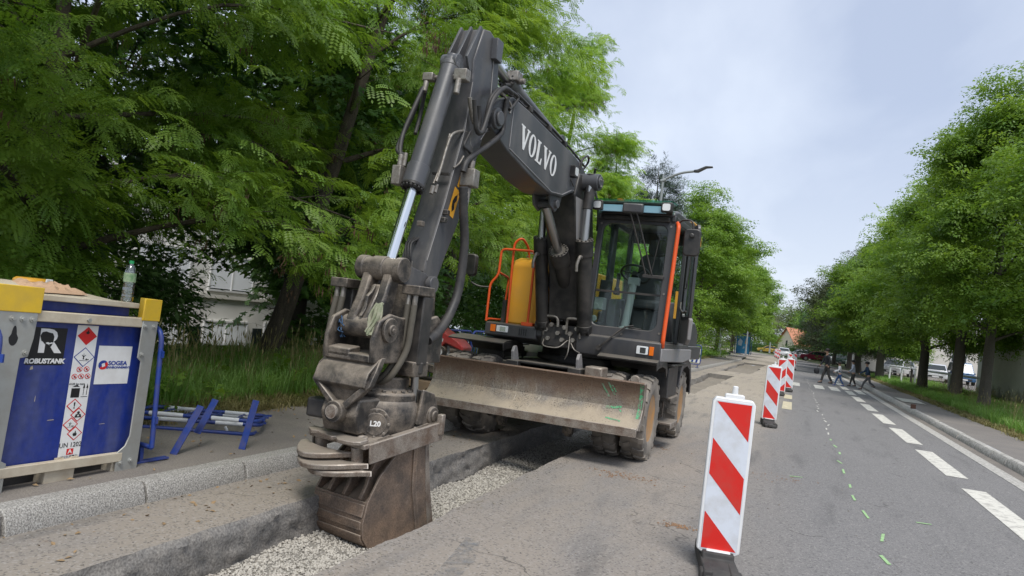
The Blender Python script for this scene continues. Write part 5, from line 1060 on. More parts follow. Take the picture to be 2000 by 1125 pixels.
m = MB(); m.prism([(3.82, 1.72), (3.55, 1.9), (3.5, 1.5), (3.62, 1.25), (3.8, 1.25), (3.88, 1.4)], -.13, .13, lambda o, a, b: UT(o, a, b)); P_('arm_foot', m, MT['tool'], arm, bevel=.01)
tr_ = MB()
cheek = [(3.50, 1.10), (3.50, 1.42), (3.62, 1.50), (3.8, 1.46), (4.18, 1.46), (4.32, 1.48), (4.46, 1.42), (4.52, 1.28), (4.5, 1.10)]
for o_ in (-.26, .235): tr_.prism(cheek, o_-.022, o_+.022, lambda o, a, b: UT(o, a, b))
tr_.prism([(3.5, 1.10), (4.5, 1.10), (4.5, 1.16), (3.5, 1.16)], -.24, .22, lambda o, a, b: UT(o, a, b))
tr_.prism([(4.36, 1.14), (4.50, 1.12), (4.50, 1.19), (4.36, 1.21)], -.24, .0, lambda o, a, b: UT(o, a, b))
tilt = P_('tiltrotator', tr_, MT['tool'], bevel=.012)
for o_ in (.262, -.285):
    m = MB(); m.prism(disc(4.34, 1.355, .095, 20), o_, o_+.03, lambda o, a, b: UT(o, a, b)); m.cyl(UT(o_+.03, 4.34, 1.355), UT(o_+.05, 4.34, 1.355), .045, n=16); m.cyl(UT(o_+.05, 4.34, 1.355), UT(o_+.06, 4.34, 1.355), .02, n=6); P_('pin_boss', m, MT['tool'], tilt, bevel=.006)
# front shield with two slots, V-shaped nose, hub
m = MB(); fr_ = [(4.40, 1.12), (4.53, 1.02), (4.56, .93), (4.52, .905)]
m.sheet(fr_, -.29, .27, lambda w, a, b: UT(w, a, b), .02)
sh = P_('front_shield', m, MT['tool'], tilt, bevel=.006)
for cx_o in (-.13, .10):
    m = MB(); n_ = 16; c_, dd = Vector((4.47, 1.067)), Vector((.13, -.10)).normalized()
    m.add([UT(cx_o+.068*math.cos(2*PI*i/n_), c_.x-.003*0+dd.x*.034*math.sin(2*PI*i/n_)+.0025*.61, c_.y+dd.y*.034*math.sin(2*PI*i/n_)+.0025*.79) for i in range(n_)], [tuple(range(n_))]); P_('slot', m, MT['ink'], sh, smooth=0)
for sg in (-1, 1):
    m = MB(); o1 = sg*.28-.01; pf = lambda o, a, b: UT(o, a, b); t_ = .035
    A = [(o1, 1.15), (o1+sg*.035, 1.06), (o1+sg*.03, .93), (sg*.05, .72), (sg*.0, .67), (sg*.0, .76), (o1-sg*.02, .95), (o1-sg*.03, 1.10)]
    m.prism(A, 4.49, 4.56, lambda w, a, b: UT(a, w-(.16*max(0, b-1.0)/.15 if b > 1 else 0), b)); P_('nose_arm', m, MT['tool'], sh, bevel=.01)
m = MB(); m.add([UT(-.30, 4.53, .925), UT(.28, 4.53, .925), UT(.04, 4.50, .74), UT(-.06, 4.50, .74)], [(0, 1, 2, 3)]); m.cyl(UT(-.01, 4.0, .72), UT(-.01, 4.60, .72), .082, n=24); m.cyl(UT(-.01, 4.60, .72), UT(-.01, 4.615, .72), .055, n=18); P_('tilt_hub', m, MT['tool'], tilt, bevel=.008)
m = MB(); m.cyl(UT(-.01, 4.613, .72), UT(-.01, 4.625, .72), .05, n=14); P_('grease_cap', m, MT['worn'], tilt)
# rotor housing
m = MB(); m.lathe([(.25, .50), (.31, .54), (.335, .64), (.33, .76), (.30, .80), (.30, .86), (.22, .88), (.22, .98), (0, .98)], Matrix.Translation(UT(-.02, 4.0, 0)), 40)
m.prism([(3.5, .56), (3.5, .82), (4.5, .82), (4.54, .70), (4.48, .56)], -.20, .18, lambda o, a, b: UT(o, a, b))
rh = P_('rotor_housing', m, MT['tool'], tilt, bevel=.015)
m = MB()
for i in range(20): a = 2*PI*i/20; q = UT(-.02, 4.0, .862)+Vector((.265*math.cos(a), .265*math.sin(a), 0)); m.cyl(q, q+Vector((0, 0, .022)), .018, n=6)
P_('bolt_ring', m, MT['tool'], rh)
cvd = (RT*.62+FW*.78).normalized(); cvc = UT(.19, 4.29, .64)
m = MB(); m.cyl(cvc, cvc+cvd*.05, .115, n=28); m.cyl(cvc+cvd*.05, cvc+cvd*.06, .085, n=28)
for i in range(8):
    T = frame(cvc, cvc+cvd); a = 2*PI*i/8; q = T @ Vector((.1*math.cos(a), .1*math.sin(a), .05)); m.cyl(q, q+cvd*.015, .013, n=6)
cv = P_('round_cover', m, MT['tool'], rh, bevel=.004)
Tt = Matrix((Vector((0, 0, 1)).cross(cvd).normalized(), Vector((0, 0, 1)), cvd)).transposed().to_4x4(); Tt.translation = cvc+cvd*.0615
text('lettering', 'L20', .055, Tt, MT['inkwhite'], cv, bold=.002)
m = MB(); m.box((0, 0, 0), (.22, .14, .15), Matrix.Translation(UT(-.30, 4.40, .70))); P_('rotor_motor', m, MT['hose'], rh, bevel=.02)
m = MB(); m.prism([(3.62, .60), (3.62, .70), (3.72, .86), (3.9, .90), (3.95, .62)], .27, .30, lambda o, a, b: UT(o, a, b)); m.prism([(3.62, .60), (3.62, .70), (3.72, .86), (3.9, .90), (3.95, .62)], .36, .39, lambda o, a, b: UT(o, a, b)); m.cyl(UT(.25, 3.74, .68), UT(.42, 3.74, .68), .075, n=22); m.cyl(UT(.42, 3.74, .68), UT(.44, 3.74, .68), .045, n=18); P_('cylinder_lug', m, MT['tool'], rh, bevel=.01)
m = MB(); m.prism([(3.9, .60), (3.9, .70), (4.0, .86), (4.15, .90), (4.2, .62)], -.40, -.34, lambda o, a, b: UT(o, a, b)); P_('cylinder_lug', m, MT['tool'], rh, bevel=.01)
# tilt cylinders standing either side
for o_, s0, sg in ((-.40, 4.10, -1), (.29, 3.95, 1)):
    m = MB(); m.box((0, 0, 0), (.13, .15, .55), Matrix.Translation(UT(o_, s0, 1.37)) @ Euler((0, 0, -AX)).to_matrix().to_4x4()); m.cyl(UT(o_, s0, 1.12), UT(o_, s0, 1.02), .07, n=18); tcyl = P_('tilt_cylinder', m, MT['black'], tilt, bevel=.012)
    m = MB(); m.box((0, 0, 0), (.165, .24, .075), Matrix.Translation(UT(o_-.01, s0+.06, 1.685)) @ Euler((0, 0, -AX)).to_matrix().to_4x4()); P_('cylinder_cap', m, MT['tool'], tilt, bevel=.008)
    m = MB(); m.cyl(UT(o_, s0-.02, 1.04), UT(o_, s0-.06, .70), .032, n=16); P_('rod', m, MT['rod'], tilt)
    m = MB(); m.prism([(s0-.12, 1.0), (s0+.1, 1.0), (s0+.12, 1.12), (s0-.12, 1.12)], o_-sg*.02-.09, o_-sg*.02+.09, lambda o, a, b: UT(o, a, b)); P_('trunnion', m, MT['tool'], tilt, bevel=.01)
    for dx in (-.035, .035):
        m = MB(); m.cyl(UT(o_+dx-.01, s0+.14, 1.65), UT(o_+dx-.01, s0+.145, 1.55), .022, n=8); P_('fitting', m, MT['fitting'], tilt)
        pts = [(o_+dx-.01, s0+.145, 1.57), (o_+dx-.015, s0+.15, 1.40), (o_+dx-.02+sg*-.01, s0+.16, 1.20), (o_+dx-sg*.10, s0+.24, 1.00), (o_+dx-sg*.25, s0+.22, .93), (o_-sg*.42, s0+.1, .92)] if sg > 0 else [(o_+dx-.01, s0+.145, 1.57), (o_+dx-.02, s0+.17, 1.35), (o_+dx-.02, s0+.18, 1.10), (o_+dx+.05, s0+.12, .98), (o_+.2, s0+.0, 1.0)]
        m = MB(); m.tube(UTV(pts), .026, 8); P_('tilt_hose', m, M('dusty_hose', (.075, .068, .055), .65, 0, (.13, .115, .09), .6, 9) if 'dusty' not in MT else MT['dusty'], tilt, smooth=60)
# green and blue rope caught on the cheek
m = MB()
for i in range(14):
    p0 = UT(.20+rnd.uniform(-.02, .03), 4.42+rnd.uniform(-.03, .03), 1.56-rnd.uniform(0, .04)); m.tube([p0, p0+Vector((rnd.uniform(-.05, .03), rnd.uniform(-.02, .01), -.10)), p0+Vector((rnd.uniform(-.07, -.02), -.02, -.22))], .012, 5, 3)
P_('frayed_sling', m, M('sling_green', (.20, .24, .14), .9, 0, (.45, .42, .33), .8, 18), tilt, smooth=60)
m = MB()
for i in range(16):
    p0 = UT(-.22+rnd.uniform(-.02, .02), 4.36+rnd.uniform(-.04, .05), 1.44-rnd.uniform(0, .14)); m.tube([p0, p0+Vector((rnd.uniform(-.03, .03), -.02, rnd.uniform(-.04, .03))), p0+Vector((rnd.uniform(-.05, .05), -.03, -.05))], .005, 4, 3)
P_('frayed_rope', m, M('rope_blue', (.03, .10, .22), .9, 0, (.1, .09, .08), .5, 30), tilt, smooth=60)

# ---- coupler frame, gripper claws, bucket (turned 14 degrees and tipped)
TA = R(-14); TP = R(9)
TC = Vector((-3.06, 5.16, .56)); tx = Vector((math.cos(TA), math.sin(TA), 0)); tf0 = Vector((math.sin(TA), -math.cos(TA), 0)); tf = tf0*math.cos(TP)-Vector((0, 0, 1))*math.sin(TP); tu = tx.cross(tf)*-1
if tu.z < 0: tu = -tu
def Q(a, f, z): return TC+tx*a*.85+tf*f+tu*z
m = MB()
for sg in (-1, 1):
    m.prism([(sg*.30, .0), (sg*.38, .0), (sg*.38, -.15), (sg*.36, -.15), (sg*.36, -.03), (sg*.30, -.03)], -.52, .30, lambda w, a, b: Q(a, w, b))
m.prism([(-.36, -.035), (.36, -.035), (.36, .0), (-.36, .0)], .02, .34, lambda w, a, b: Q(a, w, b)); m.prism([(-.36, -.035), (.36, -.035), (.36, .0), (-.36, .0)], -.5, -.25, lambda w, a, b: Q(a, w, b))
qf = P_('coupler_frame', m, MT['worn'], bevel=.006)
m = MB(); m.box((0, 0, 0), (.05, .06, .17), Matrix.Translation(Q(.37, -.50, -.02))); P_('corner_bracket', m, MT['worn'], qf, bevel=.008)
for a in (-.24, .22):
    m = MB(); m.cyl(Q(a, .26, 0), Q(a, .26, .025), .05, n=20); m.cyl(Q(a, .26, .025), Q(a, .26, .035), .03, n=6); P_('pivot_bolt', m, MT['worn'], qf, bevel=.004)
m = MB()
edge = [(-.37, .34), (-.28, .38), (-.20, .35), (-.18, .38), (.02, .40), (.04, .37), (.12, .42), (.28, .40), (.34, .36), (.34, .28), (-.37, .28)]
m.prism(edge, .002, .03, lambda w, a, b: Q(a, b, w)); P_('front_lip', m, MT['worn'], qf, bevel=.005)
def claw(z, sg, a0, tipa, bulge, t=.042):
    """crescent plate pivoting beside one bolt and reaching to the other side"""
    outer = []; inner = []; n_ = 12
    for i in range(n_+1):
        u = i/n_; a = a0+(tipa-a0)*u; outer.append((a, .30+bulge*math.sin(PI*min(1, u*.93+.07))*(1-.15*u))); inner.append((a, .30+(bulge*.22)*math.sin(PI*u)))
    m = MB(); m.prism(outer+inner[::-1], z, z+t, lambda w, a, b: Q(a, b, w)); return P_('gripper_claw', m, MT['worn'], qf, bevel=.009)
claw(-.125, 1, -.46, .20, .26); claw(-.185, -1, -.44, .36, .30); claw(-.235, 1, -.34, .40, .26)
m = MB(); m.cyl(Q(.22, .30, -.25), Q(.22, .30, -.04), .045, n=18); m.cyl(Q(-.28, .28, -.25), Q(-.28, .28, -.04), .045, n=18); P_('claw_pivot', m, MT['worn'], qf, bevel=.005)
# bucket: side plates, curved back, ribs, hooks
BA = R(-13); bx = Vector((math.cos(BA), math.sin(BA), 0)); bf = Vector((math.sin(BA), -math.cos(BA), 0)); BC = Vector((-3.06, 5.38, 0))
def Bk(a, f, z): return BC+bx*a*.85+bf*f*.96+Vector((0, 0, z))
back = [(-.02, .46), (.12, .40), (.29, .24), (.40, .05), (.43, -.10), (.41, -.22), (.34, -.30), (.18, -.325), (-.10, -.32), (-.38, -.30)]
m = MB(); m.sheet(back[3:], -.33, .33, lambda w, a, b: Bk(w, a, b), -.022); bk = P_('bucket', m, MT['bucket'], bevel=.004)
for sg in (-1, 1):
    pl2 = back+[(-.42, -.28), (-.30, .1), (-.22, .5), (-.12, .52)]
    m = MB(); m.prism(pl2, sg*.33-.011, sg*.33+.011, lambda w, a, b: Bk(w, a, b)); sp_ = P_('side_plate', m, MT['bucket'], bk, bevel=.003)
    m = MB(); rb_ = [(-.10, .50), (-.06, .50), (-.10, .1), (-.22, -.29), (-.27, -.29), (-.15, .1)]; m.prism(rb_, sg*.341, sg*.357, lambda w, a, b: Bk(w, a, b)); P_('side_rib', m, MT['bucket'], bk, bevel=.003)
    m = MB(); ed = [(-.38, -.29), (-.46, -.29), (-.34, .1), (-.25, .5), (-.21, .5), (-.28, .1)]; m.prism(ed, sg*.33-.018, sg*.33+.018, lambda w, a, b: Bk(w, a, b)); P_('side_cutter', m, MT['worn'], bk, bevel=.004)
for z0, z1 in ((-.06, .03), (-.15, -.09), (-.27, -.19)):      # wear strips on the back
    q = [(float(np.interp(-z, [-v for _, v in back[:7]], [f for f, _ in back[:7]])), z) for z in np.linspace(z1, z0, 4)]
    m = MB(); m.sheet([(f+.002, z) for f, z in q], -.322, .322, lambda w, a, b: Bk(w, a, b), .012); P_('wear_strip', m, MT['bucket'], bk, bevel=.003)
for a in (-.17, .02, .23):       # hook ears the coupler grabs
    pr_ = [(.10, .42), (.16, .40), (.22, .34), (.27, .25), (.30, .15), (.35, .06), (.30, .02), (.26, .08), (.20, .11), (.145, .17), (.15, .20), (.21, .17), (.225, .2), (.19, .27), (.12, .32), (.04, .36)]
    m = MB(); m.prism(pr_, a-.02, a+.02, lambda w, a_, b: Bk(w, a_+.05, b)); P_('hook_ear', m, MT['bucket'], bk, bevel=.006)
m = MB(); m.prism([(-.2, .44), (.06, .36), (.20, .12), (.37, .03), (.36, .01), (.18, .10), (.04, .33), (-.2, .41)], -.32, .32, lambda w, a, b: Bk(w, a, b)); P_('top_plate', m, MT['bucket'], bk, bevel=.004)
# ------------------------------------------------------------------ cab
O0, O1, S0, S1 = .265, 1.275, .05, -1.62
def ub(o0, o1, s0, s1, z0, z1, m): m.prism([(s0, z0), (s0, z1), (s1, z1), (s1, z0)], o0, o1, lambda w, a, b: U(w, a, b))
m = MB()
ub(O0, O1, .06, S1, 1.30, 1.44, m)                                        # floor
m.prism([(.07, 1.30), (.075, 1.46), (-.05, 1.46), (-.05, 1.30)], O0-.05, O1+.02, lambda w, a, b: U(w, a, b))
fr_out = [(O0-.03, 1.44), (O1+.02, 1.44), (O1, 3.06), (O0+.03, 3.06)]
lean = lambda z: .06-.13*max(0, z-1.5)/1.56                                # windscreen leans back
inn = rrect(O1-O0-.16, 1.33, .10, 5, (O0+O1)/2-.005, 2.245)
# windscreen surround as one ring
n_ = len(inn)
def outer_pt(a, b):
    cx, cy = (O0+O1)/2, 2.245; dx, dy = a-cx, b-cy; k = min((O1-O0)/2/max(1e-6, abs(dx)), .82/max(1e-6, abs(dy))); return cx+dx*k, cy+dy*k
fv = []
for d in (0, -.07):
    fv += [U(a, lean(b)+d, b) for a, b in inn]+[U(*( (lambda q: (q[0], lean(q[1])+d, q[1]))(outer_pt(a, b)))) for a, b in inn]
fs = []
for i in range(n_):
    j = (i+1) % n_; fs += [(i, j, n_+j, n_+i), (2*n_+i, 3*n_+i, 3*n_+j, 2*n_+j), (i, 2*n_+i, 2*n_+j, j), (n_+i, n_+j, 3*n_+j, 3*n_+i)]
m.add(fv, fs)
ub(O0, O0+.05, -.02, S1, 1.44, 1.62, m)                                   # boom-side sill and pillars
ub(O0, O0+.05, -.62, -.82, 1.5, 3.02, m); ub(O0, O0+.06, S1+.12, S1, 1.44, 3.02, m); ub(O1-.06, O1, S1+.12, S1, 1.44, 3.02, m)
ub(O0, O1, S1+.04, S1, 1.44, 2.0, m); ub(O0, O1, S1+.04, S1, 2.85, 3.02, m)  # back wall
ub(O1-.055, O1, -.86, -.98, 1.44, 3.02, m)                                # door pillar
ub(O0, O0+.05, -.0, S1, 2.96, 3.04, m); ub(O1-.05, O1, -.04, S1, 2.96, 3.04, m)
cab = P_('cab', m, MT['cab'], bevel=.01)
m = MB(); m.prism([(-.02, 3.02), (-.05, 3.09), (-.2, 3.12), (-1.55, 3.12), (-1.66, 3.02)], O0, O1, lambda w, a, b: U(w, a, b)); rf = P_('roof', m, MT['cab'], cab, bevel=.03, seg=3)
m = MB(); m.prism([(-1.0, 3.13), (-1.45, 3.13), (-1.67, 3.0), (-1.70, 2.86), (-1.66, 2.86), (-1.62, 2.98), (-1.42, 3.10), (-1.0, 3.10)], O1-.16, O1+.02, lambda w, a, b: U(w, a, b)); P_('roof_corner', m, MT['yellow'], cab, bevel=.015)
def pane(name, pts, mat=MT['glass'], t=.006):
    m = MB(); a = [Vector(p) for p in pts]; n = (a[1]-a[0]).cross(a[2]-a[0]).normalized()*t; k = len(a)
    m.add(a+[p+n for p in a], [tuple(range(k))[::-1], tuple(range(k, 2*k))]+[(i, (i+1) % k, k+(i+1) % k, k+i) for i in range(k)]); return P_(name, m, mat, cab, smooth=0)
sp = 2.02
up = [(a, b) for a, b in inn if b >= sp]; lo = [(a, b) for a, b in inn if b < sp]
pane('windscreen', [U(a, lean(b)-.03, b) for a, b in up+[(min(a for a, b in up), sp), (max(a for a, b in up), sp)][::1]])
lo_o = sorted(lo, key=lambda q: math.atan2(q[1]-2.0, q[0]-(O0+O1)/2)); amin, amax = min(a for a, b in lo), max(a for a, b in lo)
pane('lower_windscreen', [U(a, lean(b)-.024, b) for a, b in [(amin, sp+.015)]+[q for q in lo_o]+[(amax, sp+.015)]])
pane('side_window', UV([(O0+.02, -.02, 1.62), (O0+.02, -.62, 1.62), (O0+.02, -.62, 2.96), (O0+.02, -.10, 2.96)]))
pane('side_window', UV([(O0+.02, -.82, 1.62), (O0+.02, -1.5, 1.62), (O0+.02, -1.5, 2.96), (O0+.02, -.82, 2.96)]))
pane('rear_window', UV([(O0+.06, S1+.02, 2.0), (O1-.06, S1+.02, 2.0), (O1-.06, S1+.02, 2.85), (O0+.06, S1+.02, 2.85)]))
pane('quarter_window', UV([(O1-.03, -.98, 1.6), (O1-.03, -1.5, 1.6), (O1-.03, -1.5, 2.96), (O1-.03, -.98, 2.96)]))
m = MB(); ub(O0+.08, O1-.08, lean(sp)-.015, lean(sp)-.035, sp-.006, sp+.02, m); P_('glass_seam', m, MT['black'], cab)
# interior
m = MB(); m.box((0, 0, 0), (.5, .5, .12), Matrix.Translation(U(.80, -.92, 1.93))); m.box((0, 0, 0), (.36, .4, .38), Matrix.Translation(U(.80, -.95, 1.66))); st = P_('seat', m, MT['seat'], cab, bevel=.04, seg=3)
m = MB(); m.prism(rrect(.50, .72, .12, 4, .80, 2.30), -1.10, -1.22, lambda w, a, b: U(a, w-.08*(b-2)/.6, b)); P_('backrest', m, MT['seat'], cab, bevel=.04, seg=3)
m = MB(); m.prism(rrect(.27, .24, .06, 4, .80, 2.76), -1.17, -1.27, lambda w, a, b: U(a, w, b)); P_('headrest', m, MT['seat'], cab, bevel=.03, seg=3)
m = MB(); m.cyl(U(.72, -.18, 1.46), U(.74, -.36, 2.20), .055, .045, n=16); m.cyl(U(.72, -.12, 1.44), U(.72, -.18, 1.58), .11, .065, n=16); m.box((0, 0, 0), (.14, .12, .10), Matrix.Translation(U(.74, -.37, 2.20))); P_('steering_column', m, MT['greyplastic'], cab, bevel=.008)
m = MB(); cS = U(.74, -.40, 2.30); axS = (FW*-.55+Vector((0, 0, 1))*.83).normalized(); T = frame(cS, cS+axS); ringp = [T @ Vector((.19*math.cos(2*PI*i/28), .19*math.sin(2*PI*i/28), 0)) for i in range(29)]; m.tube(ringp, .016, 8, smooth=False); m.cyl(cS-axS*.05, cS+axS*.01, .05)
for a in (0.3, 2.4, 4.4): m.tube([cS, T @ Vector((.19*math.cos(a), .19*math.sin(a), 0))], .012, 6, smooth=False)
P_('steering_wheel', m, MT['black'], cab, smooth=60)
m = MB(); m.prism([(-.55, 1.45), (-.55, 1.82), (-.6, 1.95), (-.98, 1.98), (-1.0, 1.45)], .35, .47, lambda w, a, b: U(w, a, b)); m.prism([(-.60, 1.9), (-.58, 1.98), (-.95, 2.0), (-1.0, 1.45)], 1.08, 1.18, lambda w, a, b: U(w, a, b)); P_('console', m, MT['interior'], cab, bevel=.02)
for o_ in (.46, 1.10):
    m = MB(); m.cyl(U(o_, -.56, 2.02), U(o_+.01, -.53, 2.12), .05, .03, n=12); m.cyl(U(o_+.01, -.53, 2.10), U(o_+.02, -.52, 2.24), .022, n=10); m.box((0, 0, 0), (.05, .06, .09), Matrix.Translation(U(o_+.02, -.52, 2.26))); P_('joystick', m, MT['black'], cab, bevel=.012)
m = MB(); m.box((0, 0, 0), (.16, .03, .24), Matrix.Translation(U(.40, -.26, 2.06)) @ Euler((.2, 0, .35)).to_matrix().to_4x4()); P_('display', m, MT['ink'], cab, bevel=.008)
m = MB(); m.box((0, 0, 0), (.14, .2, .16), Matrix.Translation(U(.37, -.15, 1.86))); m.cyl(U(.36, -.03, 1.82), U(.36, -.045, 1.82), .045); m.cyl(U(.35, -.03, 1.66), U(.35, -.045, 1.66), .045); P_('air_vents', m, MT['greyplastic'], cab, bevel=.02)
for o_ in (.58, .90):
    m = MB(); m.box((0, 0, 0), (.10, .22, .02), Matrix.Translation(U(o_, -.20, 1.52)) @ Euler((-.5, 0, 0)).to_matrix().to_4x4()); m.tube(UV([(o_+.05, -.2, 1.55), (o_+.06, -.25, 1.75), (o_+.04, -.28, 1.82)]), .01); P_('pedal', m, MT['black'], cab)
m = MB(); ub(O0+.05, O1-.05, -.05, -1.55, 1.441, 1.46, m); P_('floor_mat', m, MT['interior'], cab)
m = MB(); ub(O0+.07, O1-.07, -.02, -.30, 2.95, 3.01, m); P_('sun_blind', m, MT['black'], cab, bevel=.01)
# front fascia under the windscreen with lamp
m = MB(); m.prism([(.03, 1.16), (.10, 1.20), (.125, 1.30), (.125, 1.44), (.07, 1.46), (-.1, 1.46), (-.1, 1.20)], O0-.06, O1+.02, lambda w, a, b: U(w, a, b)); cf = P_('cab_fascia', m, MT['cab'], cab, bevel=.012)
m = MB(); m.prism([(.10, 1.22), (.10, 1.38), (-1.7, 1.38), (-1.7, 1.24), (-1.2, 1.2)], O1-.05, O1+.035, lambda w, a, b: U(w, a, b)); P_('side_skirt', m, MT['grey'], cab, bevel=.012)
lamp(1.0, 1.145, 1.16, 1.215, .126, 1.285, 1.385, cab)
# rain visor with work lamps
VT = M('visor_tint', (.30, .50, .62), .15, 0, None, var=.05)
m = MB(); m.prism([(-.02, 3.03), (.20, 3.12), (.20, 3.155), (-.05, 3.16)], O0+.06, O1-.04, lambda w, a, b: U(w, a, b)); vs_ = P_('roof_visor', m, MT['black'], cab, bevel=.01)
m = MB(); m.add(UV([(O0+.08, .20, 3.025), (O1-.07, .20, 3.025), (O1-.07, .21, 3.105), (O0+.08, .21, 3.105)]), [(0, 1, 2, 3)]); m.add(UV([(O0+.08, .195, 3.02), (O1-.07, .195, 3.02), (O1-.07, .195, 3.1), (O0+.08, .195, 3.1)]), [(3, 2, 1, 0)]); P_('visor_strip', m, VT, cab, smooth=0)
m = MB(); m.prism([(.24, 3.155), (.25, 3.17), (-.08, 3.18), (-.08, 3.165)], O0-.03, O1+.0, lambda w, a, b: U(w, a, b)); P_('visor_glass', m, glass('visor_glass', (.55, .85, .78)), cab, smooth=0)
for o_ in (O0+.07, O1-.06):
    m = MB(); m.box((0, 0, 0), (.135, .09, .12), Matrix.Translation(U(o_, .21, 3.09)) @ Euler((0, 0, -AX)).to_matrix().to_4x4()); P_('work_light', m, MT['black'], cab, bevel=.012)
    m = MB(); m.prism(rrect(.095, .085, .02, 3, o_, 3.09), .256, .262, lambda w, a, b: U(a, w, b)); P_('work_light_lens', m, MT['lens'], cab)
m = MB(); m.box((0, 0, 0), (.26, .08, .12), Matrix.Translation(U(.80, .24, 3.06))); P_('wiper_motor', m, MT['cab'], cab, bevel=.02)
for a, b in (((.76, .27, 3.05), (1.0, .06, 2.25)), ((.84, .27, 3.05), (1.08, .06, 2.25))):
    m = MB(); m.tube(UV([a, ((a[0]+b[0])/2, .15, 2.65), b]), .011, 6); P_('wiper_arm', m, MT['black'], cab)
m = MB(); m.box((0, 0, 0), (.26, .04, .04), Matrix.Translation(U(1.09, .05, 2.25))); m.tube(UV([(1.06, .06, 2.28), (1.12, .02, 2.8)]), .006, 6, smooth=False); P_('wiper_blade', m, MT['black'], cab, bevel=.006)
m = MB(); m.tube(UV([(.52, .15, 1.30), (.62, .16, 1.40), (.80, .10, 1.58), (.92, .085, 1.62)]), .012, 6); m.cyl(U(.52, .12, 1.30), U(.52, .16, 1.30), .035); m.tube(UV([(.8, .085, 1.60), (1.02, .085, 1.585)]), .008, 6, smooth=False); P_('lower_wiper', m, MT['black'], cab, smooth=60)
m = MB(); m.cyl(U(.55, .0, 3.18), U(.55, .0, 3.21), .05); m.cyl(U(.45, -.6, 3.12), U(.45, -.6, 3.26), .06, .05, n=14); P_('beacon', m, MT['amber'], cab)
for o_, z_ in ((O0+.03, 1.56), (O0+.02, 2.1), (O0+.05, 2.9), (O1-.035, 1.56), (O1-.04, 2.05), (O1-.05, 2.9), (.77, 1.50)):
    m = MB(); m.cyl(U(o_, lean(z_), z_), U(o_, lean(z_)+.008, z_), .014, n=8); P_('screw', m, MT['fitting'], cab)
# orange hand rail on the door-side pillar, mirror
pipe('hand_rail', [(O1+.02, .05, 1.40), (O1+.03, .10, 1.46), (O1+.06, .02, 2.90), (O1+.02, -.08, 2.95)], .026, MT['orange'], cab, .05)
mi = pipe('mirror', [(O1, -.10, 2.92), (O1+.10, .0, 2.99), (O1+.24, .04, 2.97), (O1+.25, .05, 2.80)], .011, MT['black'], ex, .06)
m = MB(); m.prism(rrect(.20, .33, .05, 4, O1+.25, 2.70), .03, .10, lambda w, a, b: U(a, w, b)); m.cyl(U(O1+.25, .1, 2.78), U(O1+.25, .13, 2.78), .03); P_('mirror_head', m, MT['black'], mi, bevel=.02, seg=3)
# door, standing open about a third
hx, hs = O1, -.92; da = R(21)
def D(u, z, t=0.): # u along door from the rear hinge, t outward thickness
    return U(hx+math.sin(da)*u+math.cos(da)*t, hs+math.cos(da)*u-math.sin(da)*t, z)
dw = .62
def dring(out, inn_, t0, t1, m):
    n = len(inn_); v = []
    for t in (t0, t1): v += [D(a, b, t) for a, b in inn_]+[D(a, b, t) for a, b in out]
    f = []
    for i in range(n):
        j = (i+1) % n; f += [(i, j, n+j, n+i), (2*n+i, 3*n+i, 3*n+j, 2*n+j), (i, 2*n+i, 2*n+j, j), (n+i, n+j, 3*n+j, 3*n+i)]
    m.add(v, f)
m = MB(); inr = rrect(dw-.12, 1.12, .06, 3, dw/2, 2.38); out = [(max(0, min(dw, dw/2+(a-dw/2)*(dw/(dw-.12)))), 2.38+(b-2.38)*1.10) for a, b in inr]; dring(out, inr, 0, .04, m); door = P_('door', m, MT['cab'], ex, bevel=.006)
m = MB(); m.prism([(0, 1.46), (0, 1.80), (dw, 1.80), (dw+.05, 1.78), (dw+.02, 1.52), (dw-.1, 1.46)], 0, .05, lambda w, a, b: D(a, b, w)); dp = P_('door_panel', m, MT['grey'], door, bevel=.012)
m = MB(); m.prism(rrect(.16, .08, .02, 3, .42, 1.66), .051, .06, lambda w, a, b: D(a, b, w)); P_('door_handle', m, MT['black'], door, bevel=.004)
m = MB(); a4 = [D(a, b, .02) for a, b in inr]; m.add(a4, [tuple(range(len(a4)))]); P_('door_glass', m, MT['glass'], door, smooth=0)
m = MB(); m.tube([D(.08, 2.0, -.03), D(.2, 1.92, -.05), D(.45, 1.86, -.05), D(.56, 1.88, -.03)], .014, 6); m.tube([D(.52, 2.6, -.03), D(.52, 2.2, -.05), D(.3, 2.2, -.03)], .008, 6); P_('inner_handle', m, MT['black'], door, smooth=60)
m = MB(); m.cyl(U(O1-.02, -.10, 1.46), U(O1+.0, -.16, 2.1), .012); m.cyl(U(O1, -.16, 2.1), U(O1+.01, -.2, 2.6), .008); P_('gas_strut', m, MT['rod'], cab)
m = MB(); m.box((0, 0, 0), (.03, .03, .35), Matrix.Translation(U(O1+.02, -.45, 1.95))); P_('edge_marker', m, MT['yellow'], cab)
# ------------------------------------------------------------------ fuel tank on the pavement (local: front face x=0, y to the right, z up)
tk = thing('fuel_tank', 'blue steel fuel tank with galvanised corner posts, yellow caps and hazard stickers on the pavement', 'fuel tank')
TW = 1.17
def T_(name, fn, mat, parent=tk, bevel=0, smooth=35, label=None):
    m = MB(); fn(m); o = m.build(name, mat, parent, bevel, smooth)
    if label: o['label'] = label
    return o
def bx(c, d): return lambda m: m.box(c, d)
TB = T_('tank_body', bx((-.54, .625, .665), (.98, 1.08, 1.04)), MT['blue'], bevel=.006)
T_('top_beam', lambda m: (m.box((-.03, .565, 1.215), (.07, 1.0, .075)), m.box((-1.05, .565, 1.215), (.07, 1.0, .075)), m.box((-.54, .08, 1.215), (1.0, .07, .075)), m.box((-.54, 1.09, 1.215), (1.0, .07, .075))), MT['cream'], bevel=.006)
T_('lid_skirt', bx((-.55, .57, 1.288), (.86, .94, .073)), MT['blue'], bevel=.004)
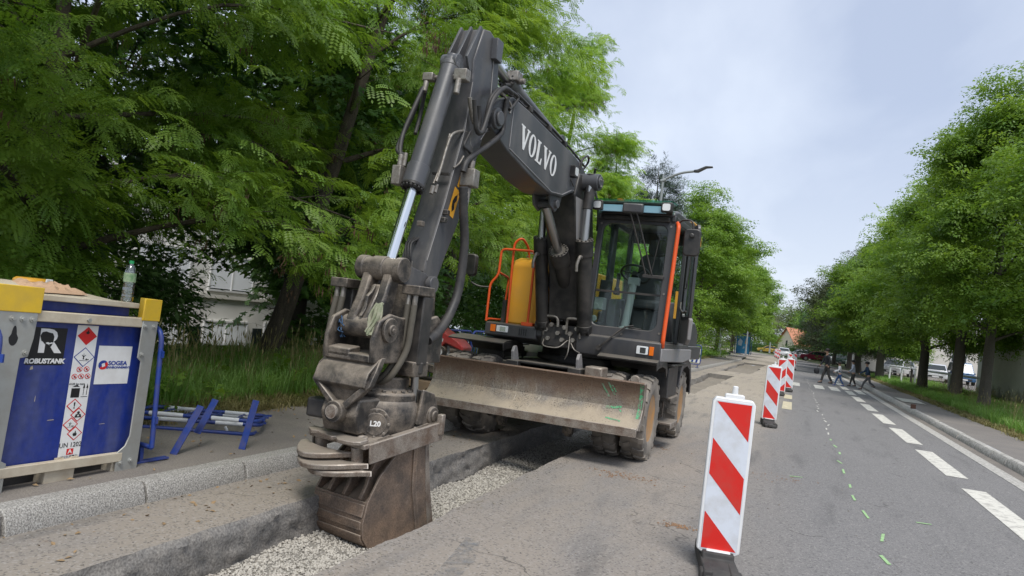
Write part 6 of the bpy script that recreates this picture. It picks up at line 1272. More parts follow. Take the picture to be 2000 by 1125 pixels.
def lid(m):
    m.hexa([(-.06, .06, 1.325), (-.06, 1.07, 1.325), (-1.02, 1.07, 1.325), (-1.02, .06, 1.325), (-.06, .06, 1.368), (-.06, 1.07, 1.368), (-1.02, 1.07, 1.368), (-1.02, .06, 1.368)])
    m.hexa([(-.09, .09, 1.368), (-.09, .9, 1.368), (-1.0, .9, 1.368), (-1.0, .09, 1.368), (-.34, .28, 1.435), (-.34, .56, 1.435), (-.8, .56, 1.435), (-.8, .28, 1.435)])
T_('lid', lid, MT['cream'], bevel=.006)
def post(m, y0, y1, sg):
    t = .012
    def pl_(prof): m.prism(prof, 0, t, lambda w, a, b: (.004+w, a, b))
    if sg < 0: pl_([(-.05, 0), (.17, 0), (.17, .20), (.135, .22), (.15, .92), (.20, .93), (.22, 1.06), (.225, 1.25), (-.05, 1.25)])
    else: pl_([(1.19, 0), (1.0, 0), (.99, .17), (1.055, .22), (1.085, .30), (1.085, .90), (1.05, .93), (1.05, 1.24), (1.19, 1.24)])
    y = -.05 if sg < 0 else 1.19; m.box((-.09, y+sg*-.006, .625), (.19, .012, 1.25))
for sg in (-1, 1):
    p = T_('corner_post', lambda m: post(m, 0, 0, sg), MT['steel'], bevel=.004)
    y0, y1 = (-.06, .24) if sg < 0 else (1.04, 1.20)
    T_('yellow_cap', lambda m: (m.box((.012, (y0+y1)/2, 1.325), (.016, y1-y0, .18)), m.box((-.09, y0+.006 if sg < 0 else y1-.006, 1.325), (.2, .014, .18))), MT['capyellow'], p, bevel=.005)
    for y, z in (((.06, 1.19), (.125, 1.19), (.19, 1.19), (.175, .96), (.11, .1)) if sg < 0 else ((1.075, 1.19), (1.155, 1.19), (1.08, .96), (1.03, .09), (1.12, .10))):
        T_('bolt', lambda m: (m.cyl((.016, y, z), (.022, y, z), .02, n=16), m.cyl((.022, y, z), (.034, y, z), .012, n=6)), MT['steel'], p)
    if sg < 0: T_('lifting_eye', lambda m: m.add([(.0168, .085+.03*math.sin(a)*(1 if math.cos(a) < .3 else .6), 1.06+.055*math.cos(a)*(1.5 if math.cos(a) > 0 else 1)) for a in [2*PI*i/20 for i in range(20)]], [tuple(range(20))]), MT['ink'], p, smooth=0)
for y in (-.045, 1.185): T_('rear_post', bx((-1.06, y, .7), (.06, .05, 1.4)), MT['steel'], bevel=.004)
T_('bottom_rail', lambda m: m.box((-.005, .56, .135), (.05, .96, .07)), MT['cream'], bevel=.005)
T_('skid_block', lambda m: [m.box((-.53, y, .05), (1.05, w, .10)) for y, w in ((.06, .12), (.57, .22), (1.06, .16))], MT['cream'], bevel=.006)
T_('fork_pocket', lambda m: m.box((-.55, .56, .05), (.9, 1.0, .09)), MT['black'])
T_('beam_bolt', lambda m: m.cyl((.005, .60, 1.21), (.02, .60, 1.21), .016, n=6), MT['steel'])
T_('weld_bead', lambda m: [m.box((-.02+rnd.uniform(-.01, .01), rnd.uniform(.5, .7), .175), (rnd.uniform(.01, .03), rnd.uniform(.01, .03), .012)) for i in range(9)], MT['cream'])
DY = lambda y: .235+(y-.185)*1.10
def dec(parent, name, poly, mat, layer=1, holes=None):
    m = MB(); m.add([(-.0495+.001*layer, DY(y), z) for y, z in poly], [tuple(range(len(poly)))]); return m.build(name, mat, parent, smooth=0)
def rect(y0, y1, z0, z1): return [(y0, z0), (y1, z0), (y1, z1), (y0, z1)]
def TT(y, z, layer=3): M_ = Matrix(((0, 0, 1, -.0495+.001*layer), (1.10, 0, 0, DY(y)), (0, 1, 0, z), (0, 0, 0, 1))); return M_
W, K_, R_, B_ = MT['inkwhite'], MT['ink'], MT['inkred'], MT['inkblue']
# black maker's plate
s1 = dec(tk, 'maker_sticker', rect(.185, .425, .865, 1.135), K_)
text('lettering', 'R', .235, TT(.315, 1.03, 2), W, s1, bold=.007, sx=1.05)
el = [(.252, 1.075), (.262, 1.10), (.285, 1.107), (.305, 1.10), (.33, 1.095), (.342, 1.07), (.340, 1.03), (.330, 1.0), (.312, .99), (.318, 1.01), (.314, 1.03), (.300, 1.03), (.286, 1.015), (.276, 1.03), (.262, 1.04)]
dec(s1, 'elephant_emblem', el, K_, 4); dec(s1, 'tusk', [(.29, 1.028), (.31, 1.022), (.33, 1.03), (.345, 1.025), (.325, 1.018), (.30, 1.016)], W, 5)
text('lettering', 'ROBUSTANK', .047, TT(.305, .892, 2), W, s1, shear=.12, bold=.0022, sx=.93)
# long white strip
s2 = dec(tk, 'hazard_strip', rect(.49, .640, .165, 1.165), W)
def dia(c, r, k=1.0): return [(c[0], c[1]-r), (c[0]+r*k, c[1]), (c[0], c[1]+r), (c[0]-r*k, c[1])]
def flame(c, s): return [(c[0]+a*s, c[1]+b*s) for a, b in ((-.25, -.5), (.25, -.5), (.42, -.2), (.36, .15), (.2, -.02), (.22, .35), (.0, .7), (-.02, .3), (-.2, .05), (-.3, .3), (-.42, -.15))]
c = (.567, 1.085); dec(s2, 'flame_placard', dia(c, .070), R_, 2); dec(s2, 'flame', flame((c[0], c[1]+.03), .03), K_, 3)
c = (.567, .925); dec(s2, 'environment_placard', dia(c, .075), B_, 2); dec(s2, 'environment_placard', dia(c, .067), W, 3)
def treefish(par, c, s, L):
    dec(par, 'dead_tree', [(c[0]+a*s, c[1]+b*s) for a, b in ((-.2, -.3), (.0, -.3), (-.05, 0), (.2, .3), (.14, .34), (-.06, .12), (-.08, .5), (-.14, .5), (-.14, .14), (-.34, .36), (-.38, .3), (-.16, 0))], K_, L)
    dec(par, 'fish', [(c[0]+a*s, c[1]+b*s) for a, b in ((.1, -.3), (.3, -.18), (.5, -.3), (.6, -.2), (.6, -.42), (.5, -.34), (.3, -.42))], K_, L); dec(par, 'water_line', [(c[0]+a*s, c[1]+b*s) for a, b in ((-.6, -.42), (.6, -.5), (.6, -.54), (-.6, -.48))], K_, L)
treefish(s2, c, .055, 4)
for cy_, cz_ in ((.547, .832), (.597, .834), (.520, .778), (.566, .779), (.612, .779)):
    dec(s2, 'prohibition_sign', disc(cy_, cz_, .0205, 18), R_, 2); dec(s2, 'prohibition_sign', disc(cy_, cz_, .0155, 18), W, 3); dec(s2, 'prohibited_symbol', [(cy_-.006, cz_-.009), (cy_+.008, cz_-.006), (cy_+.004, cz_+.009), (cy_-.007, cz_+.006)], K_, 4); dec(s2, 'prohibition_bar', [(cy_-.013, cz_+.009), (cy_-.009, cz_+.013), (cy_+.013, cz_-.009), (cy_+.009, cz_-.013)], R_, 5)
text('lettering', '4120 kg max', .021, TT(.545, .722, 2), K_, s2)
dec(s2, 'load_symbol', rect(.513, .573, .62, .69), K_, 2); dec(s2, 'load_symbol', [(.515, .700), (.571, .700), (.543, .715)], K_, 2)
for y in (.600, .623): dec(s2, 'up_arrow', [(y-.002, .635), (y+.002, .635), (y+.002, .69), (y+.008, .69), (y, .725), (y-.008, .69), (y-.002, .69)], K_, 2)
dec(s2, 'arrow_base', rect(.585, .632, .622, .626), K_, 2)
for i, c in enumerate(((.549, .558), (.586, .488), (.543, .418), (.582, .348))):
    dec(s2, 'hazard_diamond', dia(c, .054), R_, 2); dec(s2, 'hazard_diamond', dia(c, .045), W, 3)
    if i == 0: dec(s2, 'exclamation', [(c[0]-.006, c[1]+.026), (c[0]+.006, c[1]+.026), (c[0]+.003, c[1]-.006), (c[0]-.003, c[1]-.006)], K_, 4); dec(s2, 'exclamation', disc(c[0], c[1]-.016, .0055, 10), K_, 4)
    elif i == 1: dec(s2, 'health_symbol', disc(c[0], c[1]+.017, .010, 12), K_, 4); dec(s2, 'health_symbol', [(c[0]-.025, c[1]-.02), (c[0]+.025, c[1]-.02), (c[0]+.018, c[1]+.004), (c[0], c[1]+.008), (c[0]-.018, c[1]+.004)], K_, 4); dec(s2, 'health_star', [(c[0]+.010*math.cos(a)*(1 if k % 2 else .45), c[1]-.006+.010*math.sin(a)*(1 if k % 2 else .45)) for k, a in enumerate([2*PI*i_/12 for i_ in range(12)])], W, 5)
    elif i == 2: treefish(s2, c, .04, 4)
    else: dec(s2, 'flame', flame((c[0], c[1]-.002), .035), K_, 4)
text('lettering', 'UN 1202', .050, TT(.566, .262, 2), K_, s2, sx=.83)
dec(s2, 'red_square', rect(.545, .592, .19, .235), R_, 2); text('lettering', 'A', .042, TT(.568, .212, 3), W, s2, bold=.001)
text('lettering', '+33 2 51 00 88 24', .016, TT(.566, .178, 2), K_, s2)
# white contractor plate
s3 = dec(tk, 'contractor_sticker', rect(.665, .925, .715, 1.015), W)
lc_ = (.715, .865)
dec(s3, 'round_logo', [(lc_[0]+.036*math.cos(a), lc_[1]+.036*math.sin(a)) for a in [PI*.25+PI*i/14 for i in range(15)]], B_, 2); dec(s3, 'round_logo', [(lc_[0]+.036*math.cos(a), lc_[1]+.036*math.sin(a)) for a in [-PI*.75+PI*i/14 for i in range(15)]], R_, 2)
dec(s3, 'logo_slash', [(lc_[0]-.014, lc_[1]+.008), (lc_[0]+.008, lc_[1]+.018), (lc_[0]+.016, lc_[1]-.008), (lc_[0]-.006, lc_[1]-.018)], W, 3)
text('lettering', 'SOGEA', .046, TT(.825, .878, 2), B_, s3, bold=.0014); text('lettering', 'ENVIRONNEMENT', .024, TT(.835, .845, 2), B_, s3, bold=.0006, shear=.1, sx=.95)
for y, z, w, h in ((.575, .5, .006, .06), (.38, .46, .05, .006), (.22, .83, .02, .03), (.75, .40, .05, .004), (.28, .6, .004, .05)): dec(tk, 'paint_chip', [(y, z), (y+w, z+h*.2), (y+w*.8, z+h), (y+w*.1, z+h*.7)], MT['cream'], 1)
tk.location = (-4.45, 3.07, .137); tk.rotation_euler = (R(-1.3), 0, R(1)); tk.scale = (1, 1, .905)
def on_tank(x, y, z): return (Matrix.Translation(tk.location) @ tk.rotation_euler.to_matrix().to_4x4() @ Matrix.Diagonal((1, 1, .905, 1))) @ Vector((x, y, z))

# bottle, paper bag, wood block and plastic scrap lying on the tank lid
PET = glass('clear_bottle', (.90, .96, .94), .06, 1); [setattr(n.inputs[4], 'default_value', 2.2) for n in PET.node_tree.nodes if n.type == 'MAP_RANGE']; [setattr(n.inputs[3], 'default_value', .10) for n in PET.node_tree.nodes if n.type == 'MAP_RANGE']
bo = thing('water_bottle', 'clear plastic water bottle with green cap standing on the tank lid', 'bottle')
m = MB(); m.lathe([(.0, 0), (.038, .0), (.044, .012), (.044, .05), (.041, .06), (.044, .07), (.044, .105), (.041, .115), (.044, .125), (.044, .15), (.0435, .205), (.042, .235), (.030, .272), (.015, .295), (.0135, .305), (.0, .305)], n=28); m.build('bottle_body', PET, bo, smooth=60)
m = MB(); m.lathe([(.0, .298), (.0165, .298), (.0165, .322), (.0, .322)], n=20); m.build('cap', M('green_cap', (.02, .36, .12), .4, var=.02), bo)
LB = M('bottle_label', (.10, .25, .10), .5, 0, (.55, .60, .42), .8, 22, thr=.5); m = MB(); m.cyl((0, 0, .155), (0, 0, .225), .0450, n=28, caps=False); m.build('paper_label', LB, bo)
bo.location = on_tank(-.15, 1.03, 1.37); bo.scale = (.95,)*3
g = np.random.default_rng(3); bm = bmesh.new(); bmesh.ops.create_grid(bm, x_segments=22, y_segments=12, size=.5); bv = []
from mathutils import noise as mnoise
for v in bm.verts:
    x, y = v.co.x*.30, v.co.y*.42; h = .022+.028*(abs(mnoise.noise(Vector((x*14, y*14, 2))))*1.7)+.02*abs(mnoise.noise(Vector((x*33, y*33, 7))))
    e = max(abs(v.co.x), abs(v.co.y))*2; h *= max(0, 1-e**6); bv.append((x+.012*mnoise.noise(Vector((x*20, y*20, 4))), y+.02*mnoise.noise(Vector((x*18, y*18, 9))), max(h, .001)))
m = MB(); m.add(bv, [[v.index for v in f.verts] for f in bm.faces]); bm.free()
pb = tag(m.build('paper_bag', M('brown_paper', (.50, .33, .21), .8, 0, (.38, .24, .15), .5, 14), None, smooth=25), 'crumpled brown paper bag lying on the tank lid', 'paper bag'); pb.location = on_tank(-.26, .46, 1.40); pb.rotation_euler = (0, R(6), R(5))
m = MB(); m.lathe([(.11, 0), (.11, .045), (.09, .06), (.0, .06)], n=24); wd = tag(m.build('filler_cover', MT['yellow'], None, bevel=.006), 'low round yellow cover at the back of the tank lid', 'cover'); wd.location = on_tank(-.62, .62, 1.405)
m = MB(); m.box((0, 0, .03), (.012, .05, .06), xf(ry=.2)); sc_ = tag(m.build('plastic_scrap', MT['white'], None, bevel=.004), 'small white plastic scrap on the tank lid behind the paper bag', 'scrap'); sc_.location = on_tank(-.50, .66, 1.41)

# ------------------------------------------------------------------ blue crowd barriers
def crowd_barrier(label, L=2.0, H=1.05, n=14, group=None, white=False, feet=True, zebra=False):
    t = thing('crowd_barrier', label, 'barrier', group=group); m = MB(); m.tube(bendp([(0, 0, .14), (0, 0, H), (L, 0, H), (L, 0, .14), (0, 0, .14)], .12), .019, 8, smooth=False); m.build('frame', MT['rail'], t, smooth=60)
    for i in range(n):
        x = L*(i+1)/(n+1); m = MB(); m.cyl((x, 0, .14), (x, 0, H), .0075, n=6); m.build('bar', MT['rail'], t)
    if white:
        for x0, x1 in ((.15, .45), (.7, .95)):
            for z in (H, .14): m = MB(); m.cyl((x0, 0, z), (x1, 0, z), .0205, n=10, caps=False); m.build('white_band', MT['white'], t)
    if feet:
        for x in (.12, L-.12): m = MB(); m.box((x, 0, .008), (.06, .46, .014)); m.box((x, 0, .08), (.03, .03, .14)); m.build('foot', MT['rail'], t, bevel=.003)
    for z in (.35, .85): m = MB(); m.box((-.012, 0, z), (.05, .016, .05)); m.box((L+.012, 0, z), (.05, .016, .05)); m.build('hook', MT['rail'], t)
    if zebra:
        for dx, zc in ((-.05, .35), (-.05, .75)):
            m = MB(); m.box((L/2, -.03, zc), (L*.95, .012, .25)); pnl = m.build('striped_board', MT['white'], t, bevel=.004)
            for k in range(4):
                x = .12+k*.2; m = MB(); m.add([(x, -.0365, zc-.12), (x+.09, -.0365, zc-.12), (x+.14, -.0365, zc+.12), (x+.05, -.0365, zc+.12)], [(0, 1, 2, 3)]); m.build('blue_stripe', MT['inkblue'], pnl, smooth=0)
    return t
b1 = crowd_barrier('blue crowd barrier standing beside the fuel tank, its end post bare', n=10)
b1.location = (-4.44, 4.37, .135); b1.rotation_euler = (R(-2.5), 0, R(172))
b2 = crowd_barrier('blue tubular barrier end cut off by the left picture edge before the tank', n=8); b2.location = (-4.33, 3.02, .135); b2.rotation_euler = (0, 0, R(205))
fl_ = []
for i, (x, y, z, rx, rz, lb) in enumerate([(-5.62, 5.15, .17, 84, 33, 'lowest of three blue barriers lying flat on the pavement'), (-5.58, 5.22, .24, 87, 36, 'middle of three blue barriers lying flat on the pavement, white bands on its rail'), (-5.55, 5.12, .31, 86, 31, 'topmost of three blue barriers lying flat on the pavement')]):
    t = crowd_barrier(lb, L=1.12, H=.8, n=4, white=i >= 1, feet=False, group='blue barriers lying on the pavement'); t.location = (x, y, z); t.rotation_euler = (R(rx-180), 0, R(rz)); fl_.append(t)
# feet: flat bars standing askew at the lying barriers' ends
for i, (p, q, par) in enumerate([((-4.62, 4.77, .135), (-4.60, 4.99, .52), 0), ((-4.67, 5.06, .27), (-4.66, 5.22, .55), 1), ((-4.43, 5.36, .135), (-4.43, 5.47, .56), 2)]):
    m = MB(); T = frame(p, q, (1, .3, 0)); l = (Vector(q)-Vector(p)).length; m.box((0, 0, l/2), (.012, .06, l), T); o = m.build('foot', MT['rail'], None, bevel=.002)
    bpy.context.view_layer.update(); o.parent = fl_[par]; o.matrix_parent_inverse = fl_[par].matrix_world.inverted()
m = MB(); m.tube([(-4.98, 5.75, .21), (-4.96, 5.76, .17), (-4.99, 5.75, .145)], .012, 6); o = m.build('white_tag', MT['white'], None); o.parent = fl_[1]; o.matrix_parent_inverse = fl_[1].matrix_world.inverted()
bd0 = None
for i, (x, y, rz, lb) in enumerate([(-5.75, 10.9, 88, 'blue barrier upright behind the red compactor'), (-5.7, 13.0, 90, 'blue barrier upright behind the left twin tyres'), (-5.7, 15.1, 90, 'blue barrier seen through under the yellow hood'), (-5.6, 17.2, 90, 'blue barrier seen under the lift cylinders'), (-5.6, 19.3, 90, 'blue barrier seen under the cab fascia'), (-5.5, 21.4, 89, 'blue barrier seen just above the right mudguards')]):
    if bd0 is None: bd0 = crowd_barrier(lb, group='blue barriers along the grass'); t = bd0
    else: t = dup(bd0, label=lb)
    t.location = (x, y, .15); t.rotation_euler.z = R(rz)
t = dup(bd0, (-5.3, 31.6, .15), R(86), 'first of the blue barriers right of the cab, beside the round shrub'); t = dup(bd0, (-5.1, 33.8, .15), R(86), 'blue barrier that ends at the striped board')
zb = crowd_barrier('short barrier with blue and white striped boards on the pavement right of the cab', L=.95, n=3, zebra=True); zb.location = (-4.95, 36.0, .15); zb.rotation_euler.z = R(-8)

# ------------------------------------------------------------------ red plate compactor behind the wheels
rc = thing('plate_compactor', 'small red plate compactor with yellow sticker behind the left end of the blade', 'compactor'); RD = M('machine_red', (.55, .025, .03), .4, 0, (.4, .16, .12), .5, 8)
m = MB(); m.prism([(-.42, .40), (-.46, .52), (-.25, .72), (-.10, .74), (.30, .60), (.42, .52), (.42, .36), (.37, .36), (.36, .47), (.10, .52), (.02, .38), (-.05, .34)], -.26, .26, lambda w, a, b: (a, w, b)); hd = m.build('hood', RD, rc, bevel=.02)
m = MB(); m.add([(-.30, -.263, .46), (-.06, -.263, .50), (-.06, -.263, .58), (-.28, -.263, .58)], [(0, 1, 2, 3)]); m.build('yellow_sticker', MT['yellow'], hd, smooth=0)
for x, z, w in ((-.36, .47, .05), (-.24, .44, .06), (.0, .52, .06), (-.06, .40, .05)): m = MB(); m.add([(x, -.2635, z), (x+w, -.2635, z+.01), (x+w, -.2635, z+.06), (x, -.2635, z+.05)], [(0, 1, 2, 3)]); m.build('white_sticker', MT['inkwhite'], hd, smooth=0)
m = MB(); m.cyl((.06, -.30, .36), (.06, -.18, .36), .10, n=24); m.cyl((.06, -.31, .36), (.06, -.30, .36), .06, n=20); m.build('pulley_cover', MT['tool'], rc, bevel=.006); m = MB(); m.cyl((.06, -.318, .36), (.06, -.31, .36), .05, n=20); m.build('white_disc', MT['white'], rc)
m = MB(); m.tube(bendp([(-.12, -.14, .73), (-.10, -.14, .92), (-.10, .14, .92), (-.12, .14, .73)], .05), .012, 8, smooth=False); m.build('lifting_frame', MT['black'], rc, smooth=60)
m = MB(); m.box((-.15, -.14, .76), (.14, .05, .04)); m.box((-.15, .14, .76), (.14, .05, .04)); m.build('mount', RD, rc, bevel=.01)
m = MB(); m.prism([(-.5, .06), (-.42, 0), (.42, 0), (.5, .06), (.48, .12), (-.48, .12)], -.3, .3, lambda w, a, b: (a, w, b)); m.build('base_plate', MT['tool'], rc, bevel=.01)
m = MB(); m.box((0, 0, .24), (.6, .42, .26)); m.box((.22, 0, .42), (.2, .36, .14)); m.build('engine', MT['greyplastic'], rc, bevel=.02); m = MB(); m.cyl((.2, -.2, .42), (.34, -.2, .46), .04); m.build('exhaust', MT['worn'], rc)
rc.location = (-5.42, 11.05, .52); rc.rotation_euler = (0, R(8), R(8))
m = MB(); m.box((-5.42, 11.05, .33), (1.15, .9, .10)); [m.box((-5.42+dx, 11.05, .21), (.12, .9, .14)) for dx in (-.45, 0, .45)]; tag(m.build('wooden_pallet', M('pallet_wood', (.28, .20, .13), .85, 0, (.18, .14, .10), .6, 8), None, bevel=.005), 'wooden pallet carrying the red compactor behind the blade', 'pallet')

# ------------------------------------------------------------------ delineator panels along the closed lane
def delineator(label, mirror=False, group=None):
    t = thing('delineator_panel', label, 'delineator', group=group); w, h, z0 = .285, 1.06, .115
    m = MB(); m.prism([(-w/2, z0+.02), (-w/2+.03, z0), (w/2-.03, z0), (w/2, z0+.02), (w/2, z0+h-.03), (w/2-.02, z0+h), (-w/2+.02, z0+h), (-w/2, z0+h-.03)], -.035, .035, lambda q, a, b: (a, q, b)); m.build('plastic_shell', MT['white'], t, bevel=.008, seg=3)
    m = MB(); m.prism(rrect(.13, .035, .012, 3, 0, z0+h+.012), -.025, .025, lambda q, a, b: (a, q, b)); m.cyl((0, 0, z0+h+.02), (0, 0, z0+h+.085), .021, .018, n=14); m.build('grip', MT['white'], t, bevel=.005)
    fw, fh, f0 = .232, 1.0, z0+.03; m = MB(); m.prism(rrect(fw+.014, fh+.014, .008, 2, 0, f0+fh/2), -.038, -.034, lambda q, a, b: (a, q, b)); fs = m.build('reflective_face', MT['sheet'], t)
    sg = -1 if mirror else 1
    P = lambda u, v: (sg*(u-.5)*fw, -.0392, f0+fh*(1-v))
    for q in ([(0, 0), (1, 0), (1, .25)], [(0, .25), (1, .5), (1, .745), (0, .495)], [(0, .75), (1, 1), (0, 1)]):
        m = MB(); m.add([P(*a) for a in q], [tuple(range(len(q)))]); m.build('red_stripe', MT['red'], fs, smooth=0)
    m = MB(); m.prism([(-.40, .0), (.40, .0), (.40, .05), (.34, .085), (.10, .095), (.09, .135), (-.09, .135), (-.10, .095), (-.34, .085), (-.40, .05)], -.105, .105, lambda q, a, b: (q*1.0, a, b)); m.box((-.085, 0, .05), (.06, .74, .09)); m.box((.085, 0, .05), (.06, .74, .09))
    m.box((-.11, -.30, .05), (.05, .10, .07)); m.box((.11, -.30, .05), (.05, .10, .07)); m.box((0, -.405, .045), (.09, .03, .05)); m.build('rubber_foot', MT['rubber'], t, bevel=.01)
    m = MB(); m.box((0, -.02, .125), (.16, .10, .04)); m.build('socket', MT['white'], t, bevel=.008)
    return t
G_ = 'red and white delineators along the closed lane'
d0 = delineator('nearest and largest red and white delineator panel, black rubber foot cut by the picture edge', group=G_); d0.location = (-.36, 5.38, .004); d0.rotation_euler = (R(.5), R(.6), R(11))
for i, (x, y, rz, lb, mir) in enumerate([(-.33, 15.6, 8, 'second delineator from the camera, standing alone behind the nearest one', 0), (-.27, 25.9, 2, 'delineator with its stripes leaning the opposite way from the others', 1), (-.05, 28.7, 5, 'right one of the overlapping pair of delineators', 0), (-.18, 52, 0, 'small delineator just above the overlapping pair', 0), (.15, 58, 6, 'small delineator just right above the overlapping pair', 0)]):
    if mir: t = delineator(lb, True, G_)
    else: t = dup(d0, label=lb)
    t.location = (x, y, .004); t.rotation_euler = (R(rnd.uniform(-1, 1)), R(rnd.uniform(-1, 1)), R(rz))
for i, (x, y, lb) in enumerate([(-1.6, 98, 'nearest of the three tiny delineators before the white cars'), (-2.0, 106, 'middle one of the three tiny delineators before the white cars'), (-2.3, 112, 'farthest of the three tiny delineators before the white cars')]):
    t = dup(d0, (x, y, 0), R(5), lb); t['group'] = 'delineators before the parked cars'

# ------------------------------------------------------------------ lamp posts, bus shelter
def lamp_post(label, x, y, h, arm, r=.07, rz=0, tilt=0):
    t = thing('street_lamp', label, 'street lamp', (0, 0, 0)); m = MB(); m.cyl((0, 0, 0), (0, 0, h), r, r*.55, n=14); m.cyl((0, 0, 0), (0, 0, .5), r*1.35, n=14); m.build('post', MT['pole'], t)
    if arm:
        m = MB(); m.tube([(0, 0, h-.25), (.1, 0, h-.12), (arm*.4, 0, h+.12), (arm*.75, 0, h+.22)], r*.55, 10); m.cyl((-.08, 0, h-.22), (.12, 0, h-.16), r*.8, n=12); m.cyl((0, 0, h-.05), (0, 0, h+.06), r*.5, n=10); m.build('bracket', MT['pole'], t, smooth=60)
        m = MB(); m.prism([(arm*.70, h+.17), (arm*.80, h+.17), (arm*.98, h+.34), (arm*1.12, h+.37), (arm*1.12, h+.41), (arm*.96, h+.41), (arm*.78, h+.27), (arm*.70, h+.25)], -.10, .10, lambda w, a, b: (a, w, b)); m.build('lantern', MT['cab'], t, bevel=.02)
    t.location = (x, y, .13); t.rotation_euler = (0, R(tilt), rz); return t
lamp_post('grey street lamp with curved arm rising behind the cab roof', -5.25, 28.3, 7.45, 1.62, r=.085, rz=R(0))
lamp_post('short bare grey post among the shrubs left of the bus shelter', -6.36, 71.2, 3.3, 0, r=.14)
lamp_post('tall thin pole in front of the bus shelter', -5.05, 89.4, 9, 0, r=.09)
lamp_post('pale pole far down the street right of the bus shelter', -4.2, 150, 6.8, 0, r=.14)
bs = thing('bus_shelter', 'dark blue bus shelter with an advertising panel under the trees', 'bus shelter'); DB = M('shelter_blue', (.02, .06, .13), .4)
m = MB(); m.box((0, 0, 2.45), (2.0, 4.2, .16)); m.build('roof', DB, bs, bevel=.03)
for x, y in ((-.85, -2), (.85, -2), (-.85, 2), (.85, 2)): m = MB(); m.box((x, y, 1.2), (.09, .09, 2.4)); m.build('post', DB, bs)
m = MB(); m.box((.05, -2.0, 1.15), (1.5, .12, 2.1)); ap = m.build('advert_panel', M('advert_blue', (.015, .10, .24), .3, 0, (.02, .25, .42), .8, 1.2), bs, bevel=.02)
for q, mt in (([(-.5, 1.1), (-.1, 1.0), (.0, 1.6), (-.3, 1.9), (-.55, 1.5)], 'sheet'), ([(.25, 1.3), (.6, 1.35), (.55, 1.85), (.35, 1.9)], 'amber'), ([(.05, .7), (.3, .75), (.2, 1.05)], 'sheet')): m = MB(); m.add([(a, -2.063, b) for a, b in q], [tuple(range(len(q)))]); m.build('printed_shape', M('print', (.35, .42, .48), .4) if mt == 'sheet' else M('print', (.45, .28, .10), .4), ap, smooth=0)
m = MB(); m.box((-.9, 0, 1.25), (.02, 3.8, 1.9)); m.build('glass_wall', MT['glass'], bs); m = MB(); m.box((-.55, .2, .48), (.4, 2.6, .06)); m.build('bench', DB, bs)
bs.location = (-5.75, 95.5, .13)
# ------------------------------------------------------------------ buildings
WALLP = M('pale_render', (.72, .71, .68), .9, 0, (.58, .56, .52), .5, .6, .1, 40); WHITER = M('white_render', (.62, .60, .55), .9, 0, (.48, .46, .42), .5, .5, .1, 40)
SHUT = M('white_shutter', (.80, .82, .86), .5, var=.04); DARKG = M('window_glass_dark', (.02, .028, .03), .1, var=.1); FRAME = M('window_frame', (.66, .66, .66), .5, var=.03)
ROOFT = M('roof_tiles', (.46, .20, .115), .8, 0, (.34, .15, .09), .6, 3, .2, 40, stretch=(1, 6, 1))
def flats():
    t = thing('apartment_building', 'pale apartment block with white shutters glimpsed through the trees', 'building', (-23.6, 12, -3.1)); x0 = -23.6
    m = MB(); m.box((x0-5, 28, 1.1), (10, 34, 8.4)); m.build('wall', WALLP, t)
    for z in (-1.62, 1.28):
        m = MB(); m.box((x0+.06, 28, z-.32), (.12, 34, .16)); m.build('string_course', WHITER, t)
        for k, y in enumerate(np.arange(13.4, 43, 3.9)):
            w = 2.7; f = MB()
            for yy in (y, y+w*.5, y+w): f.box((x0+.05, yy, z+.72), (.09, .07, 1.6))
            for zz in (z-.05, z+1.5): f.box((x0+.05, y+w/2, zz), (.10, w+.08, .08))
            fo = f.build('window', FRAME, t); dn = .45 if z < -1 else (.04 if z < 2 else .2)
            for yy in (y, y+w/2):
                m = MB(); m.box((x0+.02, yy+w/4, z+.7), (.03, w/2-.08, 1.5)); m.build('pane', DARKG, fo)
                m = MB(); m.box((x0+.045, yy+w/4, z+dn+(1.48-dn)/2), (.03, w/2-.08, 1.48-dn)); m.build('shutter', SHUT, fo)
            if z < -1: m = MB(); m.box((x0+.03, y+w+.75, z+.5), (.06, .62, 1.5)); m.build('narrow_window', DARKG, fo)
    m = MB(); m.box((x0-5, 28, 5.43), (10.5, 34.5, .26)); m.build('roof', WHITER, t)
flats()
# rendered garden-side wall of a building at the right
WB = M('stained_render', (.62, .60, .57), .9, 0, (.46, .45, .43), .5, .9, .15, 30, pos=True)
def mould(mt):
    nt = mt.node_tree; L = nt.links; b = nt.nodes['Principled BSDF']; src = b.inputs['Base Color'].links[0].from_socket; g = nd(nt, 'ShaderNodeNewGeometry'); s = nd(nt, 'ShaderNodeSeparateXYZ'); L.new(g.outputs['Position'], s.inputs[0])
    n = nd(nt, 'ShaderNodeTexNoise'); n.inputs['Scale'].default_value = 1.5; n.inputs['Detail'].default_value = 8; L.new(g.outputs['Position'], n.inputs['Vector'])
    a = nd(nt, 'ShaderNodeMath', operation='MULTIPLY_ADD'); L.new(n.outputs[0], a.inputs[0]); a.inputs[1].default_value = -1.3; L.new(s.outputs[2], a.inputs[2])
    r = nd(nt, 'ShaderNodeMapRange'); L.new(a.outputs[0], r.inputs[0]); r.inputs[1].default_value = .25; r.inputs[2].default_value = -.2; r.inputs[4].default_value = .8
    q = nd(nt, 'ShaderNodeMix', data_type='RGBA'); L.new(r.outputs[0], q.inputs[0]); L.new(src, q.inputs[6]); q.inputs[7].default_value = (.10, .095, .085, 1); L.new(q.outputs[2], b.inputs['Base Color'])
mould(WB)
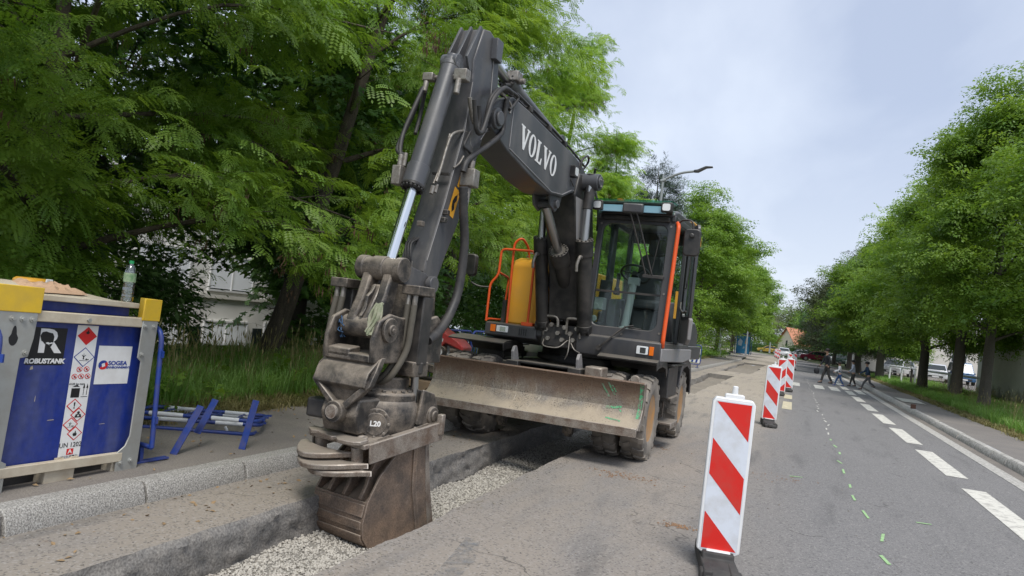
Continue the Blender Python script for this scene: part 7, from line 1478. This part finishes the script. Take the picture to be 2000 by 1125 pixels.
t = thing('garage_building', 'blank grey rendered building with dark mould along its foot, right of the street trees', 'building', (9, 39, .12)); m = MB(); m.box((13.9, 38.5, 2.6), (10, 12, 5.2)); m.build('wall', WB, t, bevel=.02); m = MB(); m.box((13.9, 38.5, 5.3), (10.6, 12.6, .22)); m.build('roof', WALLP, t, bevel=.03); m = MB(); m.box((8.88, 38.5, .2), (.06, 12.0, .12)); m.build('plinth', MT['kerbR'], t)
t = thing('long_building', 'long white low building beyond the parked cars on the right', 'building', (24, 92, .1)); m = MB(); m.box((24, 92, 3.1), (36, 10, 6.2)); m.build('wall', WHITER, t)
for k in range(9):
    for z in (1.6, 4.4):
        x = 8.5+k*3.6; f = MB(); f.box((x, 86.97, z+.6), (1.5, .12, 1.3)); w_ = f.build('window', FRAME, t); m = MB(); m.box((x, 86.9, z+.6), (1.3, .06, 1.1)); m.build('pane', DARKG, w_)
m = MB(); m.box((24, 92, 6.35), (37, 11, .3)); m.build('roof', WALLP, t)
def house():
    t = thing('house', 'cream house with an orange tiled roof at the end of the street', 'house'); m = MB(); m.box((5.2, 4, 1.3), (10.4, 8, 5)); m.prism([(0, 3.8), (8, 3.8), (4, 6.6)], 0, 10.4, lambda w, a, b: (w, a, b)); m.build('wall', M('cream_render', (.64, .58, .44), .9, var=.05), t)
    m = MB(); m.add([(-.4, -.5, 3.5), (10.8, -.5, 3.5), (10.8, 4, 6.72), (-.4, 4, 6.72), (-.4, 8.5, 3.5), (10.8, 8.5, 3.5)], [(0, 1, 2, 3), (3, 2, 5, 4)]); m.add([(-.4, -.5, 3.4), (10.8, -.5, 3.4), (10.8, 4, 6.6), (-.4, 4, 6.6), (-.4, 8.5, 3.4), (10.8, 8.5, 3.4)], [(3, 2, 1, 0), (4, 5, 2, 3)]); rf = m.build('roof', ROOFT, t, smooth=0); m = MB(); m.box((7.5, 4.2, 6.9), (.6, .6, 1.1)); m.build('chimney', WALLP, rf)
    for x, z in ((1.6, .6), (4.0, .6), (6.4, .6), (8.8, .6)): m = MB(); m.box((x, -.02, z+.5), (.9, .08, 1.2)); w_ = m.build('window', FRAME, t); m = MB(); m.box((x, -.07, z+.5), (.75, .03, 1.05)); m.build('pane', DARKG, w_)
    for y, z in ((2.5, .8), (5.5, .8), (4, 3.2)): m = MB(); m.box((-.02, y, z+.5), (.08, .7, 1.0)); m.build('window', DARKG, t)
    t.location = (.3, 149, -1.3); t.rotation_euler.z = R(24)
house()
def hedge(label, x, y, L, w, h, n, seed):
    g = np.random.default_rng(seed); t = thing('hedge', label, 'hedge', (x, y, 0)); P = np.stack([g.uniform(-L/2, L/2, n)+x, g.uniform(-w/2, w/2, n)+y, h*g.random(n)**.6], 1)
    o = scatter('foliage', TEMP['oval'], P, np.stack([g.normal(.3, .5, n), g.normal(0, .4, n), g.uniform(0, 6.28, n)], 1), g.uniform(1.6, 2.6, n), LEAF['maple'], t, (x, y, 0), seed); o['kind'] = 'stuff'
    m = MB(); m.box((x, y, h*.4), (L*.96, w*.5, h*.8)); m.build('stems', LEAF['dark'], t)
hedge('dark clipped hedge behind the crimson car', 6.0, 128, 15, 1.4, 1.9, 420, 1); hedge('clipped hedge along the far pavement left of the house', -5.5, 160, 9, 1.5, 2.0, 300, 2)

# ------------------------------------------------------------------ cars
def car(label, paint, loc, rz, van=False, group=None):
    t = thing('parked_car', label, 'car', group=group); Lc, Wc = (4.1, 1.72); hh = 1.85 if van else 1.48
    body = [(-2.05, .28), (-2.05, .62), (-1.98, .82), (-1.15, .93), (-1.0, .95), (1.75, .97), (1.98, .92), (2.05, .6), (2.03, .28)]
    cabn = [(-1.1, .93), (-.35, hh-.08), (-.1, hh), (1.3, hh), (1.62, hh-.08), (1.95, .95)] if not van else [(-1.35, .93), (-.85, hh-.1), (-.6, hh), (1.75, hh), (1.95, hh-.1), (2.02, .95)]
    def loft(prof, w, w2=None):
        m = MB(); n = len(prof); zs_ = [b for a, b in prof]; z0, z1 = min(zs_), max(zs_); f = lambda b: w if w2 is None else w+(w2-w)*(b-z0)/(z1-z0)
        m.add([(a, -f(b)/2, b) for a, b in prof]+[(a, f(b)/2, b) for a, b in prof], [tuple(range(n))[::-1], tuple(range(n, 2*n))]+[(i, (i+1) % n, n+(i+1) % n, n+i) for i in range(n)]); return m
    loft(body, Wc).build('body', paint, t, bevel=.06, seg=3); loft(cabn, Wc-.08, Wc-.42).build('cabin', paint, t, bevel=.05, seg=3)
    def inset(prof, s=.92, dz=.0): cx = sum(a for a, b in prof)/len(prof); return [(cx+(a-cx)*s, .95+(b-.93)*.86) for a, b in prof]
    wnd = inset(cabn)
    for sg in (-1, 1):
        m = MB(); f = lambda b: (Wc-.08+(-.34)*(b-.93)/(hh-.93))/2+.012; m.add([(a, sg*f(b), b) for a, b in wnd], [tuple(range(len(wnd)))]); m.build('side_window', DARKG, t, smooth=0)
    a0, a1 = cabn[0], cabn[1]; b0, b1 = cabn[-1], cabn[-2]
    for (p, q, nm, o_) in ((a0, a1, 'windscreen', -.02), (b0, b1, 'rear_window', .02)):
        m = MB(); y0, y1 = (Wc-.25)/2, (Wc-.52)/2; m.add([(p[0]+(q[0]-p[0])*.12+o_, -y0, p[1]+(q[1]-p[1])*.12+.01), (p[0]+(q[0]-p[0])*.12+o_, y0, p[1]+(q[1]-p[1])*.12+.01), (p[0]+(q[0]-p[0])*.95+o_, y1, p[1]+(q[1]-p[1])*.95+.01), (p[0]+(q[0]-p[0])*.95+o_, -y1, p[1]+(q[1]-p[1])*.95+.01)], [(0, 1, 2, 3)]); m.build(nm, DARKG, t, smooth=0)
    for x in (-1.27, 1.27):
        for sg in (-1, 1):
            m = MB(); m.cyl((x, sg*(Wc/2-.2), .31), (x, sg*(Wc/2+.012), .31), .31, n=20); w_ = m.build('wheel', MT['rubber'], t, bevel=.02); m = MB(); m.cyl((x, sg*(Wc/2+.012), .31), (x, sg*(Wc/2+.02), .31), .20, n=14); m.build('hub_cap', MT['steel'], w_)
    for sg in (-1, 1):
        m = MB(); m.box((-2.03, sg*.62, .70), (.08, .36, .14)); m.build('headlight', MT['lens'], t, bevel=.02); m = MB(); m.box((2.02, sg*.70, .80), (.08, .2, .24)); m.build('tail_light', MT['inkred'], t, bevel=.02); m = MB(); m.box((-.62, sg*(Wc/2+.06), .98), (.12, .16, .12)); m.build('door_mirror', paint, t, bevel=.02)
    m = MB(); m.box((-2.06, 0, .45), (.04, 1.1, .12)); m.build('grille', MT['black'], t); m = MB(); m.box((-2.075, 0, .42), (.03, .5, .11)); m.build('number_plate', MT['white'], t)
    t.location = loc; t.rotation_euler.z = rz; return t
cp = lambda n, c: M(n, c, .25, .2, None, var=.03, coat=.6)
PW, PS, PB, PR, PD, PY = cp('white_car_paint', (.62, .63, .65)), cp('silver_paint', (.35, .37, .40)), cp('blue_van_paint', (.03, .09, .19)), cp('crimson_paint', (.22, .012, .04)), cp('dark_car_paint', (.03, .035, .05)), cp('yellow_car_paint', (.48, .32, .06))
N_ = R(90)   # nose towards the camera
car('white car facing the camera, left one of the two at the end of the lane', PW, (-1.3, 121, 0), N_); car('silver-white car facing the camera, right one of the two at the end of the lane', PS, (.2, 135, 0), N_)
car('crimson hatchback parked side-on at the road end', PR, (2.9, 117, 0), R(8)); car('dark car half hidden at the left end of the crimson one', PD, (1.0, 124, 0), R(12)); car('silver car partly hidden by the crimson one, on its right', PS, (5.2, 121, 0), R(10)); car('dark green car behind the walking man', cp('green_paint', (.06, .10, .09)), (5.9, 104, 0), R(75))
car('pale blue car far off right of the bus shelter', cp('pale_blue', (.35, .45, .58)), (-7.2, 168, 0), R(10)); car('yellow car far off right of the bus shelter', PY, (-4.9, 160, 0), R(5))
car('white car in the car park seen past the white railing', PW, (8.6, 74, .13), R(70)); car('white car in the car park left of the blue van', PW, (11.6, 73, .13), R(80)); car('dark blue van in the car park by the rendered wall', PB, (13.6, 74, .13), R(88), van=True)
car('grey car in the car park behind the first white one', PS, (9.9, 79, .13), R(85))

# ------------------------------------------------------------------ white pipe railing in the right-hand grass
def railing(label, pts, h=1.05):
    t = thing('pipe_railing', label, 'railing', (*pts[0], .12)); P = [Vector((x, y, .12)) for x, y in pts]; m = MB()
    for a, b in zip(P, P[1:]): m.cyl(a+Vector((0, 0, h)), b+Vector((0, 0, h)), .055, n=10); m.cyl(a+Vector((0, 0, h*.55)), b+Vector((0, 0, h*.55)), .0, n=3) if False else None
    m.build('top_rail', MT['white'], t)
    for p in P: m = MB(); m.cyl(p-Vector((0, 0, .1)), p+Vector((0, 0, h+.05)), .055, n=10); m.build('post', MT['white'], t)
railing('white pipe railing in the long grass, far stretch', [(5.75, 52.3), (6.05, 49.3), (6.35, 46.3)]); railing('white pipe railing in the long grass, near stretch by the thick trunk', [(6.5, 44.6), (7.15, 41.4), (7.9, 38.6)])
m = MB(); m.cyl((6.25, 46.9, .0), (6.25, 46.9, 1.2), .06, n=8); tag(m.build('wooden_stake', BARKD, None), 'dark wooden stake standing in the grass beside the white railing', 'stake')

# ------------------------------------------------------------------ people
SKIN = M('skin', (.38, .23, .16), .55, var=.05)
def cloth(n, c): return M(n, c, .85, 0, None, var=.12, scale=12)
def limb(name, chains, mat, parent, sub=1):
    """chains: list of (list of points, list of radii); first point of later chains may repeat an earlier point"""
    vs_, es, rs = [], [], []; key = {}
    for pts, rr in chains:
        prev = None
        for p, r in zip(pts, rr):
            k = tuple(round(c, 4) for c in p)
            if k not in key: key[k] = len(vs_); vs_.append(p); rs.append(r)
            if prev is not None: es.append((prev, key[k]))
            prev = key[k]
    me = bpy.data.meshes.new(name); me.from_pydata([tuple(v) for v in vs_], es, []); me.materials.append(mat); o = bpy.data.objects.new(name, me); col.objects.link(o); o.parent = parent
    md = o.modifiers.new('skin', 'SKIN'); md.use_smooth_shade = True
    for i, s in enumerate(me.skin_vertices[0].data): s.radius = (rs[i], rs[i]); s.use_root = i == 0
    s = o.modifiers.new('sub', 'SUBSURF'); s.levels = sub; s.render_levels = sub
    return o
def person(label, H, loc, rz, top, legs, shoes, hair, stride=.3, arms=(.25, -.25), elbow=.3, child=False, lean=.04, kick=0., vest=None, skirt=False):
    """local frame faces -Y ; built at unit height then scaled by H"""
    t = thing('person', label, 'person'); hd = .074 if child else .062; hipz, shz, nz = (.47, .79, .83) if child else (.50, .815, .845); w = .048; sw = .088 if child else .098
    hip = Vector((0, 0, hipz)); chest = Vector((0, -lean*.8, .70)); neck = Vector((0, -lean, nz)); head = Vector((0, -lean-.012, .93)); crown_ = Vector((0, -lean, .975))
    def leg(sx, ph, lift=0.):
        h_ = Vector((sx*w, 0, hipz-.03)); kn_ = Vector((sx*w, -ph*.55-abs(ph)*.10, .265+lift*.12)); an = Vector((sx*w, -ph if ph > 0 else -ph, .045+lift)); 
        if ph < 0: kn_ = Vector((sx*w, -ph*.42-.03, .26)); an = Vector((sx*w, -ph, .06+lift))
        return h_, kn_, an
    def armp(sx, ph):
        s_ = Vector((sx*sw, -lean, shz-.01)); e = Vector((sx*(sw+.03), -lean-ph*.16, .645)); h_ = e+Vector((-sx*.005, -.03-ph*.1-elbow*.12, -.155+elbow*.07)); return s_, e, h_
    L1, L2 = leg(-1, stride), leg(1, -stride, kick); A1, A2 = armp(-1, arms[0]), armp(1, arms[1])
    body = [([hip, chest, neck, Vector((0, -lean-.004, .885)), head, crown_], [.058, .07, .028, .045, hd*.82, .04])]
    for l in (L1, L2): toe = l[2]+Vector((0, -.085, -.022)); body.append(([hip, l[0], l[1], l[2], toe], [.058, .046, .031, .021, .017]))
    for a in (A1, A2): body.append(([chest, a[0], a[1], a[2], a[2]+Vector((0, -.01, -.045))], [.07, .034, .023, .017, .017]))
    limb('body', body, SKIN, t, 2)
    limb('jacket', [([hip+Vector((0, 0, .0)), Vector((0, -lean*.4, .60)), chest+Vector((0, 0, .015)), Vector((0, -lean, .80))], [.072, .076, .088, .05])]+[([chest+Vector((0, 0, .015)), a[0], a[1], a[2]], [.088, .045, .034, .026]) for a in (A1, A2)], top, t, 2)
    if vest: limb('vest', [([hip+Vector((0, 0, .02)), Vector((0, -lean*.4, .62)), chest, Vector((0, -lean, .79))], [.076, .08, .092, .056])], vest, t, 2)
    limb('trousers', [([Vector((0, 0, hipz+.04)), l[0], l[1], l[2]+Vector((0, 0, .012))], [.070, .056, .040, .031]) for l in (L1, L2)], legs, t, 2)
    for l in (L1, L2):
        m = MB(); a = l[2]; m.hexa([tuple(a+Vector(v)) for v in ((-.024, .03, -.045), (.024, .03, -.045), (.022, -.105, -.045), (-.022, -.105, -.045), (-.021, .026, .01), (.021, .026, .01), (.016, -.095, -.018), (-.016, -.095, -.018))]); m.build('shoe', shoes, t, bevel=.008)
    m = MB(); m.lathe([(hd*.6, -.035), (hd*1.02, -.01), (hd*1.04, .02), (hd*.8, .052), (.0, .068)], Matrix.Translation(head+Vector((0, .012, .012))), 16); m.build('hair', hair, t, smooth=60)
    m = MB(); [m.cyl(head+Vector((sx*.024, -hd*.86, .0)), head+Vector((sx*.024, -hd*.95, .0)), .007, n=8) for sx in (-1, 1)]; m.build('eyes', MT['ink'], t); m = MB(); m.cyl(head+Vector((0, -hd*.8, -.014)), head+Vector((0, -hd*1.12, -.024)), .006, .010, n=8); m.build('nose', SKIN, t)
    t.scale = (H, H, H); t.location = loc; t.rotation_euler.z = rz; return t
BK, DG, GY, NV, WH, JN = cloth('black_cloth', (.022, .024, .03)), cloth('charcoal_cloth', (.055, .052, .05)), cloth('grey_sweat', (.44, .47, .55)), cloth('navy_cloth', (.02, .045, .09)), cloth('white_cloth', (.62, .63, .66)), cloth('denim', (.04, .09, .22))
HB = M('black_hair', (.012, .010, .009), .6); SH = M('dark_shoe', (.03, .03, .035), .6); BS = M('blue_shoe', (.03, .10, .30), .6)
# facing -X : rotate local -Y to -X
FX = R(-90)
person('man in dark hooded jacket and dark trousers crossing with a black bag', 1.74, (1.66, 40.3, .006), FX+.25, BK, DG, SH, HB, stride=.13, arms=(.3, -.3), elbow=.2)
person('small boy in white sleeves, dark vest and jeans crossing beside the man', 1.17, (2.2, 39.4, .006), FX, WH, JN, BS, HB, stride=.16, arms=(.2, .1), elbow=1.0, child=True, vest=NV)
person('boy in a pale grey sweatshirt crossing behind the small one', 1.32, (2.9, 40.9, .006), FX, GY, DG, SH, HB, stride=.09, arms=(-.1, .1), elbow=.7, child=True)
person('boy in a navy jacket running last across the street', 1.33, (3.38, 38.5, .006), FX, NV, cloth('grey_trousers', (.10, .10, .105)), SH, HB, stride=.20, arms=(.3, -.3), elbow=.9, child=True, lean=.08, kick=.11)
m = MB(); m.lathe([(.0, -.19), (.10, -.17), (.13, -.05), (.11, .08), (.04, .12), (.0, .12)], xf((1.17, 40.15, .62)), 14); m.tube([(1.17, 40.15, .73), (1.25, 40.2, .86), (1.32, 40.25, .80)], .012, 6)
tag(m.build('shoulder_bag', BK, None, smooth=60), 'round black bag carried by the walking man', 'bag')
# small litter on the right pavement edge
m = MB(); m.box((0, 0, .07), (.12, .09, .14), xf(rz=.4)); o = tag(m.build('cardboard_carton', M('brown_card', (.12, .06, .04), .8), None, bevel=.004), 'small brown carton lying on the right-hand kerb', 'carton'); o.location = (3.62, 26.2, .12)
# bare foot pallets beside the rear wheel
m = MB(); m.prism(rrect(.55, .75, .08, 4, 0, .375), -.09, .09, lambda w, a, b: (a, w, b)); o = tag(m.build('rubber_buffer', M('buffer', (.22, .17, .13), .85, 0, (.12, .10, .08), .6, 5), None, bevel=.03), 'brown scuffed slab standing on end just behind the rear wheel', 'slab'); o.location = (-2.05, 13.35, .0); o.rotation_euler = (0, 0, R(8))
